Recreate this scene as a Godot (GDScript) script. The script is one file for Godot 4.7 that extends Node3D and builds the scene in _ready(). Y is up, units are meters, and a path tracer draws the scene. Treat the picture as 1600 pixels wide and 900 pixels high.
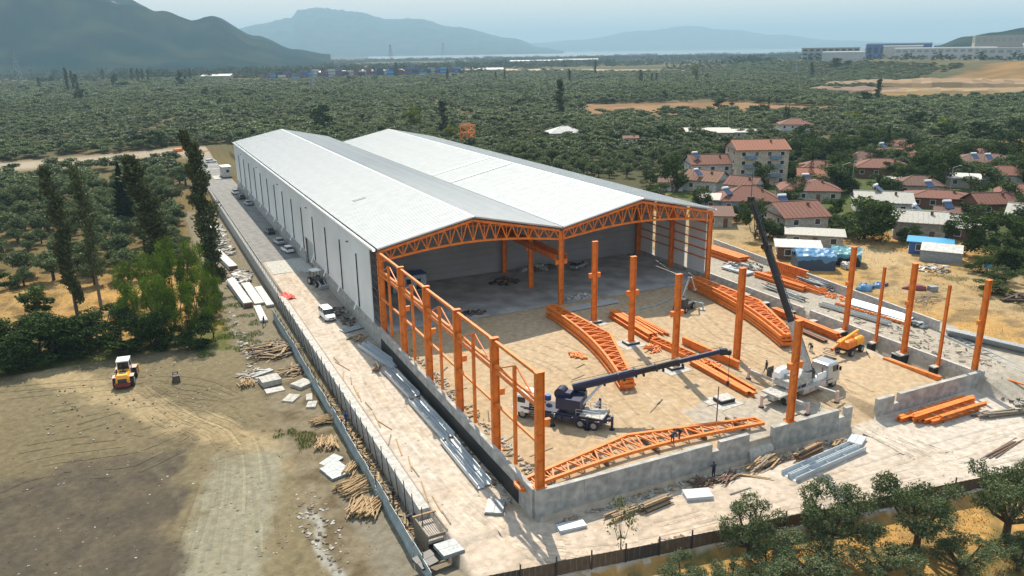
extends Node3D

# ---------------------------------------------------------------- mesh builder
class MB:
	var v := PackedVector3Array()
	var n := PackedVector3Array()
	var c := PackedColorArray()
	var colored := false
	var xf := Transform3D.IDENTITY

	func tri(a: Vector3, b: Vector3, d: Vector3, col := Color.WHITE) -> void:
		a = xf * a
		b = xf * b
		d = xf * d
		var nn := (b - a).cross(d - a).normalized()
		v.append(a); v.append(d); v.append(b)
		for k in 3:
			n.append(nn)
			c.append(col)

	func quad(a: Vector3, b: Vector3, d: Vector3, e: Vector3, col := Color.WHITE) -> void:
		a = xf * a
		b = xf * b
		d = xf * d
		e = xf * e
		var nn := (d - a).cross(e - b).normalized()
		v.append(a); v.append(d); v.append(b); v.append(a); v.append(e); v.append(d)
		for k in 6:
			n.append(nn)
			c.append(col)

	func hexa(p: Array, col := Color.WHITE) -> void:
		# p: four corners of the bottom (counter-clockwise from above), then four of the top
		quad(p[3], p[2], p[1], p[0], col)
		quad(p[4], p[5], p[6], p[7], col)
		for k in 4:
			var m := (k + 1) % 4
			quad(p[k], p[m], p[m + 4], p[k + 4], col)

	func box(at: Vector3, size: Vector3, turn := 0.0, col := Color.WHITE) -> void:
		var h := size / 2
		var b := Basis(Vector3.UP, turn)
		var p := []
		for y in [-h.y, h.y]:
			for q in [Vector2(-h.x, h.z), Vector2(h.x, h.z), Vector2(h.x, -h.z), Vector2(-h.x, -h.z)]:
				p.append(at + b * Vector3(q.x, y, q.y))
		hexa(p, col)

	func boxt(t: Transform3D, size: Vector3, col := Color.WHITE) -> void:
		var keep := xf
		xf = xf * t
		box(Vector3.ZERO, size, 0.0, col)
		xf = keep

	static func along(a: Vector3, b: Vector3, up := Vector3.UP) -> Transform3D:
		# x axis runs from a to b, y close to up, origin half way
		var x := (b - a).normalized()
		if absf(x.dot(up)) > 0.98:
			up = Vector3.BACK
		var z := x.cross(up).normalized()
		var y := z.cross(x).normalized()
		return Transform3D(Basis(x, y, z), (a + b) / 2)

	func beam(a: Vector3, b: Vector3, w: float, h: float, up := Vector3.UP, col := Color.WHITE) -> void:
		boxt(MB.along(a, b, up), Vector3(a.distance_to(b), h, w), col)

	func ibeam(a: Vector3, b: Vector3, w: float, h: float, t := 0.04, up := Vector3.UP, col := Color.WHITE) -> void:
		var keep := xf
		var l := a.distance_to(b)
		xf = xf * MB.along(a, b, up)
		box(Vector3(0, h / 2 - t / 2, 0), Vector3(l, t, w), 0.0, col)
		box(Vector3(0, -h / 2 + t / 2, 0), Vector3(l, t, w), 0.0, col)
		box(Vector3.ZERO, Vector3(l, h - 2 * t, t), 0.0, col)
		xf = keep

	func channel(a: Vector3, b: Vector3, w: float, h: float, t := 0.05, up := Vector3.UP, col := Color.WHITE) -> void:
		# open towards up
		var keep := xf
		var l := a.distance_to(b)
		xf = xf * MB.along(a, b, up)
		box(Vector3(0, -h / 2 + t / 2, 0), Vector3(l, t, w), 0.0, col)
		box(Vector3(0, t / 2, w / 2 - t / 2), Vector3(l, h - t, t), 0.0, col)
		box(Vector3(0, t / 2, -w / 2 + t / 2), Vector3(l, h - t, t), 0.0, col)
		xf = keep

	func tube(a: Vector3, b: Vector3, r0: float, r1: float, k := 10, col := Color.WHITE, caps := true) -> void:
		var t := MB.along(a, b)
		var y := t.basis.y
		var z := t.basis.z
		for i in k:
			var a0 := TAU * i / k
			var a1 := TAU * (i + 1) / k
			var d0 := y * cos(a0) + z * sin(a0)
			var d1 := y * cos(a1) + z * sin(a1)
			var q := [a + d0 * r0, b + d0 * r1, b + d1 * r1, a + d1 * r0]
			var nn := [d0, d0, d1, d1]
			for j in [0, 1, 2, 0, 2, 3]:
				v.append(xf * q[j])
				n.append((xf.basis * nn[j]).normalized())
				c.append(col)
			if caps:
				tri(a, a + d1 * r0, a + d0 * r0, col)
				tri(b, b + d0 * r1, b + d1 * r1, col)

	func prism(poly: PackedVector2Array, depth: float, col := Color.WHITE) -> void:
		# polygon in x-y (counter-clockwise), extruded along z, centred
		var idx := Geometry2D.triangulate_polygon(poly)
		var h := depth / 2
		for i in range(0, idx.size(), 3):
			var a := poly[idx[i]]
			var b := poly[idx[i + 1]]
			var d := poly[idx[i + 2]]
			if (b - a).cross(d - a) < 0:
				var s := b
				b = d
				d = s
			tri(Vector3(a.x, a.y, h), Vector3(b.x, b.y, h), Vector3(d.x, d.y, h), col)
			tri(Vector3(a.x, a.y, -h), Vector3(d.x, d.y, -h), Vector3(b.x, b.y, -h), col)
		for i in poly.size():
			var a := poly[i]
			var b := poly[(i + 1) % poly.size()]
			quad(Vector3(a.x, a.y, -h), Vector3(b.x, b.y, -h), Vector3(b.x, b.y, h), Vector3(a.x, a.y, h), col)

	func leaf(at: Vector3, axis: Vector3, side: Vector3, l: float, w: float, col: Color) -> void:
		quad(at - axis * l / 2, at + side * w / 2, at + axis * l / 2, at - side * w / 2, col)

	func mesh() -> ArrayMesh:
		var a := []
		a.resize(Mesh.ARRAY_MAX)
		a[Mesh.ARRAY_VERTEX] = v
		a[Mesh.ARRAY_NORMAL] = n
		if colored:
			a[Mesh.ARRAY_COLOR] = c
		var m := ArrayMesh.new()
		m.add_surface_from_arrays(Mesh.PRIMITIVE_TRIANGLES, a)
		return m

# ---------------------------------------------------------------- nodes
var names := {}
var M := {}
var rng := RandomNumberGenerator.new()

func numbered(called: String) -> String:
	if not names.has(called):
		names[called] = 0
		return called
	names[called] += 1
	return "%s_%03d" % [called, names[called]]

func tag(o: Node3D, label: String, category: String, group := "", kind := "") -> void:
	if label: o.set_meta("label", label)
	if category: o.set_meta("category", category)
	if group: o.set_meta("group", group)
	if kind: o.set_meta("kind", kind)

func thing(called: String, label: String, category: String, at := Vector3.ZERO, turn := 0.0, group := "") -> Node3D:
	var o := Node3D.new()
	o.name = numbered(called)
	add_child(o)
	o.position = at
	o.rotation.y = turn
	tag(o, label, category, group)
	return o

func piece(called: String, m: Mesh, material: Material, parent: Node3D, t := Transform3D.IDENTITY) -> MeshInstance3D:
	var o := MeshInstance3D.new()
	o.name = called
	o.mesh = m
	o.material_override = material
	o.transform = t
	parent.add_child(o, true)
	return o

func part(called: String, b: MB, material: Material, parent: Node3D, t := Transform3D.IDENTITY) -> MeshInstance3D:
	return piece(called, b.mesh(), material, parent, t)

func single(called: String, b: MB, material: Material, label: String, category: String, at := Vector3.ZERO, turn := 0.0, group := "", kind := "") -> MeshInstance3D:
	var o := part(numbered(called), b, material, self)
	o.position = at
	o.rotation.y = turn
	tag(o, label, category, group, kind)
	return o

func copy(o: Node3D, called: String, at: Vector3, turn := 0.0, label := "", group := "", grow := Vector3.ONE) -> Node3D:
	var r: Node3D = o.duplicate()
	r.name = numbered(called)
	add_child(r)
	r.transform = Transform3D(Basis(Vector3.UP, turn).scaled_local(grow), at)
	if label: r.set_meta("label", label)
	if group: r.set_meta("group", group)
	return r

func mb(colored := false) -> MB:
	var b := MB.new()
	b.colored = colored
	return b

var box_cache := {}
func boxmesh(s: Vector3) -> BoxMesh:
	var k := str(s.snapped(Vector3.ONE * 0.001))
	if not box_cache.has(k):
		var m := BoxMesh.new()
		m.size = s
		box_cache[k] = m
	return box_cache[k]

func bar(called: String, a: Vector3, b: Vector3, w: float, h: float, material: Material, parent: Node3D, up := Vector3.UP) -> MeshInstance3D:
	return piece(called, boxmesh(Vector3(a.distance_to(b), h, w)), material, parent, MB.along(a, b, up))

# ---------------------------------------------------------------- materials
func noise_image(seed_: int, freq: float, lo: float, hi: float, size := 512, octaves := 4, gamma := 1.0) -> Image:
	var f := FastNoiseLite.new()
	f.seed = seed_
	f.frequency = freq
	f.fractal_octaves = octaves
	var im := f.get_seamless_image(size, size)
	im.convert(Image.FORMAT_L8)
	var d := im.get_data()
	var lut := PackedByteArray()
	for k in 256:
		lut.append(int(clampf(lerpf(lo, hi, pow(k / 255.0, gamma)), 0, 1) * 255))
	for k in d.size():
		d[k] = lut[d[k]]
	return Image.create_from_data(size, size, false, Image.FORMAT_L8, d)

func tex(im: Image) -> ImageTexture:
	return ImageTexture.create_from_image(im)

var T := {}
func mat(called: String, r: float, g: float, b: float, rough := 0.85, metal := 0.0, grain := "", scale := 0.5, vertex := false) -> StandardMaterial3D:
	var m := StandardMaterial3D.new()
	m.resource_name = called
	m.albedo_color = Color(r, g, b).linear_to_srgb()
	m.roughness = rough
	m.metallic = metal
	if grain:
		m.albedo_texture = T[grain]
		m.uv1_triplanar = true
		m.uv1_world_triplanar = true
		m.uv1_scale = Vector3.ONE * scale
	m.vertex_color_use_as_albedo = vertex
	M[called] = m
	return m

func make_materials() -> void:
	T.fine = tex(noise_image(3, 0.03, 0.78, 1.0, 512, 5))
	T.rough = tex(noise_image(7, 0.012, 0.74, 1.0, 512, 5))
	T.blotch = tex(noise_image(11, 0.008, 0.70, 1.0, 512, 4))
	T.streak = tex(noise_image(15, 0.02, 0.91, 1.0, 512, 6))
	T.panel = tex(noise_image(13, 0.01, 0.90, 1.0, 256, 3))
	T.grime = tex(noise_image(17, 0.012, 0.74, 1.0, 512, 6, 0.7))
	T.speck = tex(noise_image(19, 0.09, 0.62, 1.0, 512, 3))
	T.earth = tex(noise_image(29, 0.02, 0.83, 1.0, 1024, 7))
	mat("ground", 0.91, 0.92, 0.93, 0.95, 0.0, "earth", 0.045, true)
	var relief := noise_image(33, 0.05, 0.0, 1.0, 1024, 6)
	relief.convert(Image.FORMAT_RGBA8)
	relief.bump_map_to_normal_map(5.0)
	M.ground.normal_enabled = true
	M.ground.normal_texture = tex(relief)
	M.ground.normal_scale = 0.4
	mat("orange", 0.85, 0.225, 0.022, 0.5, 0.0, "grime", 0.12)
	M.orange_web = M.orange
	M.orange_pale = M.orange
	mat("yellow", 0.85, 0.36, 0.02, 0.45)
	mat("concrete", 0.47, 0.46, 0.43, 0.9, 0.0, "rough", 0.12)
	mat("concrete_pale", 0.58, 0.56, 0.52, 0.9, 0.0, "rough", 0.2)
	mat("concrete_light", 0.54, 0.52, 0.47, 0.9, 0.0, "rough", 0.2)
	mat("slab", 0.44, 0.435, 0.43, 0.75, 0.0, "blotch", 0.05)
	mat("bitumen", 0.012, 0.012, 0.014, 0.6)
	mat("galvanised", 0.62, 0.67, 0.70, 0.42, 0.55, "fine", 0.4)
	mat("channel_white", 0.62, 0.68, 0.72, 0.4, 0.2, "fine", 0.4)
	mat("roof_sheet", 0.575, 0.60, 0.605, 0.62, 0.0, "streak", 0.04)
	mat("roof_sheet_b", 0.585, 0.605, 0.61, 0.62, 0.0, "streak", 0.04)
	M.roof_sheet.metallic_specular = 0.2
	M.roof_sheet_b.metallic_specular = 0.2
	mat("partition_grey", 0.30, 0.31, 0.325, 0.7, 0.0, "panel", 0.05)
	mat("flashing", 0.86, 0.87, 0.87, 0.45)
	mat("wall_sheet", 0.80, 0.83, 0.84, 0.5, 0.0, "panel", 0.03)
	mat("wall_sheet_b", 0.785, 0.815, 0.825, 0.5, 0.0, "panel", 0.03)
	mat("dark_steel", 0.035, 0.036, 0.04, 0.5)
	mat("asphalt", 0.24, 0.235, 0.225, 0.9, 0.0, "rough", 0.06)
	mat("white_paint", 0.80, 0.80, 0.79, 0.35)
	mat("offwhite", 0.55, 0.53, 0.49, 0.5, 0.0, "blotch", 0.4)
	mat("pinkish", 0.62, 0.40, 0.36, 0.5)
	mat("crane_blue", 0.012, 0.018, 0.055, 0.4)
	mat("mid_blue", 0.03, 0.10, 0.32, 0.5)
	mat("black", 0.012, 0.012, 0.013, 0.5)
	mat("rubber", 0.018, 0.018, 0.018, 0.8)
	mat("rim", 0.35, 0.35, 0.36, 0.4, 0.5)
	mat("glass", 0.02, 0.026, 0.03, 0.08)
	mat("silver", 0.42, 0.44, 0.46, 0.3, 0.5)
	mat("dark_car", 0.05, 0.055, 0.06, 0.25)
	mat("headlight", 0.7, 0.72, 0.74, 0.15)
	mat("tail_light", 0.35, 0.02, 0.02, 0.3)
	mat("fence_blue", 0.50, 0.61, 0.65, 0.5, 0.1, "blotch", 0.2)
	mat("fence_brown", 0.13, 0.10, 0.075, 0.6, 0.1, "rough", 0.15)
	mat("timber", 0.46, 0.31, 0.16, 0.85, 0.0, "rough", 0.5)
	mat("timber_grey", 0.30, 0.25, 0.19, 0.9, 0.0, "rough", 0.5)
	mat("timber_dark", 0.15, 0.11, 0.075, 0.9, 0.0, "rough", 0.5)
	mat("log", 0.56, 0.39, 0.21, 0.9, 0.0, "rough", 0.6)
	mat("sheet_grey", 0.34, 0.38, 0.40, 0.55, 0.2, "rough", 0.3)
	mat("panel_white", 0.66, 0.65, 0.62, 0.5, 0.0, "blotch", 0.3)
	mat("bark", 0.10, 0.075, 0.05, 0.95, 0.0, "rough", 0.8)
	mat("bark_pale", 0.24, 0.20, 0.16, 0.95, 0.0, "rough", 0.8)
	mat("tile", 0.22, 0.088, 0.06, 0.85, 0.0, "rough", 0.35)
	mat("tile_b", 0.17, 0.09, 0.065, 0.85, 0.0, "rough", 0.35)
	mat("tile_bright", 0.33, 0.13, 0.075, 0.85, 0.0, "rough", 0.35)
	mat("plaster", 0.50, 0.46, 0.40, 0.9, 0.0, "blotch", 0.3)
	mat("plaster_white", 0.66, 0.66, 0.64, 0.9, 0.0, "blotch", 0.3)
	mat("plaster_ochre", 0.58, 0.51, 0.39, 0.9, 0.0, "blotch", 0.3)
	mat("plaster_blue", 0.22, 0.32, 0.45, 0.9, 0.0, "blotch", 0.3)
	mat("plaster_brown", 0.22, 0.11, 0.07, 0.9, 0.0, "blotch", 0.3)
	mat("tin", 0.48, 0.47, 0.43, 0.6, 0.2, "rough", 0.3)
	mat("rust", 0.24, 0.12, 0.075, 0.85, 0.0, "rough", 0.4)
	mat("tarp_blue", 0.10, 0.28, 0.50, 0.5, 0.0, "fine", 0.6)
	mat("tarp_dark", 0.03, 0.055, 0.09, 0.55)
	mat("tarp_teal", 0.10, 0.32, 0.38, 0.5, 0.0, "fine", 0.6)
	mat("pipe_cyan", 0.06, 0.30, 0.52, 0.4)
	mat("solar", 0.025, 0.05, 0.12, 0.12)
	mat("maroon", 0.16, 0.02, 0.025, 0.4)
	mat("red_net", 0.70, 0.07, 0.05, 0.6)
	mat("stone", 0.45, 0.43, 0.38, 0.9, 0.0, "rough", 0.5)
	for a in [["leaf_olive", 0.75], ["leaf_green", 0.7], ["leaf_dark", 0.35], ["leaf_poplar", 0.45]]:
		mat(a[0], 1, 1, 1, 0.6, 0.0, "", 1, true)
		M[a[0]].metallic_specular = 0.35 if a[0] == "leaf_olive" else 0.15
		M[a[0]].backlight_enabled = true
		M[a[0]].backlight = Color(a[1], a[1], a[1] * 0.6)
		M[a[0]].cull_mode = BaseMaterial3D.CULL_DISABLED
	mat("skin", 1, 1, 1, 0.8, 0.0, "", 1, true)
	mat("hill", 1, 1, 1, 0.95, 0.0, "", 1, true)
	M.hill.metallic_specular = 0.0
	M.ground.metallic_specular = 0.15
	mat("far", 1, 1, 1, 0.8, 0.0, "", 1, true)

# ---------------------------------------------------------------- camera and light
func make_view() -> void:
	var cam := Camera3D.new()
	cam.name = "camera"
	cam.transform = Transform3D(Basis(R_, U_, B_), EYE)
	cam.fov = FOV
	cam.near = 0.5
	cam.far = 60000.0
	add_child(cam)
	cam.current = true
	var e := Environment.new()
	e.background_mode = Environment.BG_SKY
	var sm := ProceduralSkyMaterial.new()
	sm.sky_top_color = Color(0.55, 0.60, 0.65)
	sm.sky_horizon_color = Color(0.82, 0.75, 0.645)
	sm.sky_curve = 0.12
	sm.ground_bottom_color = Color(0.35, 0.33, 0.29)
	sm.ground_horizon_color = Color(0.82, 0.75, 0.645)
	sm.sun_angle_max = 1.0
	var sky := Sky.new()
	sky.sky_material = sm
	e.sky = sky
	e.background_energy_multiplier = 1.6
	e.tonemap_mode = Environment.TONE_MAPPER_LINEAR
	e.tonemap_exposure = EXPOSURE
	e.fog_enabled = true
	e.fog_density = 0.000125
	e.fog_light_color = Color(0.75, 0.905, 1.0)
	e.sdfgi_enabled = true
	e.ssao_enabled = true
	e.ssil_enabled = true
	var w := WorldEnvironment.new()
	w.name = "world_environment"
	w.environment = e
	add_child(w)
	var sun := DirectionalLight3D.new()
	sun.name = "sun"
	sun.light_energy = SUN_ENERGY
	sun.light_color = Color(1.0, 0.95, 0.87)
	sun.light_angular_distance = 0.5
	sun.shadow_enabled = true
	add_child(sun)
	sun.look_at_from_position(Vector3.ZERO, Vector3(-0.22, -1.0, 0.76), Vector3.UP)

# ---------------------------------------------------------------- ground
const EYE := Vector3(-28.8812, 39.3764, 56.4557)
const R_ := Vector3(0.903022, -0.013972, 0.429367)
const U_ := Vector3(0.135626, 0.957627, -0.254080)
const B_ := Vector3(-0.407624, 0.287673, 0.866653)
const FOV := 40.068
const EXPOSURE := 1.65
const SUN_ENERGY := 1.4

var na := FastNoiseLite.new()
var nb := FastNoiseLite.new()

func seen(p: Vector3, margin := 0.12) -> bool:
	var d := p - EYE
	var depth := -d.dot(B_)
	if depth < 3: return false
	var t := tan(deg_to_rad(FOV / 2))
	return absf(d.dot(R_)) < depth * t * (16.0 / 9.0 + margin) + 8 and absf(d.dot(U_)) < depth * t * (1 + margin) + 8

func ramp(a: float, b: float, x: float) -> float:
	return smoothstep(a, b, x)

func fence_z(x: float) -> float:
	return 8.4 + 0.165 * x

func height(x: float, z: float) -> float:
	var far := ramp(150, 420, Vector2(x, z).length())
	var w := na.get_noise_2d(x * 3, z * 3)
	var y: float
	if x > 60.3:
		y = lerpf(0.55, 0.85, ramp(70, 76, x)) + 0.12 * w
		y = lerpf(y, -1.35, ramp(0.5, 8.0, z + (66 - x) * 0.25))
	elif x > 0.0 and z < 0.0:
		y = 0.03 * w
		if x > 57.4 and x < 59.6 and z > -47.5 and z < -1.5:
			y = -1.3
		if z < -50:
			y = -0.3
		if z < -212:
			y = lerpf(-0.3, -1.2, ramp(-213, -235, z))
	elif x > -8.6:
		if z < 0.3:
			y = -1.8 + 0.03 * w
		else:
			y = lerpf(-1.8, -1.25, clampf(x / 60.0, 0, 1)) + 0.05 * w
			y = lerpf(-2.05, y, ramp(0.2, 4.0, z))if x < 40 else y
	else:
		y = -4.0 + 0.07 * w + 0.25 * na.get_noise_2d(x * 0.7, z * 0.7)
		y = lerpf(y, -1.9, ramp(-2.0, 6.0, z) * ramp(-16, -9, x))
		y = lerpf(y, -1.8, ramp(-180, -215, z) * ramp(-40, -9, x))
	if x > 38.9 and x < 43.2:
		y = lerpf(0.0, -1.35, ramp(-7.0, 1.5, z))
	if x <= 60.3 and z > 0.3:
		y -= 0.7 * ramp(0.2, 1.2, z - fence_z(x))
	# the land beyond: level, with the industrial terrace rising at the right-hand side
	var land := 0.5 * na.get_noise_2d(x * 0.05, z * 0.05)
	if x < 0: land -= 2.0 * ramp(0, -80, x)
	var terrace := ramp(470, 640, x * 0.83 + z * 0.25) * ramp(-1700, -900, z)
	land += 18.0 * terrace
	if x > -14 and x < 8 and z > -307 and z < -215:
		return -1.85
	if z < -215 or x < -60 or x > 100:
		y = lerpf(y, land, far if x < 60.3 else ramp(110, 320, x) + far - ramp(110, 320, x) * far)
	return y

func soil(x: float, z: float) -> Color:
	var a := na.get_noise_2d(x, z)
	var b := nb.get_noise_2d(x * 2, z * 2)
	var f := nb.get_noise_2d(x * 9 + 300, z * 9)
	var c: Color
	var dry := Color(0.50, 0.30, 0.105)
	var dry2 := Color(0.40, 0.26, 0.11)
	var green := Color(0.10, 0.125, 0.045)
	if x > 60.3 and x < 200 and z < 12 and z > -130:
		# gravel strip, then the dry field and the yards of the village
		if x < 73.5 + b * 0.6 and z > -70:
			c = Color(0.47, 0.42, 0.345).lerp(Color(0.38, 0.345, 0.29), 0.5 + a)
		else:
			c = dry.lerp(Color(0.40, 0.30, 0.17), clampf(0.5 + a * 1.6, 0, 1))
			c = c.lerp(Color(0.22, 0.16, 0.09), clampf(b * 2.4 - 0.1, 0, 0.85))
			c = c.lerp(Color(0.085, 0.10, 0.045), ramp(108, 122, x + a * 12))
			c = c.lerp(green, clampf((x - 100) / 25 + b, 0, 1) * ramp(-38, -26, z) if z > -60 else ramp(96, 106, x + a * 10) * ramp(-50, -62, z))
			c = c.lerp(Color(0.50, 0.38, 0.22), 0.8 * ramp(11, 5, Vector2(x - 95, z + 46).length() + b * 4))
	elif x > 0 and x <= 60.3 and z <= 0.3 and z > -51:
		c = Color(0.542, 0.411, 0.269).lerp(Color(0.488, 0.353, 0.216), clampf(0.5 + a * 1.4, 0, 1))
		c = c.lerp(Color(0.579, 0.461, 0.327), clampf(b, 0, 0.6))
		c = c.lerp(Color(0.380, 0.280, 0.176), clampf(f - 0.25, 0, 0.4))
		# wheel tracks of the cranes
		var t := absf(fposmod(x * 0.45 + z + 3 * sin(x * 0.13), 7.0) - 3.5)
		c = c.lerp(Color(0.443, 0.334, 0.211), 0.35 * ramp(0.5, 0.2, absf(t - 1.0)) * clampf(0.5 + b * 2, 0, 1))
		if x > 23 and x < 38 and z > -9 + b * 2:
			c = c.lerp(Color(0.452, 0.425, 0.371), 0.7)
		if x > 56.2 + b * 0.4:
			c = c.lerp(Color(0.560, 0.515, 0.432), 0.6)
	elif x > -8.6 and z > -300 and x <= 60.3 and (z > 0.3 or x <= 0.2):
		c = Color(0.589, 0.475, 0.367).lerp(Color(0.627, 0.540, 0.452), clampf(0.5 + a * 1.5, 0, 1))
		c = c.lerp(Color(0.475, 0.385, 0.294), clampf(b * 1.3, 0, 0.6))
		if z > 0.3:
			c = c.lerp(Color(0.646, 0.600, 0.542), 0.5 * ramp(25, 50, x))
			var t := z - fence_z(x) * 0.55 + sin(x * 0.12)
			c = c.lerp(Color(0.532, 0.430, 0.328), 0.55 * clampf(ramp(0.45, 0.2, absf(absf(t) - 0.95)) * (0.6 + b), 0, 1))
			if z > fence_z(x) + 0.4:
				c = dry.lerp(Color(0.22, 0.155, 0.08), clampf(0.45 + a * 1.5 + b, 0, 1))
				c = c.lerp(green, clampf(b * 1.5, 0, 0.7))
		else:
			var t := x + 4.3 + 0.5 * sin(z * 0.08)
			c = c.lerp(Color(0.70, 0.57, 0.42), 0.5 * clampf(ramp(0.5, 0.2, absf(absf(t) - 0.9)) * (0.7 + b), 0, 1))
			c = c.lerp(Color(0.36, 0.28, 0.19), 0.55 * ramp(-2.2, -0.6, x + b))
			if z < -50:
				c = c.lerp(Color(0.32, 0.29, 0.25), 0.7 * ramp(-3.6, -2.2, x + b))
	elif x <= -8.6 and x > -130 and z > -215:
		var edge := -69.0 + 4 * ramp(-28, -19, x) + a * 1.5
		if z > edge or (x > -19.5 + b * 1.2 and z > -185):
			c = Color(0.188, 0.154, 0.092).lerp(Color(0.224, 0.186, 0.112), clampf(0.5 + a * 1.5, 0, 1))
			# wheel marks, pressed in arcs round the loader
			var r := Vector2(x + 36, z + 18).length() + 1.5 * b
			c = c.lerp(Color(0.140, 0.116, 0.070), 0.5 * ramp(0.55, 0.25, absf(fposmod(r, 4.1) - 2)) * clampf(0.3 + nb.get_noise_2d(x * 0.8, z * 0.8) * 2, 0, 1))
			# dark moist fill with a ragged edge
			var d := ramp(-27.5, -30.0, x + b * 3 + a * 2) * ramp(-37.5, -33, z + b * 4 - 1.5 * a)
			c = c.lerp(Color(0.098, 0.084, 0.064).lerp(Color(0.129, 0.107, 0.076), clampf(0.5 + b * 1.4, 0, 1)), d)
			# track of tipped sand crossing it
			var q := (x + 33) * 0.9 - (z + 36) * 0.23
			c = c.lerp(Color(0.151, 0.131, 0.092), d * 0.6 * ramp(0.5, 0.2, minf(absf(q), absf(q - 2.1))))
			# tan sand and pale gravel between the fill and the fence
			var tan_ := ramp(3.8, 1.2, absf((x + 23.5) * 0.85 - (z + 35) * 0.55 + b * 2)) * ramp(-20, -24, z + 4 * b)
			c = c.lerp(Color(0.387, 0.301, 0.175), tan_ * 0.9)
			var gr := ramp(4.6, 3.0, absf(x + 22.5 - (z + 25) * -0.28 + b * 1.6)) * ramp(-33, -26, z + 3 * b)
			c = c.lerp(Color(0.330, 0.312, 0.233).lerp(Color(0.259, 0.234, 0.161), clampf(0.5 + f, 0, 1)), gr)
			if x > -19.0 + b:
				c = c.lerp(Color(0.235, 0.197, 0.134).lerp(Color(0.140, 0.107, 0.064), clampf(0.3 + b * 2.2, 0, 1)), ramp(-19.5, -17, x) * 0.9)
				c = c.lerp(Color(0.252, 0.226, 0.174), 0.8 * ramp(-15.5, -14, x + b) * ramp(-20, -8, z + 5 * b))
				c = c.lerp(Color(0.370, 0.365, 0.319), 0.9 * ramp(0.75, 0.4, absf(x + 18.4 + 0.5 * sin(z * 0.7) + b)) * ramp(-15.5, -14, z))
				if z < -62:
					c = c.lerp(Color(0.280, 0.249, 0.185), 0.7 * clampf(0.6 + b, 0, 1))
		else:
			c = dry.lerp(dry2, clampf(0.5 + a * 1.6, 0, 1))
			c = c.lerp(Color(0.123, 0.090, 0.042), clampf(b * 1.8, 0, 0.75))
			c = c.lerp(green, ramp(-84, -74, z + a * 4) * 0.9)
			c = c.lerp(Color(0.112, 0.099, 0.048), ramp(-110, -135, z + a * 14) * 0.75)
	else:
		c = Color(0.095, 0.095, 0.05).lerp(Color(0.16, 0.13, 0.065), clampf(0.5 + na.get_noise_2d(x * 0.2, z * 0.2) * 1.5, 0, 1))
		if x < 0 and z > -330 and z < -302: c = Color(0.40, 0.33, 0.25)
		for q in fields:
			if Geometry2D.is_point_in_polygon(Vector2(x, z) + Vector2(a, b) * 7, q[0]):
				c = q[1].lerp(q[2], clampf(0.5 + nb.get_noise_2d(x * 0.15, z * 0.5) * 1.6, 0, 1))
	var s := 1.0 + 0.2 * f
	return Color(c.r * s, c.g * s, c.b * s)

var fields := [
	[PackedVector2Array([Vector2(222, -384), Vector2(281, -470), Vector2(376, -432), Vector2(410, -290), Vector2(330, -322)]), Color(0.33, 0.20, 0.105), Color(0.24, 0.14, 0.075)],
	[PackedVector2Array([Vector2(485, -372), Vector2(608, -300), Vector2(1000, -420), Vector2(1000, -600), Vector2(620, -510), Vector2(590, -452), Vector2(530, -490)]), Color(0.30, 0.185, 0.075), Color(0.20, 0.13, 0.06)],
	[PackedVector2Array([Vector2(560, -1500), Vector2(700, -1760), Vector2(930, -1220), Vector2(865, -1030)]), Color(0.62, 0.47, 0.32), Color(0.50, 0.35, 0.22)],
	[PackedVector2Array([Vector2(225, -106), Vector2(300, -165), Vector2(330, -150), Vector2(260, -80)]), Color(0.38, 0.27, 0.09), Color(0.30, 0.22, 0.08)],
]

func axis(lo: float, hi: float, cell: float, spans: Array) -> PackedFloat32Array:
	# fine cells between lo and hi, then the given [limit, cell] spans on both sides, then growing cells
	var out := PackedFloat32Array()
	var x := lo
	while x < hi:
		out.append(x)
		x += cell
	out.append(hi)
	for s in spans:
		x = out[out.size() - 1]
		while x < s[1]:
			x += s[2]
			out.append(x)
		x = out[0]
		var pre := PackedFloat32Array()
		while x > s[0]:
			x -= s[2]
			pre.append(x)
		pre.reverse()
		out = pre + out
	var g := 30.0
	while out[out.size() - 1] < 24000:
		out.append(out[out.size() - 1] + g)
		g *= 1.18
	g = 30.0
	var back := PackedFloat32Array()
	x = out[0]
	while x > -24000:
		x -= g
		g *= 1.18
		back.append(x)
	back.reverse()
	return back + out

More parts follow.
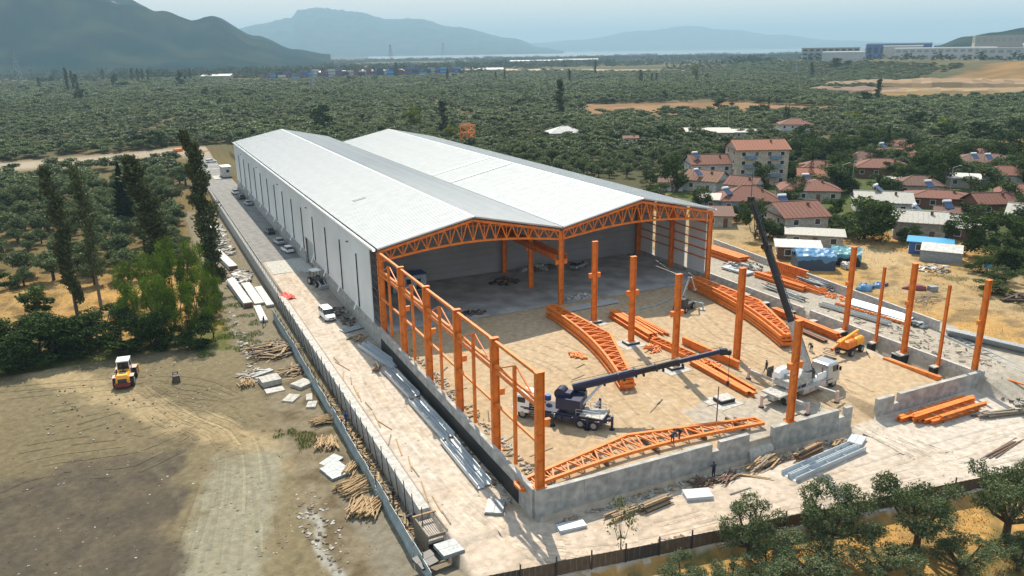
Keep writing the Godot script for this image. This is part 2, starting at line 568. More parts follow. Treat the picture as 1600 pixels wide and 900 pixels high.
func grid(xs: PackedFloat32Array, zs: PackedFloat32Array, hf: Callable, cf: Callable) -> ArrayMesh:
	var w := xs.size()
	var h := zs.size()
	var v := PackedVector3Array()
	var n := PackedVector3Array()
	var c := PackedColorArray()
	v.resize(w * h); n.resize(w * h); c.resize(w * h)
	for j in h:
		for i in w:
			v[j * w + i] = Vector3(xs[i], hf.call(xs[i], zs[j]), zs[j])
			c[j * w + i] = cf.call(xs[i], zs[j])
	for j in h:
		for i in w:
			var i0 := maxi(i - 1, 0)
			var i1 := mini(i + 1, w - 1)
			var j0 := maxi(j - 1, 0)
			var j1 := mini(j + 1, h - 1)
			var dx := v[j * w + i1] - v[j * w + i0]
			var dz := v[j1 * w + i] - v[j0 * w + i]
			n[j * w + i] = dz.cross(dx).normalized()
	var idx := PackedInt32Array()
	idx.resize((w - 1) * (h - 1) * 6)
	var k := 0
	for j in h - 1:
		for i in w - 1:
			var p := j * w + i
			idx[k] = p; idx[k + 1] = p + 1; idx[k + 2] = p + w
			idx[k + 3] = p + 1; idx[k + 4] = p + w + 1; idx[k + 5] = p + w
			k += 6
	var a := []
	a.resize(Mesh.ARRAY_MAX)
	a[Mesh.ARRAY_VERTEX] = v
	a[Mesh.ARRAY_NORMAL] = n
	a[Mesh.ARRAY_COLOR] = c
	a[Mesh.ARRAY_INDEX] = idx
	var m := ArrayMesh.new()
	m.add_surface_from_arrays(Mesh.PRIMITIVE_TRIANGLES, a)
	return m

func structure(called: String, m: Mesh, material: Material, label := "", parent: Node3D = self) -> MeshInstance3D:
	var o := piece(numbered(called), m, material, parent)
	o.set_meta("kind", "structure")
	if label: o.set_meta("label", label)
	return o

func make_ground() -> void:
	na.seed = 5
	na.frequency = 0.02
	na.fractal_octaves = 3
	nb.seed = 9
	nb.frequency = 0.09
	nb.fractal_octaves = 4
	var xs := axis(-56, 66, 0.4, [[-62, 110, 0.9], [-140, 210, 3.0], [-400, 1000, 14.0]])
	var zs := axis(-72, 26, 0.4, [[-130, 40, 1.2], [-240, 60, 3.0], [-900, 120, 14.0]])
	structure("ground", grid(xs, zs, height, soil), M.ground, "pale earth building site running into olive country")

func ridge(called: String, label: String, profile: Array, d0: float, d1: float, rough: float, seed_: int, col: Color, col2: Color, reach := 1.6) -> void:
	# profile: [azimuth in degrees from -z towards +x, elevation in degrees of the crest]
	var f := FastNoiseLite.new()
	f.seed = seed_
	f.frequency = 1.0
	f.fractal_octaves = 5
	var w := 260
	var h := 80
	var v := PackedVector3Array()
	var c := PackedColorArray()
	var a0: float = profile[0][0]
	var a1: float = profile[profile.size() - 1][0]
	for j in h:
		var t := float(j) / (h - 1)
		var d := lerpf(d0, d1 * reach, t)
		for i in w:
			var az := lerpf(a0, a1, float(i) / (w - 1))
			var el := 0.0
			for k in profile.size() - 1:
				if az >= profile[k][0] and az <= profile[k + 1][0]:
					var u: float = (az - profile[k][0]) / (profile[k + 1][0] - profile[k][0])
					el = lerpf(profile[k][1], profile[k + 1][1], u * u * (3 - 2 * u))
			var up := tan(deg_to_rad(el)) * d1
			var s := d / d1
			var rise := ramp(d0 / d1, 1.0, s) if s < 1 else 1.0 - 0.5 * ramp(1.0, reach, s)
			rise = pow(rise, 0.8)
			var p := Vector2(sin(deg_to_rad(az)), -cos(deg_to_rad(az))) * d
			var nz := f.get_noise_2d(p.x * 0.0011, p.y * 0.0011)
			var y := EYE.y * rise * 0 + up * rise * (1.0 + rough * nz * (1.0 - 0.75 * ramp(0.75, 1.0, minf(s, 1.0)))) + up * 0.06 * f.get_noise_2d(p.x * 0.005, p.y * 0.005) * rise
			y += EYE.y * ramp(0.6, 1.0, minf(s, 1.0))
			v.append(Vector3(EYE.x + p.x, y - 4.0, EYE.z + p.y))
			var m := clampf(0.5 + 1.5 * f.get_noise_2d(p.x * 0.004 + 77, p.y * 0.004), 0, 1)
			c.append(col.lerp(col2, m * m * 1.6))
	var b := mb(true)
	for j in h - 1:
		for i in w - 1:
			var q := [j * w + i, j * w + i + 1, (j + 1) * w + i + 1, (j + 1) * w + i]
			for k in [0, 3, 2, 0, 2, 1]:
				b.v.append(v[q[k]])
				b.c.append(c[q[k]])
				b.n.append(Vector3.UP)
	# smooth normals
	var nn := PackedVector3Array()
	nn.resize(w * h)
	for j in h:
		for i in w:
			var dx := v[j * w + mini(i + 1, w - 1)] - v[j * w + maxi(i - 1, 0)]
			var dz := v[mini(j + 1, h - 1) * w + i] - v[maxi(j - 1, 0) * w + i]
			nn[j * w + i] = dx.cross(dz).normalized()
	var at := 0
	for j in h - 1:
		for i in w - 1:
			var q := [j * w + i, j * w + i + 1, (j + 1) * w + i + 1, (j + 1) * w + i]
			for k in [0, 3, 2, 0, 2, 1]:
				b.n[at] = nn[q[k]]
				at += 1
	structure(called, b.mesh(), M.hill, label)
	if called == "hills": hill_points = v

var hill_points := PackedVector3Array()

func make_hills() -> void:
	var hazed_forest := Color(0.007, 0.020, 0.026)  # wooded green pushed towards blue, distance haze painted into the colour
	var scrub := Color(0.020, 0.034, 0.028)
	ridge("hills", "wooded hills rising behind the plain", [[-30, 6.0], [-14, 5.6], [-6, 4.6], [-2, 3.9], [0.9, 3.4], [2.7, 2.8], [4.4, 2.25], [5.7, 2.42], [8.3, 1.2], [10.7, 0.35], [13, 0.0]], 2200, 4000, 0.75, 41, hazed_forest, scrub)
	ridge("mountain", "broad mountain with a flat crest beyond the bay", [[2, 0.6], [6, 1.3], [8.4, 1.85], [10.6, 2.2], [11.2, 2.7], [12.1, 2.8], [15, 2.6], [17.2, 2.15], [19, 2.1], [21.5, 1.6], [25.4, 0.85], [27.6, 0.2], [29, 0.0]], 9000, 13500, 0.25, 43, hazed_forest, Color(0.03, 0.045, 0.035), 1.2)
	ridge("mountains", "low distant mountains across the water", [[18, 0.0], [23, 0.45], [27, 0.5], [30, 0.65], [34.2, 1.15], [37.6, 1.4], [40, 1.15], [43, 0.75], [47, 0.35], [52, 0.1], [56, 0.0]], 16500, 19500, 0.3, 47, hazed_forest, Color(0.03, 0.045, 0.035), 1.15)
	ridge("hill", "low wooded hill behind the factories", [[52.5, 0.0], [54.2, 0.55], [55.6, 0.75], [57.2, 1.0], [60, 1.15], [66, 1.2], [72, 0.6]], 1900, 2500, 0.3, 49, hazed_forest, scrub)
	# the bay
	var b := mb()
	var k := 40
	for i in k:
		var p := []
		for q in [[i, 4600.0], [i + 1, 4600.0], [i + 1, 16000.0], [i, 16000.0]]:
			var az := deg_to_rad(lerpf(15.5, 48, float(q[0]) / k))
			p.append(Vector3(EYE.x + sin(az) * q[1], 2.0, EYE.z - cos(az) * q[1]))
		b.quad(p[0], p[1], p[2], p[3])
	mat("sea_water", 0.05, 0.09, 0.11, 0.25)
	structure("sea", b.mesh(), M.sea_water, "pale bay under the far mountains")

func make_tracks() -> void:
	# wheel ruts pressed into the earth, a pair of ribbons for each pass
	var r := RandomNumberGenerator.new()
	r.seed = 55
	var b := mb(true)
	var passes := []
	for k in 7: passes.append([Vector2(-6.9 + 0.75 * k, -104), Vector2(-6.4 + 0.6 * k, -60), Vector2(-6.6 + 0.65 * k, -20), Vector2(-5.6 + 1.0 * k, 2 + 0.6 * k)])
	for k in 8: passes.append([Vector2(-4.5, -6 + k), Vector2(1.0, 4.6 + 0.5 * k), Vector2(22, 7.4 + 0.55 * k), Vector2(44, 8.0 + 1.0 * k), Vector2(66, 9.0 + 1.2 * k)])
	for k in 6: passes.append([Vector2(41 + 0.5 * (k - 2), 9), Vector2(41 + 0.3 * (k - 2), 0), Vector2(41 + 2.2 * (k - 2), -9 - k), Vector2(30 + 5 * k, -20 - 2 * k)])
	for k in 9: passes.append([Vector2(6 + 5 * k, -4), Vector2(9 + 4.6 * k, -14 - k), Vector2(14 + 3.6 * k, -26), Vector2(10 + 4.5 * k, -37)])
	for k in 6: passes.append([Vector2(-50 + 2 * k, -64 + 3.6 * k), Vector2(-36 + k, -60 + 2.6 * k), Vector2(-25, -54 + 2.3 * k), Vector2(-20.5, -44 + 2.2 * k)])
	for k in 7: passes.append([Vector2(-34 + 0.6 * k, -56), Vector2(-31 + 0.9 * k, -44), Vector2(-26 + 0.8 * k, -32), Vector2(-31 + 1.3 * k, -8)])
	for k in 3: passes.append([Vector2(-56, -40 + 9.4 * k), Vector2(-44, -42 + 4.6 * k), Vector2(-33, -40 + 4.2 * k), Vector2(-27, -44 + 3.6 * k)])
	var lift := 0.012
	for q in passes:
		lift += 0.0006
		var c := Curve2D.new()
		for i in q.size():
			var p: Vector2 = q[i] + Vector2(r.randf_range(-0.7, 0.7), r.randf_range(-0.7, 0.7))
			var t: Vector2 = (q[mini(i + 1, q.size() - 1)] - q[maxi(i - 1, 0)]) / 5.5
			c.add_point(p, -t, t)
		var w := r.randf_range(0.85, 1.15)
		var tone := r.randf_range(0.86, 0.95) if r.randf() < 0.62 else r.randf_range(1.05, 1.14)
		var l := c.get_baked_length()
		var step := 0.7
		for k in int(l / step):
			var p0 := c.sample_baked(k * step)
			var p1 := c.sample_baked((k + 1) * step)
			var d := (p1 - p0).normalized()
			var s := Vector2(-d.y, d.x)
			for side in [-1, 1]:
				var m: Vector2 = (p0 + p1) / 2 + s * w * side
				if nb.get_noise_2d(m.x * 1.6 + side * 50, m.y * 1.6) < -0.12: continue
				if m.x > -0.6 and m.x < 0.6 and m.y < 1: continue
				if absf(m.y) < 0.8 and m.x > -0.5 and (m.x < 39.4 or m.x > 42.8): continue
				if m.x > -9.8 and m.x < -8.0 and m.y < 2: continue
				var col := soil(m.x, m.y)
				var e := 0.16 + 0.05 * nb.get_noise_2d(m.x * 7, m.y * 7)
				var pts := []
				for v in [p0 + s * (w * side - e), p0 + s * (w * side + e), p1 + s * (w * side + e), p1 + s * (w * side - e)]:
					pts.append(Vector3(v.x, height(v.x, v.y) + lift, v.y))
				b.quad(pts[3], pts[2], pts[1], pts[0], Color(col.r * tone, col.g * tone, col.b * tone))
	single("wheel_ruts", b, M.ground, "wheel ruts pressed into the earth of road, yard and lot", "ruts", Vector3.ZERO, 0, "", "stuff")
	# loose stones, too many to count
	var st := mb()
	var v8 := []
	for k in 7: v8.append(Vector3(cos(k * 0.9) * (0.8 + 0.2 * (k % 2)), 0, sin(k * 0.9) * (0.8 + 0.25 * ((k + 1) % 2))))
	for k in 7:
		st.tri(v8[(k + 1) % 7], v8[k], Vector3(0.1, 0.75, -0.1))
	var mm := MultiMesh.new()
	mm.transform_format = MultiMesh.TRANSFORM_3D
	mm.use_colors = true
	mm.mesh = st.mesh()
	var list := []
	for k in 26000:
		var x := r.randf_range(-58, -11.6)
		var z := r.randf_range(-68, 6)
		if k % 5 == 0:
			x = r.randf_range(60.8, 72); z = r.randf_range(-50, 6)
		elif k % 5 == 1:
			x = r.randf_range(-7.5, 60); z = r.randf_range(0.6, 16)
			if z > fence_z(x) - 0.4: continue
		elif k % 5 == 2:
			if r.randf() < 0.5:
				x = r.randf_range(1, 56); z = r.randf_range(-44, -0.8)
			else:
				x = r.randf_range(-7.8, -0.8); z = r.randf_range(-100, 0)
		if nb.get_noise_2d(x * 1.2, z * 1.2) < r.randf_range(-0.5, 0.25): continue
		if k % 5 in [1, 2] and r.randf() < 0.5: continue
		var c := soil(x, z)
		var t := r.randf_range(0.6, 0.9) if r.randf() < 0.6 else r.randf_range(1.1, 1.35)
		var s := r.randf_range(0.03, 0.09) * (1.0 if r.randf() < 0.93 else 1.9)
		list.append([Transform3D(Basis(Vector3.UP, r.randf_range(0, TAU)).scaled_local(Vector3(s, s, s * r.randf_range(0.6, 1))), Vector3(x, height(x, z), z)), Color(c.r * t, c.g * t, c.b * t)])
	mm.instance_count = list.size()
	for i in list.size():
		mm.set_instance_transform(i, list[i][0])
		mm.set_instance_color(i, list[i][1])
	var mi := MultiMeshInstance3D.new()
	mi.name = "gravel"
	mi.multimesh = mm
	mi.material_override = M.far
	add_child(mi)
	tag(mi, "loose stones and clods scattered over the bare earth", "gravel", "", "stuff")

# ---------------------------------------------------------------- the hall
func truss_points(x: float) -> Vector2:
	# (bottom, top) of a roof truss of 30 m at x
	var t := 1.0 - absf(x - 15.0) / 15.0
	return Vector2(10.8 + 1.35 * sin(t * PI / 2), 12.15 + 3.2 * t)

func truss(parent: Node3D, t: Transform3D, chord: Material, web: Material, called := "truss", inset := 0.35) -> Node3D:
	var o := Node3D.new()
	o.name = called
	parent.add_child(o, true)
	o.transform = t
	var n := 16
	var a := inset
	var l := 30.0 - 2 * inset
	var tops := []
	var bots := []
	for k in n + 1:
		var x := a + l * k / n
		var p := truss_points(x)
		bots.append(Vector3(x, p.x, 0))
		tops.append(Vector3(x, p.y, 0))
	var b := mb()
	b.beam(tops[0], tops[n / 2], 0.32, 0.36)
	b.beam(tops[n / 2], tops[n], 0.32, 0.36)
	part("top_chord", b, chord, o)
	b = mb()
	for k in n:
		b.beam(bots[k], bots[k + 1], 0.32, 0.30)
	part("bottom_chord", b, chord, o)
	bar("end_post", bots[0], tops[0], 0.26, 0.26, chord, o)
	bar("end_post", bots[n], tops[n], 0.26, 0.26, chord, o)
	for k in n:
		var m: Vector3 = (tops[k] + tops[k + 1]) / 2
		bar("web_bar", bots[k], m, 0.15, 0.15, web, o)
		bar("web_bar", m, bots[k + 1], 0.15, 0.15, web, o)
		if k > 0:
			bar("web_bar", bots[k], tops[k], 0.10, 0.10, web, o)
	return o

func h_column(b: MB, h: float, depth := 0.8, width := 0.42) -> void:
	# web across x, flanges at both ends of it
	b.box(Vector3(-depth / 2, h / 2, 0), Vector3(0.06, h, width))
	b.box(Vector3(depth / 2, h / 2, 0), Vector3(0.06, h, width))
	b.box(Vector3(0, h / 2, 0), Vector3(depth - 0.06, h, 0.05))
	b.box(Vector3(0, 0.03, 0), Vector3(depth + 0.35, 0.06, width + 0.35))
	b.box(Vector3(0, h + 0.025, 0), Vector3(depth + 0.12, 0.05, width + 0.12))
	for y in [2.6, 5.2, 9.6]:
		b.box(Vector3(0, y, 0), Vector3(depth - 0.062, 0.04, width - 0.03))

var BAY := 10.8
func make_hall() -> void:
	var o := thing("warehouse", "long white double-gabled steel warehouse with an open front of orange trusses", "warehouse", Vector3(0, 0, -50))
	# wall panels of the long side, from column line to column line
	var zl := [-3.4]
	for k in 15:
		zl.append(-11.0 - BAY * k)
	var top := 12.55
	var low := 0.8
	for k in zl.size() - 1:
		var z0: float = zl[k]
		var z1: float = maxf(zl[k + 1], -162.0)
		if z1 >= z0: continue
		var m: Material = M.wall_sheet if k % 2 == 0 else M.wall_sheet_b
		var b := mb()
		if k == 4:
			b.box(Vector3(-0.08, (top + 4.0) / 2, (z0 + z1) / 2), Vector3(0.14, top - 4.0, z0 - z1 - 0.04))
			b.box(Vector3(-0.08, (4.0 + low) / 2, z0 - 0.9), Vector3(0.14, 4.0 - low, 1.76))
			b.box(Vector3(-0.08, (4.0 + low) / 2, z1 + 0.6), Vector3(0.14, 4.0 - low, 1.16))
		else:
			b.box(Vector3(-0.08, (top + low) / 2, (z0 + z1) / 2), Vector3(0.14, top - low, z0 - z1 - 0.04))
		part("wall_panel", b, m, o)
	var b := mb()
	var d0: float = zl[4] - 1.78
	var d1: float = zl[5] + 1.18
	b.box(Vector3(-0.12, -0.55, d0 / 2 - 0.0), Vector3(0.36, 2.7, -d0))
	b.box(Vector3(-0.12, -0.55, (d1 - 162.0) / 2), Vector3(0.36, 2.7, d1 + 162.0))
	part("plinth", b, M.concrete, o)
	b = mb()
	b.box(Vector3(0.25, 1.1, (d0 + d1) / 2), Vector3(0.06, 5.8, d0 - d1))
	for y in [-0.5, 0.9, 2.3]:
		b.box(Vector3(0.2, y, (d0 + d1) / 2), Vector3(0.05, 0.06, d0 - d1 - 0.1))
	part("roller_door", b, M.galvanised, o)
	for k in range(1, zl.size()):
		if zl[k] < -161: continue
		b = mb()
		b.box(Vector3(-0.24, 5.4, zl[k]), Vector3(0.16, 8.6, 0.2))
		var dp := part("downpipe", b, M.dark_steel, o)
		b = mb()
		b.beam(Vector3(-0.32, 2.5, zl[k] - 0.15), Vector3(-1.1, 0.75, zl[k] - 0.15), 0.3, 0.12)
		part("spout", b, M.flashing, dp)
		if k % 3 == 1:
			b = mb()
			b.box(Vector3(-0.3, 10.6, zl[k] - 5), Vector3(0.35, 0.12, 0.5))
			part("wall_light", b, M.dark_steel, o)
	# gutters, ridges, valley
	b = mb()
	b.channel(Vector3(-0.34, 12.66, 0.2), Vector3(-0.34, 12.66, -162.2), 0.42, 0.3, 0.03)
	part("gutter", b, M.flashing, o)
	b = mb()
	b.box(Vector3(60.25, 12.62, -71), Vector3(0.3, 0.22, 142.4))
	part("gutter", b, M.flashing, o)
	b = mb()
	b.box(Vector3(30, 12.66, -71), Vector3(0.5, 0.06, 142.2))
	part("valley_gutter", b, M.galvanised, o)
	# roof sheets, three metres wide, each with its seams
	var s := 3.2 / 15.0
	for q in [[0.0, 1, 54, 162.0], [30.0, -1, 54, 162.0], [30.0, 1, 47, 142.0], [60.0, -1, 47, 142.0]]:
		var wdt: float = q[3] / q[2]
		b = mb()
		var nx := Vector3(q[1], 0, 0)
		var e := nx * 0.12 + Vector3(0, 12.82, 0)
		var rd := nx * 14.86 + Vector3(0, 12.82 + s * 14.74, 0)
		var w2 := wdt / 2 - 0.012
		var zz := Vector3(0, 0, 1)
		var th := Vector3(0, 0.09, 0)
		var low4 := [e + zz * w2, rd + zz * w2, rd - zz * w2, e - zz * w2]
		if q[1] < 0: low4 = [rd + zz * w2, e + zz * w2, e - zz * w2, rd - zz * w2]
		b.hexa([low4[0], low4[1], low4[2], low4[3], low4[0] + th, low4[1] + th, low4[2] + th, low4[3] + th])
		for r in 4:
			var zr := -wdt / 2 + wdt * (r + 0.5) / 4
			b.beam(e + th * 1.2 + zz * zr, rd + th * 1.2 + zz * zr, 0.12, 0.055)
		var m := b.mesh()
		for k in q[2]:
			piece("roof_sheet", m, M.roof_sheet if (k * 7 + int(q[0])) % 5 else M.roof_sheet_b, o, Transform3D(Basis.IDENTITY, Vector3(q[0], 0, 0.4 - wdt * (k + 0.5))))
	for q in [[15.0, 162.0], [45.0, 142.0]]:
		b = mb()
		for sx in [-1, 1]:
			var p := Vector3(q[0], 16.08, 0)
			var r := Vector3(q[0] + sx * 0.62, 16.08 - 0.62 * s, 0)
			var L := Vector3(0, 0, -q[1] + 0.4)
			var f := Vector3(0, 0, 0.45)
			if sx > 0: b.quad(p + f, r + f, r + L, p + L)
			else: b.quad(r + f, p + f, p + L, r + L)
		part("ridge_cap", b, M.flashing, o)
	for z in [-49.0, -60.2]:
		b = mb()
		b.beam(Vector3(30.2, 13.03, z), Vector3(44.6, 13.03 + 14.4 * s, z), 0.7, 0.12)
		part("flashing_strip", b, M.flashing, o)
	b = mb()
	b.beam(Vector3(5.0, 14.05, -31.5), Vector3(7.4, 14.57, -31.5), 0.14, 0.1)
	b.beam(Vector3(5.0, 14.05, -32.5), Vector3(7.4, 14.57, -32.5), 0.14, 0.1)
	part("loose_flashing", b, M.galvanised, o)
	# verge boards at the two front gables
	for x0 in [0.0, 30.0]:
		for sx in [1, -1]:
			var xe: float = x0 + 0.1 if sx > 0 else x0 + 29.9
			b = mb()
			b.beam(Vector3(xe, 12.74, 0.30), Vector3(x0 + 15, 12.74 + 3.18, 0.30), 0.06, 0.16)
			part("verge_board", b, M.roof_sheet, o)
	# gable and back walls
	for q in [[0.0, -162.0], [30.0, -142.0]]:
		b = mb()
		b.xf = Transform3D(Basis.IDENTITY, Vector3(q[0], 0, q[1] + 0.2))
		b.prism(PackedVector2Array([Vector2(0.1, -1.0), Vector2(29.9, -1.0), Vector2(29.9, 12.7), Vector2(15, 15.85), Vector2(0.1, 12.7)]), 0.2)
		part("gable_wall", b, M.wall_sheet, o)
	b = mb()
	b.box(Vector3(30, 5.8, -152), Vector3(0.2, 13.6, 19.6))
	part("side_wall", b, M.wall_sheet, o)
	# long wall on the village side, with open slots at the column lines
	var zs := [-0.9, -1.9, -6.8, -7.7, -16.9, -17.8, -27.5, -28.4, -38.5, -39.4, -142.0]
	for k in range(1, zs.size(), 2):
		var z0: float = zs[k]
		var z1: float = zs[k + 1]
		b = mb()
		b.box(Vector3(60.08, 6.6, (z0 + z1) / 2), Vector3(0.14, 11.8, z0 - z1))
		part("wall_panel", b, M.wall_sheet_b, o)
	b = mb()
	for y in [3.6, 5.2, 6.8, 8.4, 10.0]:
		b.box(Vector3(59.9, y, -22), Vector3(0.12, 0.22, 43.5))
	part("girt", b, M.orange, o)
	b = mb()
	b.box(Vector3(60.05, -0.1, -71), Vector3(0.4, 1.7, 142))
	part("plinth", b, M.concrete, o)
	# partition of horizontal panels across both spans
	for k in 10:
		for i in 6:
			b = mb()
			b.box(Vector3(5.0 + 10.0 * i, 0.72 + 1.2 * k, -22.6), Vector3(9.97, 1.17, 0.12))
			part("partition_panel", b, M.partition_grey, o)
	for i in 2:
		b = mb()
		b.xf = Transform3D(Basis.IDENTITY, Vector3(30.0 * i, 0, -22.6))
		b.prism(PackedVector2Array([Vector2(0.2, 12.15), Vector2(29.8, 12.15), Vector2(29.8, 12.6), Vector2(15, 15.75), Vector2(0.2, 12.6)]), 0.12)
		part("partition_gable", b, M.partition_grey, o)
	# columns and trusses
	b = mb()
	h_column(b, 12.0)
	var cm := b.mesh()
	b = mb()
	b.box(Vector3(0, 7.35, 0), Vector3(2.1, 0.08, 0.4))
	b.box(Vector3(-0.75, 7.0, 0), Vector3(0.6, 0.62, 0.3))
	b.box(Vector3(0.75, 7.0, 0), Vector3(0.6, 0.62, 0.3))
	var bm := b.mesh()
	for k in 15:
		var z := -0.25 if k == 0 else -0.2 - BAY * k
		for x in [0.55, 30.0, 59.45]:
			if z < -140 and x > 50: continue
			var c := piece("column", cm, M.orange, o, Transform3D(Basis.IDENTITY, Vector3(x, 0.05, z)))
			if x == 30.0: piece("bracket", bm, M.orange_web, c)
	for x in [29.05, 30.95]:
		b = mb()
		b.ibeam(Vector3(x, 7.85, -0.2), Vector3(x, 7.85, -141), 0.4, 0.8)
		part("crane_runway", b, M.orange_web, o)
	for k in 4:
		for x0 in [0.0, 30.0]:
			truss(o, Transform3D(Basis.IDENTITY, Vector3(x0, 0, -0.2 - BAY * k)), M.orange, M.orange if k == 0 else M.orange_web)
	# bare girts beside the front column
	b = mb()
	for y in 9:
		b.box(Vector3(0.1, 1.6 + y * 1.2, -1.75), Vector3(0.12, 0.16, 3.0))
	part("girt", b, M.dark_steel, o)
	# floor slab
	b = mb()
	b.box(Vector3(30, -0.12, -131), Vector3(59.5, 0.34, 161.5))
	structure("floor_slab", b.mesh(), M.slab, "grey concrete floor of the warehouse")

# ---------------------------------------------------------------- orange frame that stands in the open
func make_frame() -> void:
	var o := thing("steel_structure", "orange steel side frame of columns and rails on the concrete wall", "steel frame", Vector3(0.35, 0, 0))
	for k in 5:
		var b := mb()
		var lo := 1.2 if k == 0 else 0.35
		h_column(b, 12.5 - lo, 0.8, 0.42)
		for y in range(1, 11):
			b.box(Vector3(-0.46, y * 1.1, 0.12), Vector3(0.12, 0.05, 0.1))
		var c := part("column", b, M.orange, o, Transform3D(Basis.IDENTITY, Vector3(0, lo, -10 * k - 0.35 * int(k == 0))))
		b = mb()
		b.box(Vector3(0.7, 6.3, 0), Vector3(0.6, 0.6, 0.3))
		b.box(Vector3(0.7, 6.65, 0), Vector3(0.7, 0.08, 0.4))
		part("bracket", b, M.orange_web, c)
	for k in 5:
		var z0 := -10.0 * k - (0.6 if k == 0 else 0.25)
		var z1 := -10.0 * (k + 1) + 0.25
		var zm := -10.0 * k - 5.1
		for r in [[12.2, 0.3, 0.3], [9.75, 0.3, 0.26], [9.1, 0.3, 0.26], [5.55, 0.24, 0.24]]:
			bar("rail", Vector3(0, r[0], z0), Vector3(0, r[0], z1), r[1], r[2], M.orange_pale if r[0] > 9.5 else M.orange, o)
		bar("post", Vector3(-0.15, 1.2, zm), Vector3(-0.15, 11.4, zm), 0.3, 0.3, M.orange, o, Vector3.RIGHT)
		bar("brace", Vector3(0, 11.3, zm + 0.2), Vector3(0, 9.4, z0 - 0.15), 0.12, 0.12, M.orange_pale, o)
		bar("brace", Vector3(0, 11.3, zm - 0.2), Vector3(0, 9.4, z1 + 0.15), 0.12, 0.12, M.orange_pale, o)
	# free columns in the middle row, on black piers with pale caps
	var b := mb()
	h_column(b, 12.1, 0.75, 0.42)
	var cm := b.mesh()
	b = mb()
	b.box(Vector3(0, 7.3, 0), Vector3(1.9, 0.08, 0.5))
	for sx in [-1, 1]:
		b.box(Vector3(sx * 0.68, 6.95, 0), Vector3(0.55, 0.62, 0.34))
	var br := b.mesh()
	var lab := ["orange steel column on a black pier beside the blue beams", "orange steel column on a black pier behind the crane boom's middle", "orange steel column on a black pier next to the crane boom head"]
	for k in 3:
		var c := thing("steel_column", lab[k], "column", Vector3(30, 0.42, -40 + 10 * k), 0.0, "free columns of the middle row")
		piece("shaft", cm, M.orange, c)
		piece("bracket", br, M.orange_web, c)
	var c := thing("steel_column", "orange steel column standing on the front concrete wall", "column", Vector3(30.2, 1.2, -0.15), 0.0, "free columns of the middle row")
	b = mb()
	h_column(b, 11.3, 0.75, 0.42)
	part("shaft", b, M.orange, c)
	piece("bracket", br, M.orange_web, c, Transform3D(Basis.IDENTITY, Vector3(0, -0.6, 0)))
	c = thing("steel_column", "orange steel column standing on bare earth without a pier", "column", Vector3(38.9, 0.0, -18.6))
	b = mb()
	h_column(b, 12.5, 0.8, 0.5)
	b.box(Vector3(0, 0.45, 0), Vector3(1.0, 0.9, 0.08))
	part("shaft", b, M.orange, c)
	b = mb()
	h_column(b, 12.2, 0.7, 0.42)
	cm = b.mesh()
	var rl := ["orange steel column on the side wall beside the lifting platform", "orange steel column on the side wall between two thin posts", "orange steel column at the corner of the side wall"]
	for k in 3:
		c = thing("steel_column", rl[k], "column", [Vector3(59.9, 0.3, -19.9), Vector3(59.6, 0.3, -9.9), Vector3(60.6, 0.3, -0.7)][k])
		piece("shaft", cm, M.orange, c)
		piece("bracket", boxmesh(Vector3(0.5, 0.5, 0.3)), M.orange_web, c, Transform3D(Basis.IDENTITY, Vector3(-0.6, 7, 0)))
	for k in 2:
		b = mb()
		b.ibeam(Vector3(0, 0, 0), Vector3(0, 10.6, 0), 0.32, 0.32, 0.04, Vector3.RIGHT)
		for y in 8:
			b.box(Vector3(0.2, 1.2 + y * 1.2, 0), Vector3(0.12, 0.05, 0.1))
		c = thing("steel_post", ["thin orange steel post on the side wall beyond the middle column", "thin orange steel post on the side wall near the corner column"][k], "post", Vector3(59.75, 0.3, -14.5 + 9.6 * k))
		part("shaft", b, M.orange, c)
		piece("base_plate", boxmesh(Vector3(0.6, 0.06, 0.6)), M.orange, c, Transform3D(Basis.IDENTITY, Vector3(0, 0.03, 0)))
	# piers
	b = mb()
	b.box(Vector3(0, -0.28, 0), Vector3(2.0, 1.2, 1.5))
	var side := b.mesh()
	b = mb()
	b.box(Vector3(0, 0.36, 0), Vector3(2.02, 0.1, 1.52))
	var cap := b.mesh()
	var spots := [Vector3(30, 0, -40), Vector3(30, 0, -30), Vector3(30, 0, -20), Vector3(29.0, 0.15, -9.2)]
	for k in 4:
		var p := thing("concrete_pier", "black coated concrete pier with a pale cap" if k < 3 else "bare concrete pier without a column, close to the front wall", "pier", spots[k], 0, "piers of the middle row")
		piece("pier_block", side, M.bitumen, p)
		piece("pier_cap", cap, M.concrete_pale, p)
		b = mb()
		b.box(Vector3(-0.3, 0.02, 0.1), Vector3(3.6, 0.06, 3.4), 0.1)
		part("apron", b, M.concrete_light, p, Transform3D(Basis.IDENTITY, Vector3(0, -spots[k].y, 0)))
	for q in [[59.0, -20.0, 1.3], [59.0, -9.9, 1.3], [59.0, -14.5, 0.7], [59.0, -4.9, 0.7], [58.9, -30.0, 1.3], [58.9, -40.0, 1.3], [58.9, -35.0, 0.8], [58.9, -25.0, 0.8]]:
		var p := thing("concrete_pier", "black footing with a pale cap in the trench along the side wall", "pier", Vector3(q[0], -0.6, q[1]), 0, "footings in the trench")
		piece("pier_block", boxmesh(Vector3(q[2] * 1.3, 1.8, q[2])), M.bitumen, p)
		piece("pier_cap", boxmesh(Vector3(q[2] * 1.3 + 0.1, 0.12, q[2] + 0.1)), M.concrete_light, p, Transform3D(Basis.IDENTITY, Vector3(0, 0.85, 0)))

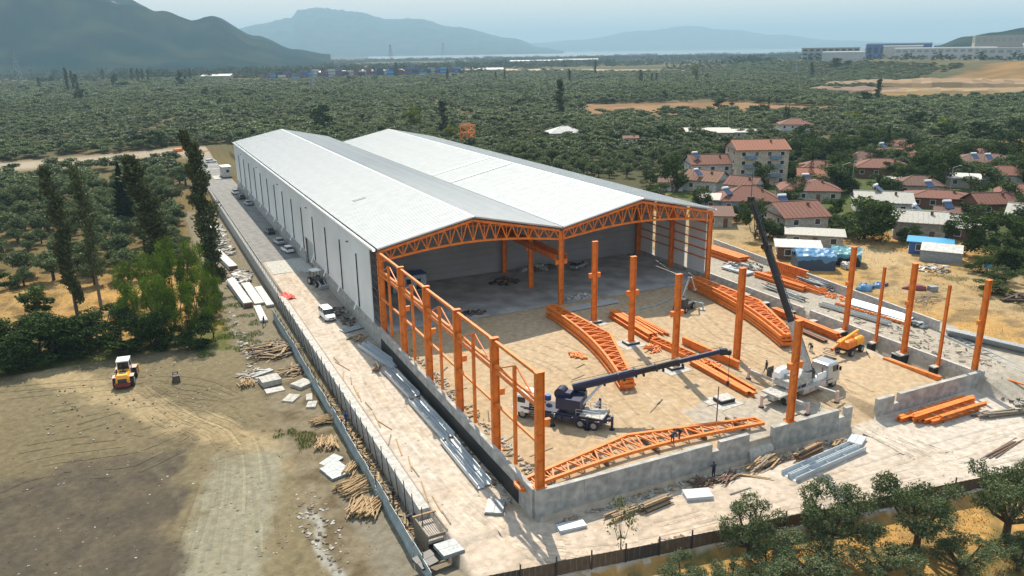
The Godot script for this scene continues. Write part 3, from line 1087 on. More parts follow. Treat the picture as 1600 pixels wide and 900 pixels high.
# ---------------------------------------------------------------- concrete walls
func wall_run(o: Node3D, a: Vector3, b_: Vector3, lo0: float, lo1: float, hi: float, thick: float, n: int, m: Material, called := "wall_panel") -> void:
	# n cast panels between a and b with narrow joints
	for k in n:
		var p := a.lerp(b_, (k + 0.0) / n)
		var q := a.lerp(b_, (k + 1.0) / n)
		var d := (q - p).normalized() * 0.012
		var s := (q - p).cross(Vector3.UP).normalized() * (thick / 2 - 0.004 * (k % 2))
		var y0 := lerpf(lo0, lo1, (k + 0.5) / n)
		var b := mb()
		p += d
		q -= d
		var lo := Vector3(0, y0, 0)
		var up := Vector3(0, hi, 0)
		b.hexa([p + s + lo, q + s + lo, q - s + lo, p - s + lo, p + s + up, q + s + up, q - s + up, p - s + up])
		part(called, b, m, o)

func make_walls() -> void:
	var o := thing("concrete_wall", "grey concrete front wall from the corner to the gap, with a notch", "wall", Vector3(0, 0, 0))
	wall_run(o, Vector3(-0.3, 0, 0.05), Vector3(19.6, 0, 0.05), -2.4, -2.3, 1.18, 0.5, 8, M.concrete)
	wall_run(o, Vector3(19.6, 0, 0.05), Vector3(20.6, 0, 0.05), -2.3, -2.3, 0.3, 0.5, 1, M.concrete)
	wall_run(o, Vector3(20.6, 0, 0.05), Vector3(24.4, 0, 0.05), -2.3, -2.2, 1.18, 0.5, 2, M.concrete)
	o = thing("concrete_wall", "grey concrete wall stub under the single column, with a stepped end", "wall", Vector3(27.6, 0, 0.05))
	wall_run(o, Vector3(0, 0, 0), Vector3(9.4, 0, 0), -2.2, -2.0, 1.18, 0.5, 4, M.concrete)
	wall_run(o, Vector3(9.4, 0, 0), Vector3(10.4, 0, 0), -2.0, -2.0, 0.2, 0.5, 1, M.concrete)
	wall_run(o, Vector3(10.4, 0, 0), Vector3(11.4, 0, 0), -2.0, -2.0, 1.18, 0.5, 1, M.concrete)
	o = thing("concrete_wall", "grey concrete front wall beside the orange beams, with a square hole", "wall", Vector3(43.0, 0, 0.05))
	wall_run(o, Vector3(0, 0, 0), Vector3(2.6, 0, 0), -1.9, -1.9, 1.15, 0.5, 1, M.concrete)
	wall_run(o, Vector3(2.6, 0, 0), Vector3(3.5, 0, 0), -1.9, -1.9, 0.1, 0.5, 1, M.concrete)
	wall_run(o, Vector3(3.5, 0, 0), Vector3(18.2, 0, 0), -1.9, -1.7, 1.15, 0.5, 6, M.concrete)
	o = thing("concrete_ramp", "low pale concrete sill in the gap of the front wall", "ramp", Vector3(26.0, -1.0, 0.1))
	var b := mb()
	b.hexa([Vector3(-1.6, -1.2, 0.9), Vector3(1.6, -1.2, 0.9), Vector3(1.6, -1.2, -1.2), Vector3(-1.6, -1.2, -1.2), Vector3(-1.6, 0.2, 0.35), Vector3(1.6, 0.2, 0.35), Vector3(1.6, 1.05, -1.2), Vector3(-1.6, 1.05, -1.2)])
	part("sill", b, M.concrete_light, o)
	# long side wall: concrete above, bitumen coat below
	o = thing("foundation_wall", "long concrete foundation wall with a black coated foot beside the earth road", "wall", Vector3(-0.3, 0, 0))
	wall_run(o, Vector3(0.02, 0, -0.25), Vector3(0.02, 0, -49.8), -2.3, -2.3, 1.18, 0.5, 14, M.concrete)
	b = mb()
	b.box(Vector3(-0.26, -1.05, -25.7), Vector3(0.03, 2.1, 45.4))
	part("bitumen_coat", b, M.bitumen, o)
	# side wall towards the village
	o = thing("side_wall", "concrete side wall with black coating behind the row of columns", "wall", Vector3(60.35, 0, 0))
	wall_run(o, Vector3(0, 0, -0.3), Vector3(0, 0, -27), -1.4, -1.4, 1.12, 0.42, 11, M.concrete_pale)
	wall_run(o, Vector3(0, 0, -28.4), Vector3(0, 0, -52), -1.4, -1.4, 1.12, 0.42, 9, M.concrete_pale)
	b = mb()
	b.box(Vector3(-0.24, -0.75, -24.5), Vector3(0.03, 1.3, 46))
	part("bitumen_coat", b, M.bitumen, o)
	o = thing("boundary_wall", "low concrete boundary wall between the gravel strip and the dry field", "wall", Vector3(0, 0, 0))
	wall_run(o, Vector3(70.4, 0, -13), Vector3(75.4, 0, -68), 0.2, 0.2, 2.0, 0.35, 22, M.concrete_pale)
	# retaining wall of the road, with a broad cap
	o = thing("retaining_wall", "concrete retaining wall with a rough pale top along the earth road", "wall", Vector3(-8.9, 0, 0))
	wall_run(o, Vector3(0, 0, -6.0), Vector3(0, 0, -82), -4.4, -4.4, -1.62, 1.0, 19, M.concrete_pale)
	wall_run(o, Vector3(-0.3, 0, -82), Vector3(-0.3, 0, -230), -4.4, -4.4, -1.55, 0.5, 24, M.concrete)

# ---------------------------------------------------------------- plants
func rv(r: RandomNumberGenerator) -> Vector3:
	var z := r.randf_range(-1, 1)
	var a := r.randf_range(0, TAU)
	var s := sqrt(1 - z * z)
	return Vector3(s * cos(a), z, s * sin(a))

func crown(r: RandomNumberGenerator, clumps: Array, l: float, w: float, cols: Array, upright := 0.0, shell := 0.45) -> ArrayMesh:
	# clumps: [centre, radii, number of leaf sprays]
	var b := mb(true)
	for q in clumps:
		var tone: float = r.randf_range(0.82, 1.18)
		for k in q[2]:
			var d := rv(r)
			var rad := lerpf(shell, 1.0, sqrt(r.randf()))
			var at: Vector3 = q[0] + d * q[1] * rad * (0.86 + 0.2 * sin(d.x * 7 + d.y * 5 + q[0].x * 3))
			var ax := (rv(r) + d * 0.6 + Vector3.UP * upright).normalized()
			var sd := ax.cross(rv(r)).normalized()
			var c: Color = cols[r.randi() % cols.size()]
			var t := tone * r.randf_range(0.8, 1.2)
			var s := r.randf_range(0.7, 1.3)
			b.leaf(at, ax, sd, l * s, w * s, Color(c.r * t, c.g * t, c.b * t))
	return b.mesh()

func limbs(b: MB, base: Vector3, h: float, r0: float, tips: Array) -> void:
	var fork := base + Vector3(0, h, 0)
	b.tube(base - Vector3(0, 0.4, 0), fork, r0, r0 * 0.72, 8)
	for t in tips:
		var mid: Vector3 = fork.lerp(t, 0.5) + Vector3(0, -0.15, 0)
		b.tube(fork, mid, r0 * 0.55, r0 * 0.38, 6, Color.WHITE, false)
		b.tube(mid, t, r0 * 0.38, r0 * 0.12, 6, Color.WHITE, false)

var OLIVE := [Color(0.072, 0.108, 0.045), Color(0.105, 0.14, 0.066), Color(0.16, 0.19, 0.11), Color(0.058, 0.085, 0.034)]
var GREEN := [Color(0.085, 0.15, 0.022), Color(0.12, 0.19, 0.03), Color(0.06, 0.11, 0.018), Color(0.15, 0.21, 0.04)]
var DARK_SHADED := [Color(0.022, 0.040, 0.014), Color(0.036, 0.057, 0.02), Color(0.058, 0.08, 0.03)]  # dark foliage, darkened further so the colour holds the hedge's shaded side
var POPLAR := [Color(0.06, 0.075, 0.03), Color(0.09, 0.105, 0.045), Color(0.05, 0.06, 0.028), Color(0.12, 0.13, 0.06)]
var YELLOW := [Color(0.16, 0.19, 0.035), Color(0.20, 0.22, 0.05), Color(0.12, 0.15, 0.03)]

func olive_kind(r: RandomNumberGenerator, leaves: int, l: float) -> Array:
	# a tree about 4.6 m high and 5.2 m wide: [trunk mesh, crown mesh]
	var clumps := []
	var tips := []
	var n := r.randi_range(8, 11) if leaves < 8000 else 19
	for k in n:
		var a := TAU * k / n + r.randf_range(-0.4, 0.4)
		var rr := r.randf_range(0.7, 1.75)
		var c := Vector3(cos(a) * rr, r.randf_range(2.0, 3.7), sin(a) * rr)
		if k > n - 3 and n < 15: c = Vector3(r.randf_range(-0.5, 0.5), r.randf_range(3.4, 4.1), r.randf_range(-0.5, 0.5))
		var s := r.randf_range(0.7, 1.15) if n < 15 else r.randf_range(0.42, 0.82)
		clumps.append([c, Vector3(s, s * 0.8, s), int(leaves * s * s / (n * 0.9))])
		if k % 2 == 0: tips.append(c)
	var b := mb()
	limbs(b, Vector3.ZERO, 1.2, 0.22, tips)
	return [b.mesh(), crown(r, clumps, l * 1.25, l * 0.45, OLIVE)]

func bushy_kind(r: RandomNumberGenerator, leaves: int, l: float, cols: Array, h := 1.0, w := 1.0, trunk := 0.25) -> Array:
	# unit tree: height 1, radius 0.5, scaled when placed
	var clumps := []
	var tips := []
	var n := 13
	for k in n:
		var a := r.randf_range(0, TAU)
		var y := lerpf(trunk + 0.08, 0.88, float(k) / (n - 1))
		var rr := r.randf_range(0.10, 0.36) * sqrt(maxf(0.05, 1.0 - pow((y - 0.5) / 0.6, 2)))
		var s := r.randf_range(0.12, 0.21)
		var c := Vector3(cos(a) * rr * w, y * h, sin(a) * rr * w)
		clumps.append([c, Vector3(s, s * 0.75, s), int(leaves / n)])
		if k % 3 == 0: tips.append(c)
	var b := mb()
	limbs(b, Vector3.ZERO, trunk * h, 0.028, tips)
	return [b.mesh(), crown(r, clumps, l, l * 0.55, cols)]

func poplar_kind(r: RandomNumberGenerator, leaves: int, l: float, bend: float, bare := 0.12) -> Array:
	# unit tree: height 1, half width 0.06
	var clumps := []
	var b := mb()
	var last := Vector3(0, -0.02, 0)
	var n := 16
	for k in n:
		var t := (k + 1.0) / n
		var p := Vector3(bend * t * t * t, t * 0.98, 0)
		b.tube(last, p, 0.010 * (1.05 - t), 0.010 * (1.0 - t) + 0.0008, 6, Color.WHITE, false)
		last = p
		if t > bare:
			var s := 0.055 * sqrt(maxf(0.02, 1.0 - pow((t - 0.55) / 0.56, 2))) * r.randf_range(0.75, 1.15)
			clumps.append([p + Vector3(r.randf_range(-0.02, 0.02), 0, r.randf_range(-0.02, 0.02)), Vector3(s, 0.06, s), int(leaves / n)])
	return [b.mesh(), crown(r, clumps, l, l * 0.45, POPLAR, 1.4, 0.2)]

func cone_kind(r: RandomNumberGenerator, leaves: int) -> Array:
	var clumps := []
	for k in 14:
		var t := (k + 0.5) / 14
		var s := 0.5 * (1.0 - t) * (0.55 + 0.45 * minf(1, t * 5)) + 0.03
		clumps.append([Vector3(0, 0.08 + t * 0.9, 0), Vector3(s, 0.07, s), int(leaves * (0.4 + s * 2) / 12)])
	var b := mb()
	b.tube(Vector3(0, -0.03, 0), Vector3(0, 0.9, 0), 0.02, 0.004, 6)
	return [b.mesh(), crown(r, clumps, 0.05, 0.02, [Color(0.014, 0.022, 0.011), Color(0.02, 0.03, 0.014)], 0.8, 0.3)]

func tree(called: String, label: String, category: String, kind: Array, leaf: Material, at: Vector3, turn: float, grow: Vector3, group := "", bark: Material = null) -> Node3D:
	var o := Node3D.new()
	o.name = numbered(called)
	add_child(o)
	tag(o, label, category, group)
	o.transform = Transform3D(Basis(Vector3.UP, turn).scaled_local(grow), at)
	piece("trunk", kind[0], bark if bark else M.bark, o)
	piece("crown", kind[1], leaf, o)
	return o

func hidden_by_hall(p: Vector3) -> bool:
	for k in range(1, 60):
		var q := EYE.lerp(p, k / 60.0)
		if q.x > 0 and q.x < 60 and q.z < -50 and q.z > -205 and q.y < 12: return true
	return false

func olive_ground(x: float, z: float) -> bool:
	if x > -21 and x < 79 and z > -222 and z < 200: return false
	if z > -88: return x > 215 and x * 0.83 + z * 0.25 < 480
	if x > -14 and x < 14 and z > -330: return false
	if x < 14 and z > -334 and z < -299: return false
	if x < 0 and z > -112: return false
	if x < 0 and z > -126 and na.get_noise_2d(x * 2, z * 2) > 0.0: return false
	if x > 78 and x < 190 and z > -150: return false
	if x > 120 and x < 570 and z < -1240 and z > -1430: return false
	if x * 0.83 + z * 0.25 > (500 if z > -600 else 590) and z > -1500: return false
	if x < 0 and x > -70 and z > -330 and z < -290: return false
	for q in fields:
		if Geometry2D.is_point_in_polygon(Vector2(x, z), q[0]): return false
	for h in house_spots:
		if Vector2(x - h.x, z - h.y).length() < 15: return false
	return true

var house_spots := [Vector2(152, -267), Vector2(207, -226), Vector2(256, -236), Vector2(164, -232), Vector2(138, -136), Vector2(152, -146), Vector2(200, -150), Vector2(215, -120)]

func make_groves() -> void:
	var r := RandomNumberGenerator.new()
	r.seed = 77
	var near := []
	for k in 4: near.append(olive_kind(r, 2800, 0.32))
	var mid := []
	for k in 3: mid.append(olive_kind(r, 900, 0.56))
	var spots := []
	# plantation grid with jitter, thinning out into coarser cells with distance
	for ring in [[60.0, 420.0, 6.0], [420.0, 900.0, 7.2], [900.0, 1600.0, 9.5]]:
		var lim: float = ring[1]
		var c: float = ring[2]
		var n := int(lim * 1.15 / c)
		for i in range(-n, n):
			for j in range(0, n + 14):
				var x := EYE.x + (i + r.randf_range(-0.28, 0.28)) * c
				var z := 10.0 - (j + r.randf_range(-0.28, 0.28)) * c
				var d := Vector2(x - EYE.x, z - EYE.z).length()
				if d < ring[0] or d >= lim: continue
				if not seen(Vector3(x, 2, z), 0.1): continue
				if r.randf() < 0.04 or not olive_ground(x, z): continue
				# tracks between the plots, and plots of uneven age
				var px := x * 0.94 + z * 0.34 + 9 * sin(z * 0.02)
				var pz := z * 0.94 - x * 0.34 + 7 * sin(x * 0.03)
				if d > 130 and (fposmod(px, 173.0) < 6.5 or fposmod(pz, 128.0) < 6.0): continue
				if r.randf() < 0.5 * ramp(0.25, 0.5, nb.get_noise_2d(x * 0.06, z * 0.06)): continue
				spots.append([d, x, z, c])
	spots.sort_custom(func(a, b): return a[0] < b[0])
	var placed := 0
	var lots := [[], [], []]
	for s in spots:
		var y := height(s[1], s[2])
		var at := Vector3(s[1], y, s[2])
		var g := r.randf_range(0.7, 1.35) * (1.0 + 0.35 * nb.get_noise_2d(s[1] * 0.08, s[2] * 0.08))
		if r.randf() < 0.015: g *= 1.4
		if s[0] < 280 and s[1] < 0: g *= 1.08
		if placed < 290 and s[0] < 420 and not hidden_by_hall(at + Vector3(0, 4, 0)):
			var lab := "grey-green olive tree in the grove behind the dry grass and poplars" if s[1] < 10 else "grey-green olive tree in the grove behind the village houses"
			tree("olive_tree", lab, "olive tree", near[placed % 4], M.leaf_olive, at, r.randf_range(0, TAU), Vector3(g * 1.25, g * r.randf_range(0.9, 1.15), g * 1.25), "olive trees in rows of the groves")
			placed += 1
		else:
			var big: float = g * s[3] / 6.0 * 1.45
			var plot := na.get_noise_2d(floorf(s[1] / 58.0) * 97.0, floorf(s[2] / 43.0) * 71.0)
			var shade := r.randf_range(0.92, 1.3) * (1.0 + 0.4 * plot)
			if r.randf() < 0.04: shade *= 0.65
			var pale := 0.10 * na.get_noise_2d(s[1] * 0.4 + 900, s[2] * 0.4)
			lots[r.randi() % 3].append([Transform3D(Basis(Vector3.UP, r.randf_range(0, TAU)).scaled_local(Vector3(big, g * r.randf_range(0.72, 0.92), big)), at), Color(shade + pale, shade + pale * 0.6, shade)])
	var o := thing("olive_grove", "wide grove of grey-green olive trees covering the plain", "grove")
	o.set_meta("kind", "stuff")
	for k in 3:
		var mm := MultiMesh.new()
		mm.transform_format = MultiMesh.TRANSFORM_3D
		mm.use_colors = true
		mm.mesh = mid[k][1]
		mm.instance_count = lots[k].size()
		for i in lots[k].size():
			mm.set_instance_transform(i, lots[k][i][0])
			mm.set_instance_color(i, lots[k][i][1])
		var mi := MultiMeshInstance3D.new()
		mi.name = "foliage"
		mi.multimesh = mm
		mi.material_override = M.leaf_olive
		mi.set_meta("kind", "stuff")
		o.add_child(mi, true)
	# woods and windbreaks of the far plain
	var far := []
	for k in 2: far.append(bushy_kind(r, 420, 0.10, DARK_SHADED, 1, 1.5, 0.05))
	var lot := []
	for k in 15000:
		var d := sqrt(r.randf_range(1500.0 * 1500.0, 4700.0 * 4700.0))
		var az := deg_to_rad(r.randf_range(-9, 60))
		var p := Vector2(EYE.x + sin(az) * d, EYE.z - cos(az) * d)
		var belt := na.get_noise_2d(p.x * 0.035, p.y * 0.16)
		if belt < -0.08: continue
		if p.x * 0.83 + p.y * 0.25 > 640 and p.y > -1700: continue
		var bad := false
		for q in fields:
			if Geometry2D.is_point_in_polygon(p, q[0]): bad = true
		if bad: continue
		var hgt_ := r.randf_range(6, 13) * (1.3 if belt > 0.25 else 0.7)
		lot.append(Transform3D(Basis(Vector3.UP, r.randf_range(0, TAU)).scaled_local(Vector3(r.randf_range(14, 30), hgt_, r.randf_range(14, 30))), Vector3(p.x, height(p.x, p.y) - 0.5, p.y)))
	var mm := MultiMesh.new()
	mm.transform_format = MultiMesh.TRANSFORM_3D
	mm.mesh = far[0][1]
	mm.instance_count = lot.size()
	for i in lot.size(): mm.set_instance_transform(i, lot[i])
	var mi := MultiMeshInstance3D.new()
	mi.name = numbered("treeline")
	mi.multimesh = mm
	mi.material_override = M.leaf_dark
	add_child(mi)
	tag(mi, "dark tree belts crossing the hazy plain below the mountains", "woods", "", "stuff")

func make_trees() -> void:
	var r := RandomNumberGenerator.new()
	r.seed = 31
	# tall poplars beside the grove
	var lab := ["tall dark poplar with a thin leaning crown beside the dry grass", "tall sparse poplar with a bare pale stem in the dry grass", "tall broad poplar bent at the tip behind the green thicket", "tall poplar at the edge of the asphalt road and debris strip"]
	var P := [[-41.9, -3.7, -95.2, 25.1, -1.4, 1.7], [-38.1, -3.7, -96.4, 24.8, -0.6, 1.6], [-27.4, -3.7, -107.6, 24.6, -3.4, 2.9], [-18.7, -3.7, -95.7, 29.6, -1.8, 2.3]]
	for k in 4:
		var q: Array = P[k]
		var w: float = q[5] / 0.055
		var kind := poplar_kind(r, 8000 if k != 1 else 3200, 0.019, q[4] / w, 0.12 if k != 1 else 0.3)
		tree("poplar_tree", lab[k], "poplar tree", kind, M.leaf_poplar, Vector3(q[0], q[1], q[2]), -0.44, Vector3(w, q[3], w), "", M.bark_pale if k == 1 else M.bark)
	tree("cypress_tree", "dark conical cypress standing among the olive trees", "cypress tree", cone_kind(r, 7000), M.leaf_dark, Vector3(-33.5, -3.5, -168.4), 0.4, Vector3(7.6, 17.0, 7.6))
	# thicket along the edge of the cleared lot
	var dk := []
	for k in 3: dk.append(bushy_kind(r, 10000, 0.034, [DARK_SHADED[0], DARK_SHADED[0], DARK_SHADED[1], GREEN[2]], 1, 1, 0.04))  # mostly the darkest tones: the hedge's shade is painted into its leaves
	var n := 0
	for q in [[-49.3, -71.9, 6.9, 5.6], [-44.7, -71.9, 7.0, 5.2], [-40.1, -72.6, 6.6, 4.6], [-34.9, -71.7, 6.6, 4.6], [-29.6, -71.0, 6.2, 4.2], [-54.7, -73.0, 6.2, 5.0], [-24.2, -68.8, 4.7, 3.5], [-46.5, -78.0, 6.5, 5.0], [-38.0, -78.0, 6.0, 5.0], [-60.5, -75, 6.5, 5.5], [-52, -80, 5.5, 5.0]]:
		tree("dark_bush", "dense dark bush in the hedge along the cleared lot, shade painted into its leaves", "bush", dk[n % 3], M.leaf_dark, Vector3(q[0], -4.1, q[1]), r.randf_range(0, TAU), Vector3(q[3] * 2.3, q[2], q[3] * 2.3), "dark bushes of the hedge")
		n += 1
	for q in [[-54.7, -120.1, 3.4, 2.5], [-48.4, -99.7, 5.2, 3.2]]:
		tree("dark_bush", ["small round bush in the dry grass beside the olive rows", "round bush in the dry grass in front of the poplars"][n % 2], "bush", bushy_kind(r, 1800, 0.09, [OLIVE[0], OLIVE[3], GREEN[2]], 1, 1, 0.06), M.leaf_green, Vector3(q[0], -3.9, q[1]), 0.3, Vector3(q[3] * 2.3, q[2], q[3] * 2.3))
		n += 1
	var gk := []
	for k in 3: gk.append(bushy_kind(r, 9000, 0.026, GREEN, 1, 1, 0.12))
	n = 0
	for q in [[-33.9, -88.1, 10.2, 3.3], [-29.9, -86.0, 11.9, 3.3], [-26.7, -78.8, 15.2, 4.2], [-23.3, -78.8, 14.3, 3.5], [-21.5, -72.0, 11.6, 3.1], [-32.7, -75.0, 9.8, 4.0], [-28.6, -73.9, 10.8, 4.0], [-19.8, -84.2, 6.3, 2.4], [-25.1, -72.0, 9.8, 4.0], [-20.0, -92, 8, 2.6], [-29, -94, 9, 3.4]]:
		tree("leafy_tree", "bright green young tree in the thicket between poplars and cleared lot", "tree", gk[n % 3], M.leaf_green, Vector3(q[0], -4.0, q[1]), r.randf_range(0, TAU), Vector3(q[3] * 1.65, q[2] * 1.05, q[3] * 1.65), "bright green trees of the thicket")
		n += 1
	# olives outside the front fence
	var fo := []
	for k in 3: fo.append(olive_kind(r, 22000, 0.125))
	n = 0
	for q in [[13.6, 12.6, 6.1, 3.3], [20.2, 15.2, 7.5, 3.5], [27.0, 18.3, 7.8, 4.1], [35.4, 20.6, 8.1, 4.5], [16.3, 16.5, 3.7, 4.0], [21.6, 19.6, 4.2, 3.7], [27.5, 22.1, 4.3, 3.2], [13.1, 15.4, 3.4, 2.9], [6.4, 12.8, 2.6, 2.4], [32.1, 23.9, 4.3, 2.9], [42.5, 18.6, 5.6, 2.5], [10.0, 14.8, 2.6, 2.2]]:
		var tall: bool = q[2] > 5
		tree("olive_tree", "tall olive tree against the front fence, its crown over the yard" if tall else "low olive tree in the dry grass outside the front fence", "olive tree", fo[n % 3], M.leaf_olive, Vector3(q[0], -2.7, q[1]), r.randf_range(0, TAU), Vector3(q[3] / 2.4, q[2] / 4.6, q[3] / 2.4), "olive trees outside the front fence")
		n += 1
	tree("young_tree", "thin young tree with a sparse crown inside the front fence", "tree", bushy_kind(r, 420, 0.06, OLIVE, 1, 1.6, 0.3), M.leaf_olive, Vector3(4.0, -2.1, 7.6), 0.4, Vector3(2.6, 6.0, 2.6))
	# trees of the village
	var vk := []
	for k in 4: vk.append(bushy_kind(r, 5200, 0.040, [DARK_SHADED[1], DARK_SHADED[2], GREEN[2], OLIVE[3]], 1, 1, 0.14))
	n = 0
	for q in [[105.7, -57.2, 9.3, 7.3], [104.7, -64.8, 4.5, 5.5], [126.1, -110.0, 8.5, 4.4], [86.2, -68.0, 8.5, 4.0], [114.0, -85.5, 6.3, 3.9], [115.6, -34.8, 8.6, 6.0], [128.5, -39.6, 6.2, 4.5], [111.6, -39.8, 8.1, 4.3], [175.9, -81.1, 7.8, 6.9], [176.4, -93.0, 10.8, 6.4], [142.5, -100.5, 7.9, 7.0], [104.9, -122.2, 10.7, 4.5], [116.2, -128.2, 5.2, 3.7], [105.8, -134.3, 5.2, 3.7], [122.0, -68.1, 5.2, 4.4], [217.7, -131.7, 6.2, 5.6], [241.0, -117.5, 10.8, 6.6], [88.5, -66.7, 3.7, 4.0], [107.0, -72.5, 4.7, 3.6], [173.4, -123.3, 5.0, 5.1], [100.4, -23.4, 2.8, 3.2], [102.2, -29.3, 2.9, 2.8], [137.4, -55.5, 5.0, 4.3], [94.4, -83.5, 4.0, 3.0], [160.2, -167.0, 6.3, 3.4], [204.3, -150.1, 5.3, 4.6], [140, -45, 7, 5], [150, -52, 6, 5], [124, -28, 6, 5], [135, -32, 7, 5.5], [122, -52, 5, 4], [188, -72, 8, 7], [200, -80, 8, 7], [165, -95, 7, 5], [150, -92, 6, 4], [128, -98, 6, 4], [158, -112, 6, 5], [186, -105, 7, 5], [112, -100, 5, 4], [96, -98, 6, 4], [90, -108, 6, 4.5], [110, -50, 4, 3], [108, -30, 4, 3.5], [92, -20, 2.5, 3], [99, -14, 3, 3.5]]:
		tree("garden_tree", "dark green garden tree between the village houses", "tree", vk[n % 4], M.leaf_dark if n % 3 else M.leaf_green, Vector3(q[0], 0.8, q[1]), r.randf_range(0, TAU), Vector3(q[3] * 2.2, q[2], q[3] * 2.2), "garden trees of the village")
		n += 1
	var houses := [Vector2(97, -69), Vector2(108, -95), Vector2(137, -125), Vector2(126, -133), Vector2(116, -121), Vector2(107, -126), Vector2(130, -98), Vector2(179, -116), Vector2(207, -134), Vector2(211, -105), Vector2(132, -76), Vector2(151, -75), Vector2(117, -54), Vector2(136, -60), Vector2(171, -67), Vector2(183, -91), Vector2(163, -97), Vector2(101, -97), Vector2(88, -83), Vector2(129, -54), Vector2(124, -47), Vector2(106, -42), Vector2(104, -38), Vector2(92, -58), Vector2(82, -52)]
	for k in 250:
		var p := Vector2(r.randf_range(92, 235), r.randf_range(-175, -22))
		var ok := p.x + p.y * 0.55 > 62
		for h in houses:
			if p.distance_to(h) < 10.5: ok = false
		if p.x < 104 and p.y > -62: ok = false
		if not ok: continue
		var g := r.randf_range(3.8, 8.5)
		tree("garden_tree", "dark green garden tree between the village houses", "tree", vk[n % 4], M.leaf_dark if n % 3 else M.leaf_green, Vector3(p.x, 0.7, p.y), r.randf_range(0, TAU), Vector3(g * 1.5, g, g * 1.5), "garden trees of the village")
		n += 1
	for q in [[214.7, -143.7, 11.5, 2.6], [141.1, -107.3, 10.7, 1.8], [274, -256, 11, 2.4], [294, -290, 12, 2.6], [282, -262, 10, 2.0], [268, -248, 9, 2]]:
		tree("cypress_tree", "slim dark cypress rising behind the village roofs", "cypress tree", cone_kind(r, 900), M.leaf_dark, Vector3(q[0], 0.8, q[1]), 0.2, Vector3(q[3] * 2, q[2], q[3] * 2), "village cypresses")
	# single trees standing out of the plain
	var fk := []
	for k in 3: fk.append(bushy_kind(r, 1500, 0.085, DARK_SHADED + [GREEN[2]], 1, 1.25, 0.08))
	var yk := bushy_kind(r, 1500, 0.08, YELLOW, 1, 1.25, 0.1)
	n = 0
	for q in [[60.9, -362.6, 14.3, 8.7, 0], [103.4, -338.4, 13.2, 7.6, 1], [90.7, -390.7, 6.4, 4.4, 0], [102.3, -283.8, 7.5, 5.7, 1], [43.8, -767.8, 8.9, 10.4, 0], [-67.5, -831.9, 11.4, 8.1, 0], [38.7, -1094.2, 20.2, 7.6, 0], [-41.2, -1144.5, 18.0, 5.9, 0], [-29.9, -1087.5, 9.4, 14.6, 0], [177.5, -229.8, 7.7, 5.6, 0], [158.6, -257.7, 4.0, 6.7, 0], [353.5, -471.9, 7.4, 5.1, 0], [315.7, -353.8, 8.8, 7.4, 0], [452.4, -447.0, 6.0, 7.8, 0], [440.3, -353.1, 8.8, 6.8, 0], [307.0, -309.1, 7.4, 7.5, 0], [328.8, -293.4, 5.5, 7.5, 0], [315.1, -250.7, 6.6, 10.1, 1], [-20.1, -338.2, 8.0, 5.8, 0], [38.6, -611.8, 7.3, 5.0, 0], [243.7, -407.4, 5.0, 3.0, 0], [270.6, -360.1, 3.9, 4.8, 0], [-142.6, -1479.2, 12.1, 12.6, 0], [907.9, -812.3, 15.2, 18.6, 0], [690.1, -864.1, 18.8, 8.9, 1], [293.7, -169.7, 8.1, 11.0, 0], [298.7, -182.5, 8.4, 8.5, 1], [290.2, -157.2, 7.8, 9.3, 0], [323.0, -166.5, 8.3, 8.5, 0], [314.6, -208.0, 9.0, 7.7, 0], [238.5, -205.7, 6.9, 5.6, 0]]:
		var g := height(q[0], q[1])
		tree("field_tree", "yellow-green broad tree standing above the olive grove" if q[4] else "dark round tree standing above the olive grove", "tree", yk if q[4] else fk[n % 3], M.leaf_green if q[4] else M.leaf_dark, Vector3(q[0], g, q[1]), r.randf_range(0, TAU), Vector3(q[3] * 1.9, q[2], q[3] * 1.9), "single trees of the plain")
		n += 1
	var pk := [poplar_kind(r, 700, 0.05, 0.0), poplar_kind(r, 700, 0.05, 0.012)]
	n = 0
	for q in [[108.9, -312.0, 15.9, 2.8], [116.7, -321.8, 5.7, 1.6], [216.4, -390.2, 21.1, 3.4], [-86.1, -1074.2, 24.9, 2.7], [-80.1, -1029.6, 21.8, 3.0], [-92.7, -1080.0, 28.0, 2.8], [-60.3, -1468.2, 21.6, 3.2], [-17.9, -1352.1, 21.2, 3.0], [-9.5, -1310.3, 21.6, 2.4], [-3.4, -1304.1, 20.6, 2.4], [4.4, -1296.3, 19.6, 2.9], [47.1, -1285.8, 18.8, 2.4], [66.2, -1335.7, 19.6, 2.5], [-157.0, -1849.7, 17.6, 3.3], [-131.3, -1180.2, 16.3, 2.5], [416.8, -931.7, 13.1, 1.7], [435.3, -943.2, 15.0, 1.7], [367.5, -983.2, 18.4, 2.2], [518.1, -744.8, 15.3, 1.9], [519.7, -743.2, 13.1, 1.1], [538.1, -750.0, 11.1, 1.5], [541.9, -746.2, 11.8, 1.5], [574.4, -713.1, 13.0, 1.9], [467.1, -822.4, 16.8, 2.4], [644.8, -1055.1, 21.4, 2.5], [755.7, -713.4, 19.5, 3.2], [446.9, -347.9, 16.6, 2.5], [365.9, -1205.1, 23.7, 2.6]]:
		tree("poplar_tree", "slim dark poplar rising out of the distant groves", "poplar tree", pk[n % 2], M.leaf_dark, Vector3(q[0], height(q[0], q[1]), q[1]), r.randf_range(0, TAU), Vector3(q[3] / 0.055, q[2], q[3] / 0.055), "distant poplars")
		n += 1
	# weeds and ground cover
	var b := mb(true)
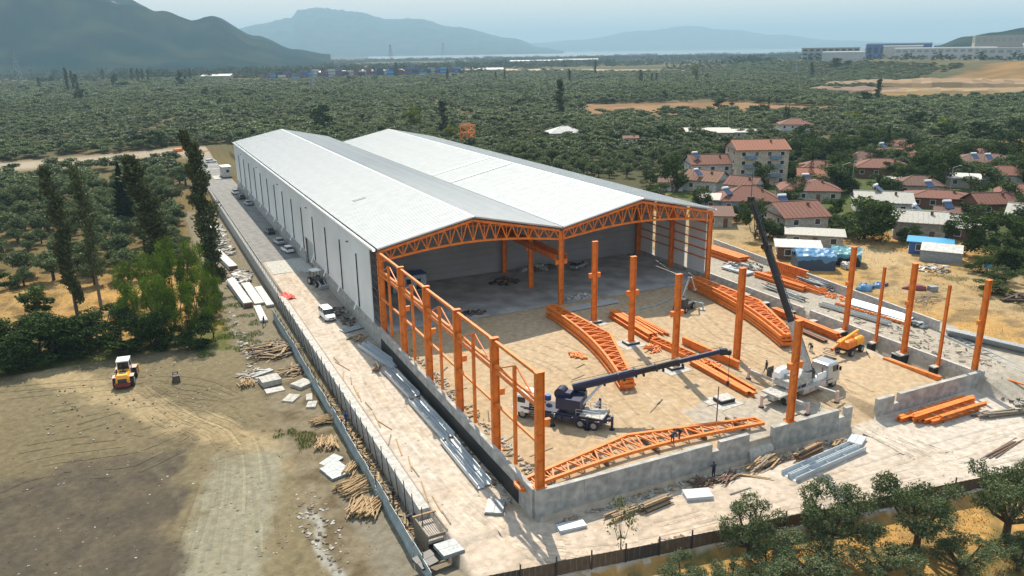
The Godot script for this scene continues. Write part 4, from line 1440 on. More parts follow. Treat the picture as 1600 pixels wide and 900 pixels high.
	for k in 30000:
		var x := r.randf_range(-25, -14)
		var z := r.randf_range(-100, -62)
		if k % 3 == 0:
			x = r.randf_range(-62, -24); z = r.randf_range(-92, -76)
		if k % 9 == 1:
			x = r.randf_range(88, 112); z = r.randf_range(-32, -8)
		if k % 17 == 0:
			x = r.randf_range(-19, -14); z = r.randf_range(-34, -26)
		if nb.get_noise_2d(x * 2, z * 2) < 0.12: continue
		var c: Color = GREEN[r.randi() % 4]
		var ax := (Vector3.UP + rv(r) * 0.7).normalized()
		b.leaf(Vector3(x, height(x, z) + 0.12, z), ax, ax.cross(rv(r)).normalized(), r.randf_range(0.15, 0.4), 0.09, c * 0.9)
	single("weeds", b, M.leaf_green, "low green weeds on the bare earth edges", "weeds", Vector3.ZERO, 0, "", "stuff")
	b = mb(true)
	for k in 26000:
		var x := r.randf_range(-66, -20)
		var z := r.randf_range(-135, -84)
		if k % 4 == 0:
			x = r.randf_range(74, 112); z = r.randf_range(-70, 10)
		elif k % 4 == 1:
			x = r.randf_range(6, 50); z = fence_z(x) + r.randf_range(0.6, 13)
		if nb.get_noise_2d(x * 1.5, z * 1.5) < -0.1: continue
		var t := r.randf_range(0.7, 1.25)
		var ax := (Vector3.UP * 0.8 + rv(r) * 0.7).normalized()
		b.leaf(Vector3(x, height(x, z) + 0.05, z), ax, ax.cross(rv(r)).normalized(), r.randf_range(0.15, 0.35), 0.10, Color(0.46 * t, 0.30 * t, 0.12 * t))
	single("dry_grass", b, M.leaf_green, "tufts of straw-coloured dry grass in the fields", "grass", Vector3.ZERO, 0, "", "stuff")

# ---------------------------------------------------------------- steel and timber lying about the site
func lying_truss(label: String, far_end: Vector3, near_end: Vector3, group: String, web: Material, first: Material, ridge_to := Vector3.RIGHT) -> void:
	# a roof truss lying flat: its straight chord runs from far_end to near_end, its ridge points to +x
	var x := (near_end - far_end).normalized()
	var y := Vector3.UP.cross(x).normalized()
	if y.dot(ridge_to) < 0: y = -y
	var z := x.cross(y)
	var o := thing("roof_truss", label, "truss", far_end, 0, group)
	var t := Transform3D(Basis(x, y, z), -y * 11.0)
	var inner := truss(o, t, first, web)
	# the members belong to the thing itself
	for c in inner.get_children():
		var keep: Transform3D = t * c.transform
		inner.remove_child(c)
		c.name = String(c.name).rstrip("0123456789")
		o.add_child(c, true)
		c.transform = keep
	inner.free()

func beam_bundle(called: String, label: String, category: String, a: Vector3, b: Vector3, across: int, layers: int, w: float, h: float, m: Material, group := "", jitter := 0.0) -> Node3D:
	# parallel members side by side; a-b is the axis of the bundle at ground level
	var d := (b - a).normalized()
	var s := d.cross(Vector3.UP).normalized()
	var o := thing(called, label, category, a, 0, group)
	var q := mb()
	q.ibeam(Vector3.ZERO, Vector3(a.distance_to(b), 0, 0), w * 0.9, h)
	var m0 := q.mesh()
	for k in layers:
		for i in across - (k % 2 if across > 2 else 0):
			var off := s * ((i - (across - 1) / 2.0) * w * 1.08 + (0.5 * w if k % 2 else 0.0)) + Vector3(0, 0.12 + h / 2 + k * (h + 0.02), 0)
			var dd := (d + s * rng.randf_range(-jitter, jitter)).normalized()
			var sh := d * rng.randf_range(-0.6, 0.6) * (1.0 if jitter > 0 else 0.15)
			piece("beam", m0, m, o, Transform3D(Basis(dd, Vector3.UP, dd.cross(Vector3.UP)), off + sh))
	for t in [0.15, 0.85]:
		piece("sleeper", boxmesh(Vector3(0.16, 0.12, w * across * 1.15)), M.timber_dark, o, Transform3D(Basis(d, Vector3.UP, d.cross(Vector3.UP)), (b - a) * t + Vector3(0, 0.06, 0)))
	return o

func ladder_bundle(called: String, label: String, a: Vector3, b: Vector3, w: float, n: int, m: Material, layers := 1) -> void:
	var d := (b - a).normalized()
	var s := d.cross(Vector3.UP).normalized()
	var o := thing(called, label, "steel parts", a)
	var l := a.distance_to(b)
	for k in layers:
		var y := Vector3(0, 0.16 + 0.3 * k, 0)
		for e in [-1, 1]:
			bar("side_rail", y + s * e * w / 2, y + s * e * w / 2 + d * l, 0.14, 0.26, m, o)
		for i in n + 1:
			var p := y + d * l * i / n
			bar("rung", p - s * w / 2, p + s * w / 2, 0.1, 0.16, m, o)

func plank_pile(called: String, label: String, category: String, at: Vector3, turn: float, n: int, l: float, spread: float, wide: float, m: Array, piece_name := "plank", thick := 0.06, width := 0.2, mess := 0.12, group := "", high := 0.0) -> void:
	var o := thing(called, label, category, at, turn, group)
	for k in n:
		var ll := snappedf(l * rng.randf_range(0.7, 1.05), 0.4)
		var f := float(k) / n
		var x := rng.randf_range(-spread, spread)
		var y := thick * 0.5 + f * (high if high > 0 else n * thick * 0.22)
		var z := rng.randf_range(-wide, wide) * (1.0 - 0.5 * f)
		var b := Basis(Vector3.UP, rng.randfn(0, mess)) * Basis(Vector3.BACK, rng.randfn(0, mess * 0.12))
		piece(piece_name, boxmesh(Vector3(maxf(ll, 0.4), thick, width)), m[rng.randi() % m.size()], o, Transform3D(b, Vector3(x, y + 0.03, z)))

func log_pile(label: String, at: Vector3, turn: float, n: int, l: float, wide: float) -> void:
	# round timber props thrown on a heap
	var o := thing("log_pile", label, "logs", at, turn, "heaps of round timber props")
	var q := mb()
	q.tube(Vector3(-l / 2, 0, 0), Vector3(l / 2, 0, 0), 0.075, 0.055, 7)
	var lm := q.mesh()
	for k in n:
		var f := float(k) / n
		var b := Basis(Vector3.UP, rng.randfn(0, 0.22)) * Basis(Vector3.BACK, rng.randfn(0, 0.05)) * Basis.from_scale(Vector3(rng.randf_range(0.75, 1.1), 1, 1))
		piece("log", lm, M.log if k % 4 else M.timber, o, Transform3D(b, Vector3(rng.randf_range(-0.35, 0.35), 0.1 + 0.75 * sqrt(f) * (1.0 - 0.2 * rng.randf()), rng.randf_range(-wide, wide) * (1.0 - 0.55 * f))))

func sheet_stack(label: String, at: Vector3, turn: float, l: float, w: float, n: int, m: Material, category := "panel stack", called := "panel_stack", tilt := 0.0) -> void:
	var o := thing(called, label, category, at, turn)
	for e in [-0.3, 0.3]:
		piece("batten", boxmesh(Vector3(0.12, 0.12, w * 0.96)), M.timber_dark, o, Transform3D(Basis.IDENTITY, Vector3(l * e, 0.06, 0)))
	for k in n:
		var b := Basis(Vector3.UP, rng.randfn(0, 0.03)) * Basis(Vector3.BACK, tilt)
		var y := 0.12 + k * 0.085 + 0.04
		if k == n - 1:
			for i in 2:
				piece("panel", boxmesh(Vector3(l, 0.08, w / 2 - 0.03)), m, o, Transform3D(b, Vector3(0, y, (i - 0.5) * w / 2)))
		else:
			piece("panel", boxmesh(Vector3(l, 0.08, w)), m, o, Transform3D(b, Vector3(rng.randf_range(-0.05, 0.05), y, 0)))

func channel_pair(label: String, a: Vector3, b: Vector3, n: int, w := 0.75, m: Material = null, h := 0.5) -> void:
	var d := (b - a).normalized()
	var s := d.cross(Vector3.UP).normalized()
	var o := thing("steel_channel", label, "channel", a)
	for k in n:
		var off := s * (k - (n - 1) / 2.0) * w * 1.15 + Vector3(0, 0.15 + h / 2, 0)
		var q := mb()
		q.channel(off, off + (b - a) + d * 0.3 * k, w, h, 0.07)
		for t in [0.25, 0.5, 0.75]:
			q.box(off + (b - a) * t + Vector3(0, h * 0.1, 0), Vector3(0.06, 0.06, w * 0.96), -atan2(d.z, d.x))
		part("channel", q, m if m else M.channel_white, o)
	for t in [0.15, 0.85]:
		bar("sleeper", (b - a) * t - s * w * n * 0.55 + Vector3(0, 0.08, 0), (b - a) * t + s * w * n * 0.55 + Vector3(0, 0.08, 0), 0.14, 0.14, M.timber_dark, o)

func heap(called: String, label: String, category: String, at: Vector3, rx: float, rz: float, n: int, size: Vector3, m: Array, piece_name := "scrap", up := 0.6) -> void:
	var o := thing(called, label, category, at)
	for k in n:
		var a := rng.randf_range(0, TAU)
		var r := sqrt(rng.randf())
		var s := (size * Vector3(rng.randf_range(0.5, 1.2), rng.randf_range(0.6, 1.2), rng.randf_range(0.6, 1.2))).snapped(Vector3(0.2, 0.05, 0.1)).max(Vector3(0.2, 0.05, 0.1))
		var b := Basis(Vector3.UP, rng.randf_range(0, TAU)) * Basis(Vector3.BACK, rng.randfn(0, 0.2))
		piece(piece_name, boxmesh(s), m[rng.randi() % m.size()], o, Transform3D(b, Vector3(cos(a) * r * rx, s.y / 2 + up * (1.0 - r) * rng.randf() + s.x * 0.06, sin(a) * r * rz)))

func make_interior() -> void:
	# two stacks of roof trusses lying flat, and one on trestles behind the front wall
	for k in 4:
		var lift := Vector3(0.12 * (k % 2), 0.35 + 0.42 * k, 0.25 * ((k * 2) % 3))
		lying_truss(["bottom orange roof truss of the stack under the blue crane boom", "second orange roof truss up in the stack under the blue crane boom", "third orange roof truss up in the stack under the blue crane boom", "topmost orange roof truss of the stack under the blue crane boom"][k], Vector3(25.3, 0, -46.4) + lift, Vector3(20.0, 0, -16.2) + lift, "trusses stacked under the blue crane's boom", M.orange_web if k < 3 else M.orange, M.orange)
	for k in 5:
		var lift := Vector3(-0.15 * (k % 2), 0.35 + 0.42 * k, 0.3 * ((k * 2) % 3))
		lying_truss("topmost orange roof truss of the stack beside the side wall" if k == 4 else "orange roof truss lower in the stack beside the side wall", Vector3(53.6, 0, -48.2) + lift, Vector3(47.2, 0, -18.6) + lift, "trusses stacked beside the side wall", M.orange_web if k < 4 else M.orange, M.orange)
	lying_truss("single orange roof truss being bolted together behind the front wall", Vector3(28.7, 0.55, -2.1), Vector3(0.6, 0.55, -1.7), "", M.orange_pale, M.orange, Vector3.FORWARD)
	var tr := get_child(get_child_count() - 1) as Node3D
	for x in [3.0, 9.0, 15.0, 21.0, 26.0]:
		bar("trestle", Vector3(x - tr.position.x, -0.35, -0.3), Vector3(x - tr.position.x, -0.35, -3.2), 0.25, 0.35, M.timber_dark, tr)
	# beams
	beam_bundle("steel_beams", "bundle of long orange steel beams between the middle columns", "beams", Vector3(34.2, 0, -41.0), Vector3(33.4, 0, -29.4), 4, 2, 0.5, 0.45, M.orange, "", 0.01)
	beam_bundle("steel_beams", "slim orange beams lying beside the long beam bundle", "beams", Vector3(36.6, 0, -40.0), Vector3(36.2, 0, -30.5), 3, 1, 0.35, 0.3, M.orange_pale, "", 0.02)
	beam_bundle("steel_beams", "pair of long orange beams running to the bare pier", "beams", Vector3(32.9, 0, -20.2), Vector3(32.6, 0, -9.0), 2, 1, 0.55, 0.5, M.orange_pale, "", 0.02)
	beam_bundle("steel_beams", "single orange beam lying beside the pair near the bare pier", "beams", Vector3(34.4, 0, -18.0), Vector3(33.9, 0, -9.4), 1, 1, 0.45, 0.4, M.orange, "", 0.0)
	beam_bundle("steel_beam", "deep orange plate girder on edge beside the tangle of braces", "beams", Vector3(36.2, 0, -26.6), Vector3(36.9, 0, -15.8), 1, 1, 0.5, 1.0, M.orange, "", 0.0)
	ladder_bundle("brace_ladder", "orange braced ladder frames beside the boom head", Vector3(33.2, 0, -29.0), Vector3(33.9, 0, -21.5), 1.5, 8, M.orange, 2)
	heap("brace_heap", "tangled heap of orange braces under the boom head", "steel parts", Vector3(34.2, 0, -18.8), 1.4, 2.4, 46, Vector3(1.6, 0.12, 0.14), [M.orange, M.orange_web, M.orange_pale], "brace", 0.7)
	heap("brace_heap", "small heap of orange braces in front of the second pier", "steel parts", Vector3(31.6, 0, -26.6), 1.5, 1.2, 30, Vector3(1.4, 0.12, 0.14), [M.orange, M.orange_web], "brace", 0.5)
	heap("brace_heap", "lone orange pallet of clamps on the bare earth", "steel parts", Vector3(20.9, 0, -29.2), 0.9, 1.6, 22, Vector3(0.8, 0.2, 0.3), [M.orange, M.orange_web], "clamp", 0.4)
	beam_bundle("steel_beams", "long pair of orange beams along the side wall trench", "beams", Vector3(56.6, 0, -30.5), Vector3(56.2, 0, -17.5), 2, 2, 0.45, 0.5, M.orange, "", 0.0)
	beam_bundle("steel_beams", "dark red steel beams beside the truss stack", "beams", Vector3(54.4, 0, -27.5), Vector3(54.0, 0, -17.8), 2, 1, 0.4, 0.3, M.rust, "", 0.02)
	var o := thing("tapered_beam", "tapered orange rafter lying on the pale trench edge", "beam", Vector3(56.0, 0, -10.0))
	var q := mb()
	q.hexa([Vector3(-0.15, 0.05, 8.2), Vector3(0.35, 0.05, 8.2), Vector3(0.35, 0.05, 0), Vector3(-0.15, 0.05, 0), Vector3(-0.15, 0.6, 8.2), Vector3(0.35, 0.6, 8.2), Vector3(0.35, 0.25, 0), Vector3(-0.15, 0.25, 0)])
	part("rafter", q, M.orange_web, o)
	# blue-white channels in the hall mouth, bags behind them
	channel_pair("two long pale blue channels lying across the mouth of the hall", Vector3(28.6, 0, -46.4), Vector3(38.2, 0, -46.9), 2, 0.6, M.channel_white, 0.35)
	heap("material_heap", "heap of white bags and packaging in front of the hall", "rubbish", Vector3(34.4, 0, -52), 2.4, 1.0, 60, Vector3(0.5, 0.25, 0.4), [M.panel_white, M.offwhite, M.sheet_grey], "bag", 0.8)
	heap("material_heap", "dark heap of soil and scrap inside the hall", "rubbish", Vector3(27.0, 0, -65.5), 2.6, 1.6, 60, Vector3(0.9, 0.3, 0.6), [M.timber_dark, M.rust, M.black], "scrap", 1.2)
	heap("material_heap", "dark low rubbish heap on the hall floor near the open front", "rubbish", Vector3(15.5, 0, -52.5), 2.2, 1.2, 40, Vector3(0.8, 0.15, 0.5), [M.timber_dark, M.black], "scrap", 0.3)
	heap("material_heap", "row of grey stacked materials deep inside the hall", "rubbish", Vector3(36.0, 0, -70.4), 3.4, 0.9, 60, Vector3(1.0, 0.5, 0.7), [M.sheet_grey, M.timber_dark, M.offwhite], "scrap", 1.0)
	# site hut inside the hall
	o = thing("site_hut", "pale blue site hut with dark windows inside the hall", "hut", Vector3(10.5, 0.05, -69.6), 0.0)
	piece("hut_body", boxmesh(Vector3(6.0, 2.7, 2.6)), M.fence_blue, o, Transform3D(Basis.IDENTITY, Vector3(0, 1.4, 0)))
	piece("roof", boxmesh(Vector3(6.2, 0.14, 2.8)), M.mid_blue, o, Transform3D(Basis.IDENTITY, Vector3(0, 2.82, 0)))
	for x in [-1.6, -0.2, 1.6]:
		piece("window" if x < 1 else "door", boxmesh(Vector3(0.8, 0.9 if x < 1 else 1.9, 0.06)), M.glass, o, Transform3D(Basis.IDENTITY, Vector3(x, 1.75 if x < 1 else 1.15, 1.32)))
	# tall pole in front of the pier
	o = thing("marker_pole", "thin rusty pole standing behind the front truss", "pole", Vector3(24.2, 0, -4.7))
	q = mb()
	q.tube(Vector3(0, -0.2, 0), Vector3(0, 4.6, 0), 0.07, 0.06, 8)
	part("pole", q, M.rust, o)
	piece("crossbar", boxmesh(Vector3(1.4, 0.07, 0.07)), M.rust, o, Transform3D(Basis.IDENTITY, Vector3(-0.7, 2.6, 0)))
	# loose battens on the earth
	var spots := [[19.5, -26, 0.4], [17.5, -23, 0.3], [23.5, -22, 0.5], [21.0, -11.5, 0.6], [22.2, -12.3, 0.6], [49.0, -14.5, 0.2], [55.5, -12.0, 0.9], [4.5, -8, 0.2], [3.2, -6.4, 1.4], [2.6, -12, 0.5], [3.0, -18, 1.2], [2.4, -26, 0.3], [3.4, -33, 0.8], [41, -3.5, 0.2], [33, -2.6, 0.1]]
	for k in spots.size():
		var s: Array = spots[k]
		o = thing("loose_batten", "loose timber batten lying on the bare earth inside the walls", "batten", Vector3(s[0], 0.04, s[1]), s[2], "loose battens on the earth")
		piece("batten_piece", boxmesh(Vector3(1.8 + 0.4 * (k % 4), 0.07, 0.14)), M.timber_grey if k % 2 else M.timber_dark, o)
	heap("debris_strip", "thin strip of stones and timber scraps behind the side frame", "debris", Vector3(1.7, 0, -22), 0.7, 20, 150, Vector3(0.7, 0.12, 0.2), [M.timber_grey, M.stone, M.concrete_light, M.timber], "scrap", 0.1)
	heap("debris_strip", "scraps and planks in the wall corner by the front truss", "debris", Vector3(2.2, 0, -4.5), 1.0, 2.5, 40, Vector3(1.0, 0.1, 0.18), [M.timber_grey, M.stone, M.timber], "scrap", 0.15)
	# curb-like rubble edge of the hall's floor
	o = thing("rubble_edge", "curved row of pale rubble at the edge of the concrete floor", "rubble", Vector3(32, 0, -43.5))
	for k in 34:
		var t := k / 33.0
		piece("stone", boxmesh(Vector3(0.6, 0.2, 0.3)), M.stone if k % 3 else M.concrete_light, o, Transform3D(Basis(Vector3.UP, -0.1 - t * 0.5 + rng.randfn(0, 0.2)), Vector3(2 + t * 19, 0.08, 2.2 * sin(t * 3.4) + 1.0 - t * 4.6)))

func make_left_strip() -> void:
	# channels laid along the earth road
	channel_pair("pair of white steel channels beside the hall's corner on the road", Vector3(-2.6, -1.8, -51.0), Vector3(-1.0, -1.8, -40.9), 2)
	channel_pair("pair of pale blue steel channels in the middle of the row", Vector3(-2.1, -1.8, -40.2), Vector3(-1.7, -1.8, -30.4), 2, 0.75, M.galvanised)
	channel_pair("pair of white steel channels touching the pale blue pair", Vector3(-2.0, -1.8, -29.2), Vector3(-1.8, -1.8, -18.4), 2)
	channel_pair("pair of white steel channels at the end of the row near the slabs", Vector3(-2.2, -1.8, -17.6), Vector3(-2.3, -1.8, -7.2), 2)
	plank_pile("plank_pile", "small stack of brown boards beside the channels", "planks", Vector3(-3.3, -1.8, -41.6), 1.2, 14, 2.4, 0.1, 0.5, [M.timber, M.timber_grey], "plank", 0.08, 0.24, 0.05, "", 0.6)
	plank_pile("plank_pile", "scattered boards in the shade at the hall's corner", "planks", Vector3(-2.4, -1.8, -54.8), 0.5, 16, 2.6, 0.4, 1.2, [M.timber, M.timber_grey, M.rust], "plank", 0.06, 0.3, 0.3)
	sheet_stack("two grey slabs leaning on battens beside the last channels", Vector3(-2.9, -1.8, -3.2), 1.0, 2.2, 1.7, 3, M.sheet_grey, "slabs", "slab_stack", 0.04)
	sheet_stack("flat grey sheet on the shaded road beside the hall wall", Vector3(-2.2, -1.8, -59.0), 0.3, 3.4, 1.8, 1, M.sheet_grey, "slabs", "slab_stack")
	heap("scrap_heap", "dark scrap in the shade behind the white van", "debris", Vector3(-1.8, -1.8, -66), 0.9, 5.5, 46, Vector3(1.3, 0.25, 0.6), [M.timber_dark, M.dark_steel, M.timber_grey], "scrap", 0.4)
	heap("scrap_strip", "grey scraps and stones along the foot of the foundation wall", "debris", Vector3(-1.0, -1.85, -17), 0.45, 15, 130, Vector3(0.6, 0.12, 0.2), [M.timber_grey, M.stone, M.timber_dark], "scrap", 0.1)
	# loose battens along the retaining wall
	for k in 16:
		var z := -4.0 - k * 2.9 + rng.randf_range(-0.8, 0.8)
		var o := thing("loose_batten", "loose timber batten along the top of the retaining wall", "batten", Vector3(-7.6 + rng.randf_range(-0.3, 0.5), -1.74, z), PI / 2 + rng.randfn(0, 0.14), "battens along the retaining wall")
		piece("batten_piece", boxmesh(Vector3([2.4, 3.2, 4.0][k % 3], 0.07, 0.12)), M.timber if k % 3 else M.timber_grey, o)
	# formwork bay at the end of the retaining wall
	var o := thing("formwork_box", "open timber formwork with a steel mat at the end of the retaining wall", "formwork", Vector3(-9.2, -4.0, -3.6), 0.04)
	for q in [[-0.95, 0.0, 0.12, 3.4], [0.95, 0.0, 0.12, 3.4]]:
		piece("side_board", boxmesh(Vector3(q[2], 2.3, q[3])), M.timber_grey, o, Transform3D(Basis.IDENTITY, Vector3(q[0], 1.2, q[1])))
	piece("end_board", boxmesh(Vector3(2.0, 0.3, 0.12)), M.timber_grey, o, Transform3D(Basis.IDENTITY, Vector3(0, 2.1, 1.75)))
	piece("end_board", boxmesh(Vector3(2.3, 0.12, 0.2)), M.timber, o, Transform3D(Basis.IDENTITY, Vector3(0, 2.42, -1.5)))
	piece("fill", boxmesh(Vector3(1.76, 0.3, 3.3)), M.concrete_light, o, Transform3D(Basis.IDENTITY, Vector3(0, 1.5, 0)))
	for k in 9:
		piece("steel_bar", boxmesh(Vector3(0.03, 0.03, 3.2)), M.rust, o, Transform3D(Basis.IDENTITY, Vector3(-0.8 + k * 0.2, 1.7, 0)))
	sheet_stack("pale formwork sheet at the end of the retaining wall", Vector3(-9.0, -2.1, 0.6), 0.12, 2.0, 2.0, 4, M.sheet_grey, "sheets", "formwork_sheets", -0.05)
	sheet_stack("dark formwork sheet leaning beside the pale one", Vector3(-11.0, -2.7, 0.3), 0.2, 1.8, 1.9, 2, M.dark_steel, "sheets", "formwork_sheets", 0.12)
	# reinforcing bars standing in the gap between wall and fence
	for k in 30:
		var z := -4.5 - k * 2.6
		o = thing("steel_stake", "thin dark stake standing against the retaining wall", "stake", Vector3(-9.65, -4.0, z), 0, "stakes along the retaining wall")
		piece("stake_rod", boxmesh(Vector3(0.08, 3.6, 0.08)), M.dark_steel, o, Transform3D(Basis(Vector3.BACK, rng.randfn(0.06, 0.05)), Vector3(0, 1.8, 0)))
	heap("timber_litter", "timber offcuts in the gap between fence and retaining wall", "debris", Vector3(-10.3, -4.0, -22), 0.5, 20, 170, Vector3(1.6, 0.08, 0.16), [M.timber, M.timber_grey, M.log], "offcut", 0.2)
	# blue sheet fence, one thing with its panels and posts
	o = thing("sheet_fence", "blue-grey sheet metal fence with dark posts below the retaining wall", "fence", Vector3(-11.4, -4.05, 0))
	var q := mb()
	q.box(Vector3(0, 1.05, 0), Vector3(0.03, 2.1, 2.36))
	for k in 9:
		q.box(Vector3(-0.025, 1.05, -1.04 + k * 0.26), Vector3(0.03, 2.08, 0.08))
	var pm := q.mesh()
	for k in 33:
		var z := 1.6 - k * 2.4
		var x := rng.randf_range(-0.04, 0.04)
		piece("fence_panel", pm, M.fence_blue, o, Transform3D(Basis(Vector3.BACK, rng.randfn(0, 0.025)), Vector3(x, rng.randf_range(-0.06, 0.06), z)))
		piece("fence_post", boxmesh(Vector3(0.09, 2.5, 0.09)), M.dark_steel, o, Transform3D(Basis(Vector3.BACK, rng.randfn(0, 0.03)), Vector3(0.08, 1.2, z + 1.2)))
		if k % 3 == 0: bar("prop", Vector3(0.1, 2.0, z), Vector3(1.2, 0.1, z), 0.07, 0.07, M.timber_dark, o)
	# railing on the wall beside the asphalt
	o = thing("railing", "thin metal railing on the wall beside the asphalt road", "railing", Vector3(-9.2, -1.55, -84))
	for k in 60:
		piece("baluster", boxmesh(Vector3(0.06, 1.3, 0.06)), M.sheet_grey, o, Transform3D(Basis.IDENTITY, Vector3(0, 0.65, -k * 2.3)))
	for y in [0.65, 1.28]:
		bar("rail", Vector3(0, y, 0), Vector3(0, y, -136), 0.06, 0.06, M.sheet_grey, o)
	# heaps of round props and boards on the lower lot
	var L := [["small heap of round timber props near the scattered boards", -19.3, -49.4, 1.5, 26, 2.0, 1.5], ["dark heap of round timber props closest to the white slabs", -12.6, -33.2, 0.15, 34, 2.6, 1.2], ["heap of round timber props beside the grass tuft", -13.6, -27.0, 1.25, 44, 2.8, 1.5], ["thin scatter of round props between the grey sheets and big heaps", -12.6, -20.0, 1.0, 16, 2.2, 0.8], ["broad heap of round timber props against the blue fence", -13.2, -16.3, 0.35, 58, 3.0, 1.7], ["largest heap of round timber props at the near end of the row", -13.2, -11.8, 0.95, 70, 3.2, 1.9]]
	for a in L:
		log_pile(a[0], Vector3(a[1], -4.0, a[2]), a[3], a[4], a[5], a[6])
	sheet_stack("three grey sheets lying beside the round props", Vector3(-14.0, -4.0, -20.4), 0.25, 2.4, 3.0, 4, M.sheet_grey)
	sheet_stack("bluish sheets thrown on the middle prop heap", Vector3(-13.9, -4.0, -23.0), 0.5, 2.2, 1.6, 2, M.sheet_grey, "panel stack", "panel_stack", 0.1)
	for a in [["grey concrete slabs stacked high beside the board heap", -16.4, -48.6, 0.1, 2.6, 2.4, 9, M.concrete_light], ["flat grey slabs in front of the tall slab stack", -16.3, -45.6, 0.05, 2.4, 1.6, 2, M.concrete_pale], ["pale slabs stacked next to the blue fence", -12.6, -45.5, 0.5, 2.4, 2.2, 6, M.concrete_light], ["low stack of white slabs in front of the fence", -14.8, -41.8, 0.9, 2.2, 1.6, 3, M.concrete_light], ["narrow white slab lying between slab stacks", -12.6, -41.2, 1.4, 2.0, 0.8, 2, M.concrete_light], ["white slabs in a loose row beside the fence", -11.9 - 0.9, -38.6, 1.2, 1.8, 1.2, 3, M.concrete_light], ["bent grey sheet beyond the slab stacks", -17.0, -52.6, 0.4, 3.4, 1.2, 2, M.sheet_grey]]:
		sheet_stack(a[0], Vector3(a[1], -4.0, a[2]), a[3], a[4], a[5], a[6], a[7], "slabs", "slab_stack")
	plank_pile("board_heap", "wide tangled heap of grey boards between white panels and slabs", "planks", Vector3(-14.2, -4.0, -61.0), 0.3, 120, 3.2, 2.6, 4.2, [M.timber_grey, M.timber_dark, M.timber], "plank", 0.07, 0.22, 0.7, "", 0.7)
	plank_pile("board_heap", "loose brown boards beside the tall slab stack", "planks", Vector3(-13.2, -4.0, -51.2), 0.4, 46, 2.6, 1.8, 2.0, [M.timber_grey, M.timber_dark, M.timber], "plank", 0.07, 0.2, 0.5, "", 0.5)
	plank_pile("board_heap", "grey boards spread in front of the round prop heap", "planks", Vector3(-18.2, -4.0, -53.0), 0.2, 30, 2.2, 1.6, 1.6, [M.timber_grey, M.concrete_pale], "plank", 0.07, 0.24, 0.6, "", 0.3)
	# white sandwich panels
	for a in [["long stack of white wall panels with a brown end", -14.8, -94.0, 0.05, 18, 1.5, 8], ["long white wall panels beside the stack with the brown end", -12.6, -93.0, 0.03, 15, 1.6, 4], ["white wall panels closest to the railing wall", -10.9, -90.0, 0.02, 13, 1.3, 4], ["single narrow white panel jutting out beyond the panel stacks", -13.0, -80.0, -0.02, 9, 1.2, 3], ["long white panel pile in the shade of the tall poplar", -14.4, -122.0, 0.1, 17, 1.7, 7]]:
		var s := thing("panel_stack", a[0], "panel stack", Vector3(a[1], -4.0, a[2]), a[3])
		for k in a[6]:
			piece("panel", boxmesh(Vector3(a[5], 0.1, a[4])), M.panel_white, s, Transform3D(Basis(Vector3.UP, rng.randfn(0, 0.006)), Vector3(rng.randfn(0, 0.03), 0.2 + k * 0.12, rng.randfn(0, 0.1))))
		piece("end_cover", boxmesh(Vector3(a[5] * 0.98, a[6] * 0.11, 0.1)), M.rust if a[6] > 4 else M.sheet_grey, s, Transform3D(Basis.IDENTITY, Vector3(0, 0.15 + a[6] * 0.06, a[4] / 2.0 + 0.3)))
		for t in [-0.35, 0.0, 0.35]:
			piece("batten", boxmesh(Vector3(a[5], 0.14, 0.16)), M.timber_dark, s, Transform3D(Basis.IDENTITY, Vector3(0, 0.07, a[4] * t)))
	heap("scrap_heap", "mixed scrap and stones beyond the white panels", "debris", Vector3(-13.0, -4.0, -107), 2.2, 5.0, 90, Vector3(1.4, 0.3, 0.7), [M.stone, M.timber_grey, M.panel_white, M.dark_steel], "scrap", 0.5)
	heap("scrap_heap", "pale rubble along the strip beside the asphalt wall", "debris", Vector3(-13.2, -4.0, -148), 2.0, 26.0, 130, Vector3(1.8, 0.3, 0.9), [M.stone, M.timber_grey, M.panel_white, M.concrete_light], "scrap", 0.3)
	heap("stone_litter", "white stones along the weedy edge of the lot", "stones", Vector3(-17.6, -4.0, -66), 0.8, 20.0, 80, Vector3(0.5, 0.18, 0.35), [M.stone, M.timber_grey, M.concrete_light], "stone", 0.1)
	heap("stone_litter", "stones and rubble along the pale streak near the fence", "stones", Vector3(-17.8, -4.0, -11), 1.8, 8.0, 110, Vector3(0.35, 0.12, 0.25), [M.stone, M.timber_grey, M.timber_dark], "stone", 0.1)
	heap("stone_litter", "small stones scattered over the dark fill", "stones", Vector3(-36, -4.0, -24), 12, 13, 130, Vector3(0.2, 0.08, 0.15), [M.stone, M.timber_grey, M.timber_dark], "stone", 0.02)
	heap("stone_litter", "small stones scattered over the gravel track", "stones", Vector3(-22.5, -4.0, -24), 4, 16, 130, Vector3(0.2, 0.08, 0.15), [M.stone, M.timber_grey, M.timber_dark], "stone", 0.02)
	heap("stone_litter", "clods around the wheel loader", "stones", Vector3(-32, -4.0, -52), 13, 13, 130, Vector3(0.25, 0.1, 0.2), [M.stone, M.timber_grey, M.timber_dark], "clod", 0.02)
	# red safety net on the road edge
	o = thing("safety_net", "crumpled red safety net beside the railing end", "net", Vector3(-8.0, -1.75, -81.5), 0.2)
	q = mb()
	for i in 6:
		for j in 9:
			var h := func(a, b): return Vector3(a * 0.3 - 0.9, 0.2 + 0.3 * sin(a * 1.9 + b) * cos(b * 1.3), b * 0.42 - 1.8)
			q.quad(h.call(i, j + 1), h.call(i + 1, j + 1), h.call(i + 1, j), h.call(i, j))
	part("net_mesh", q, M.red_net, o)

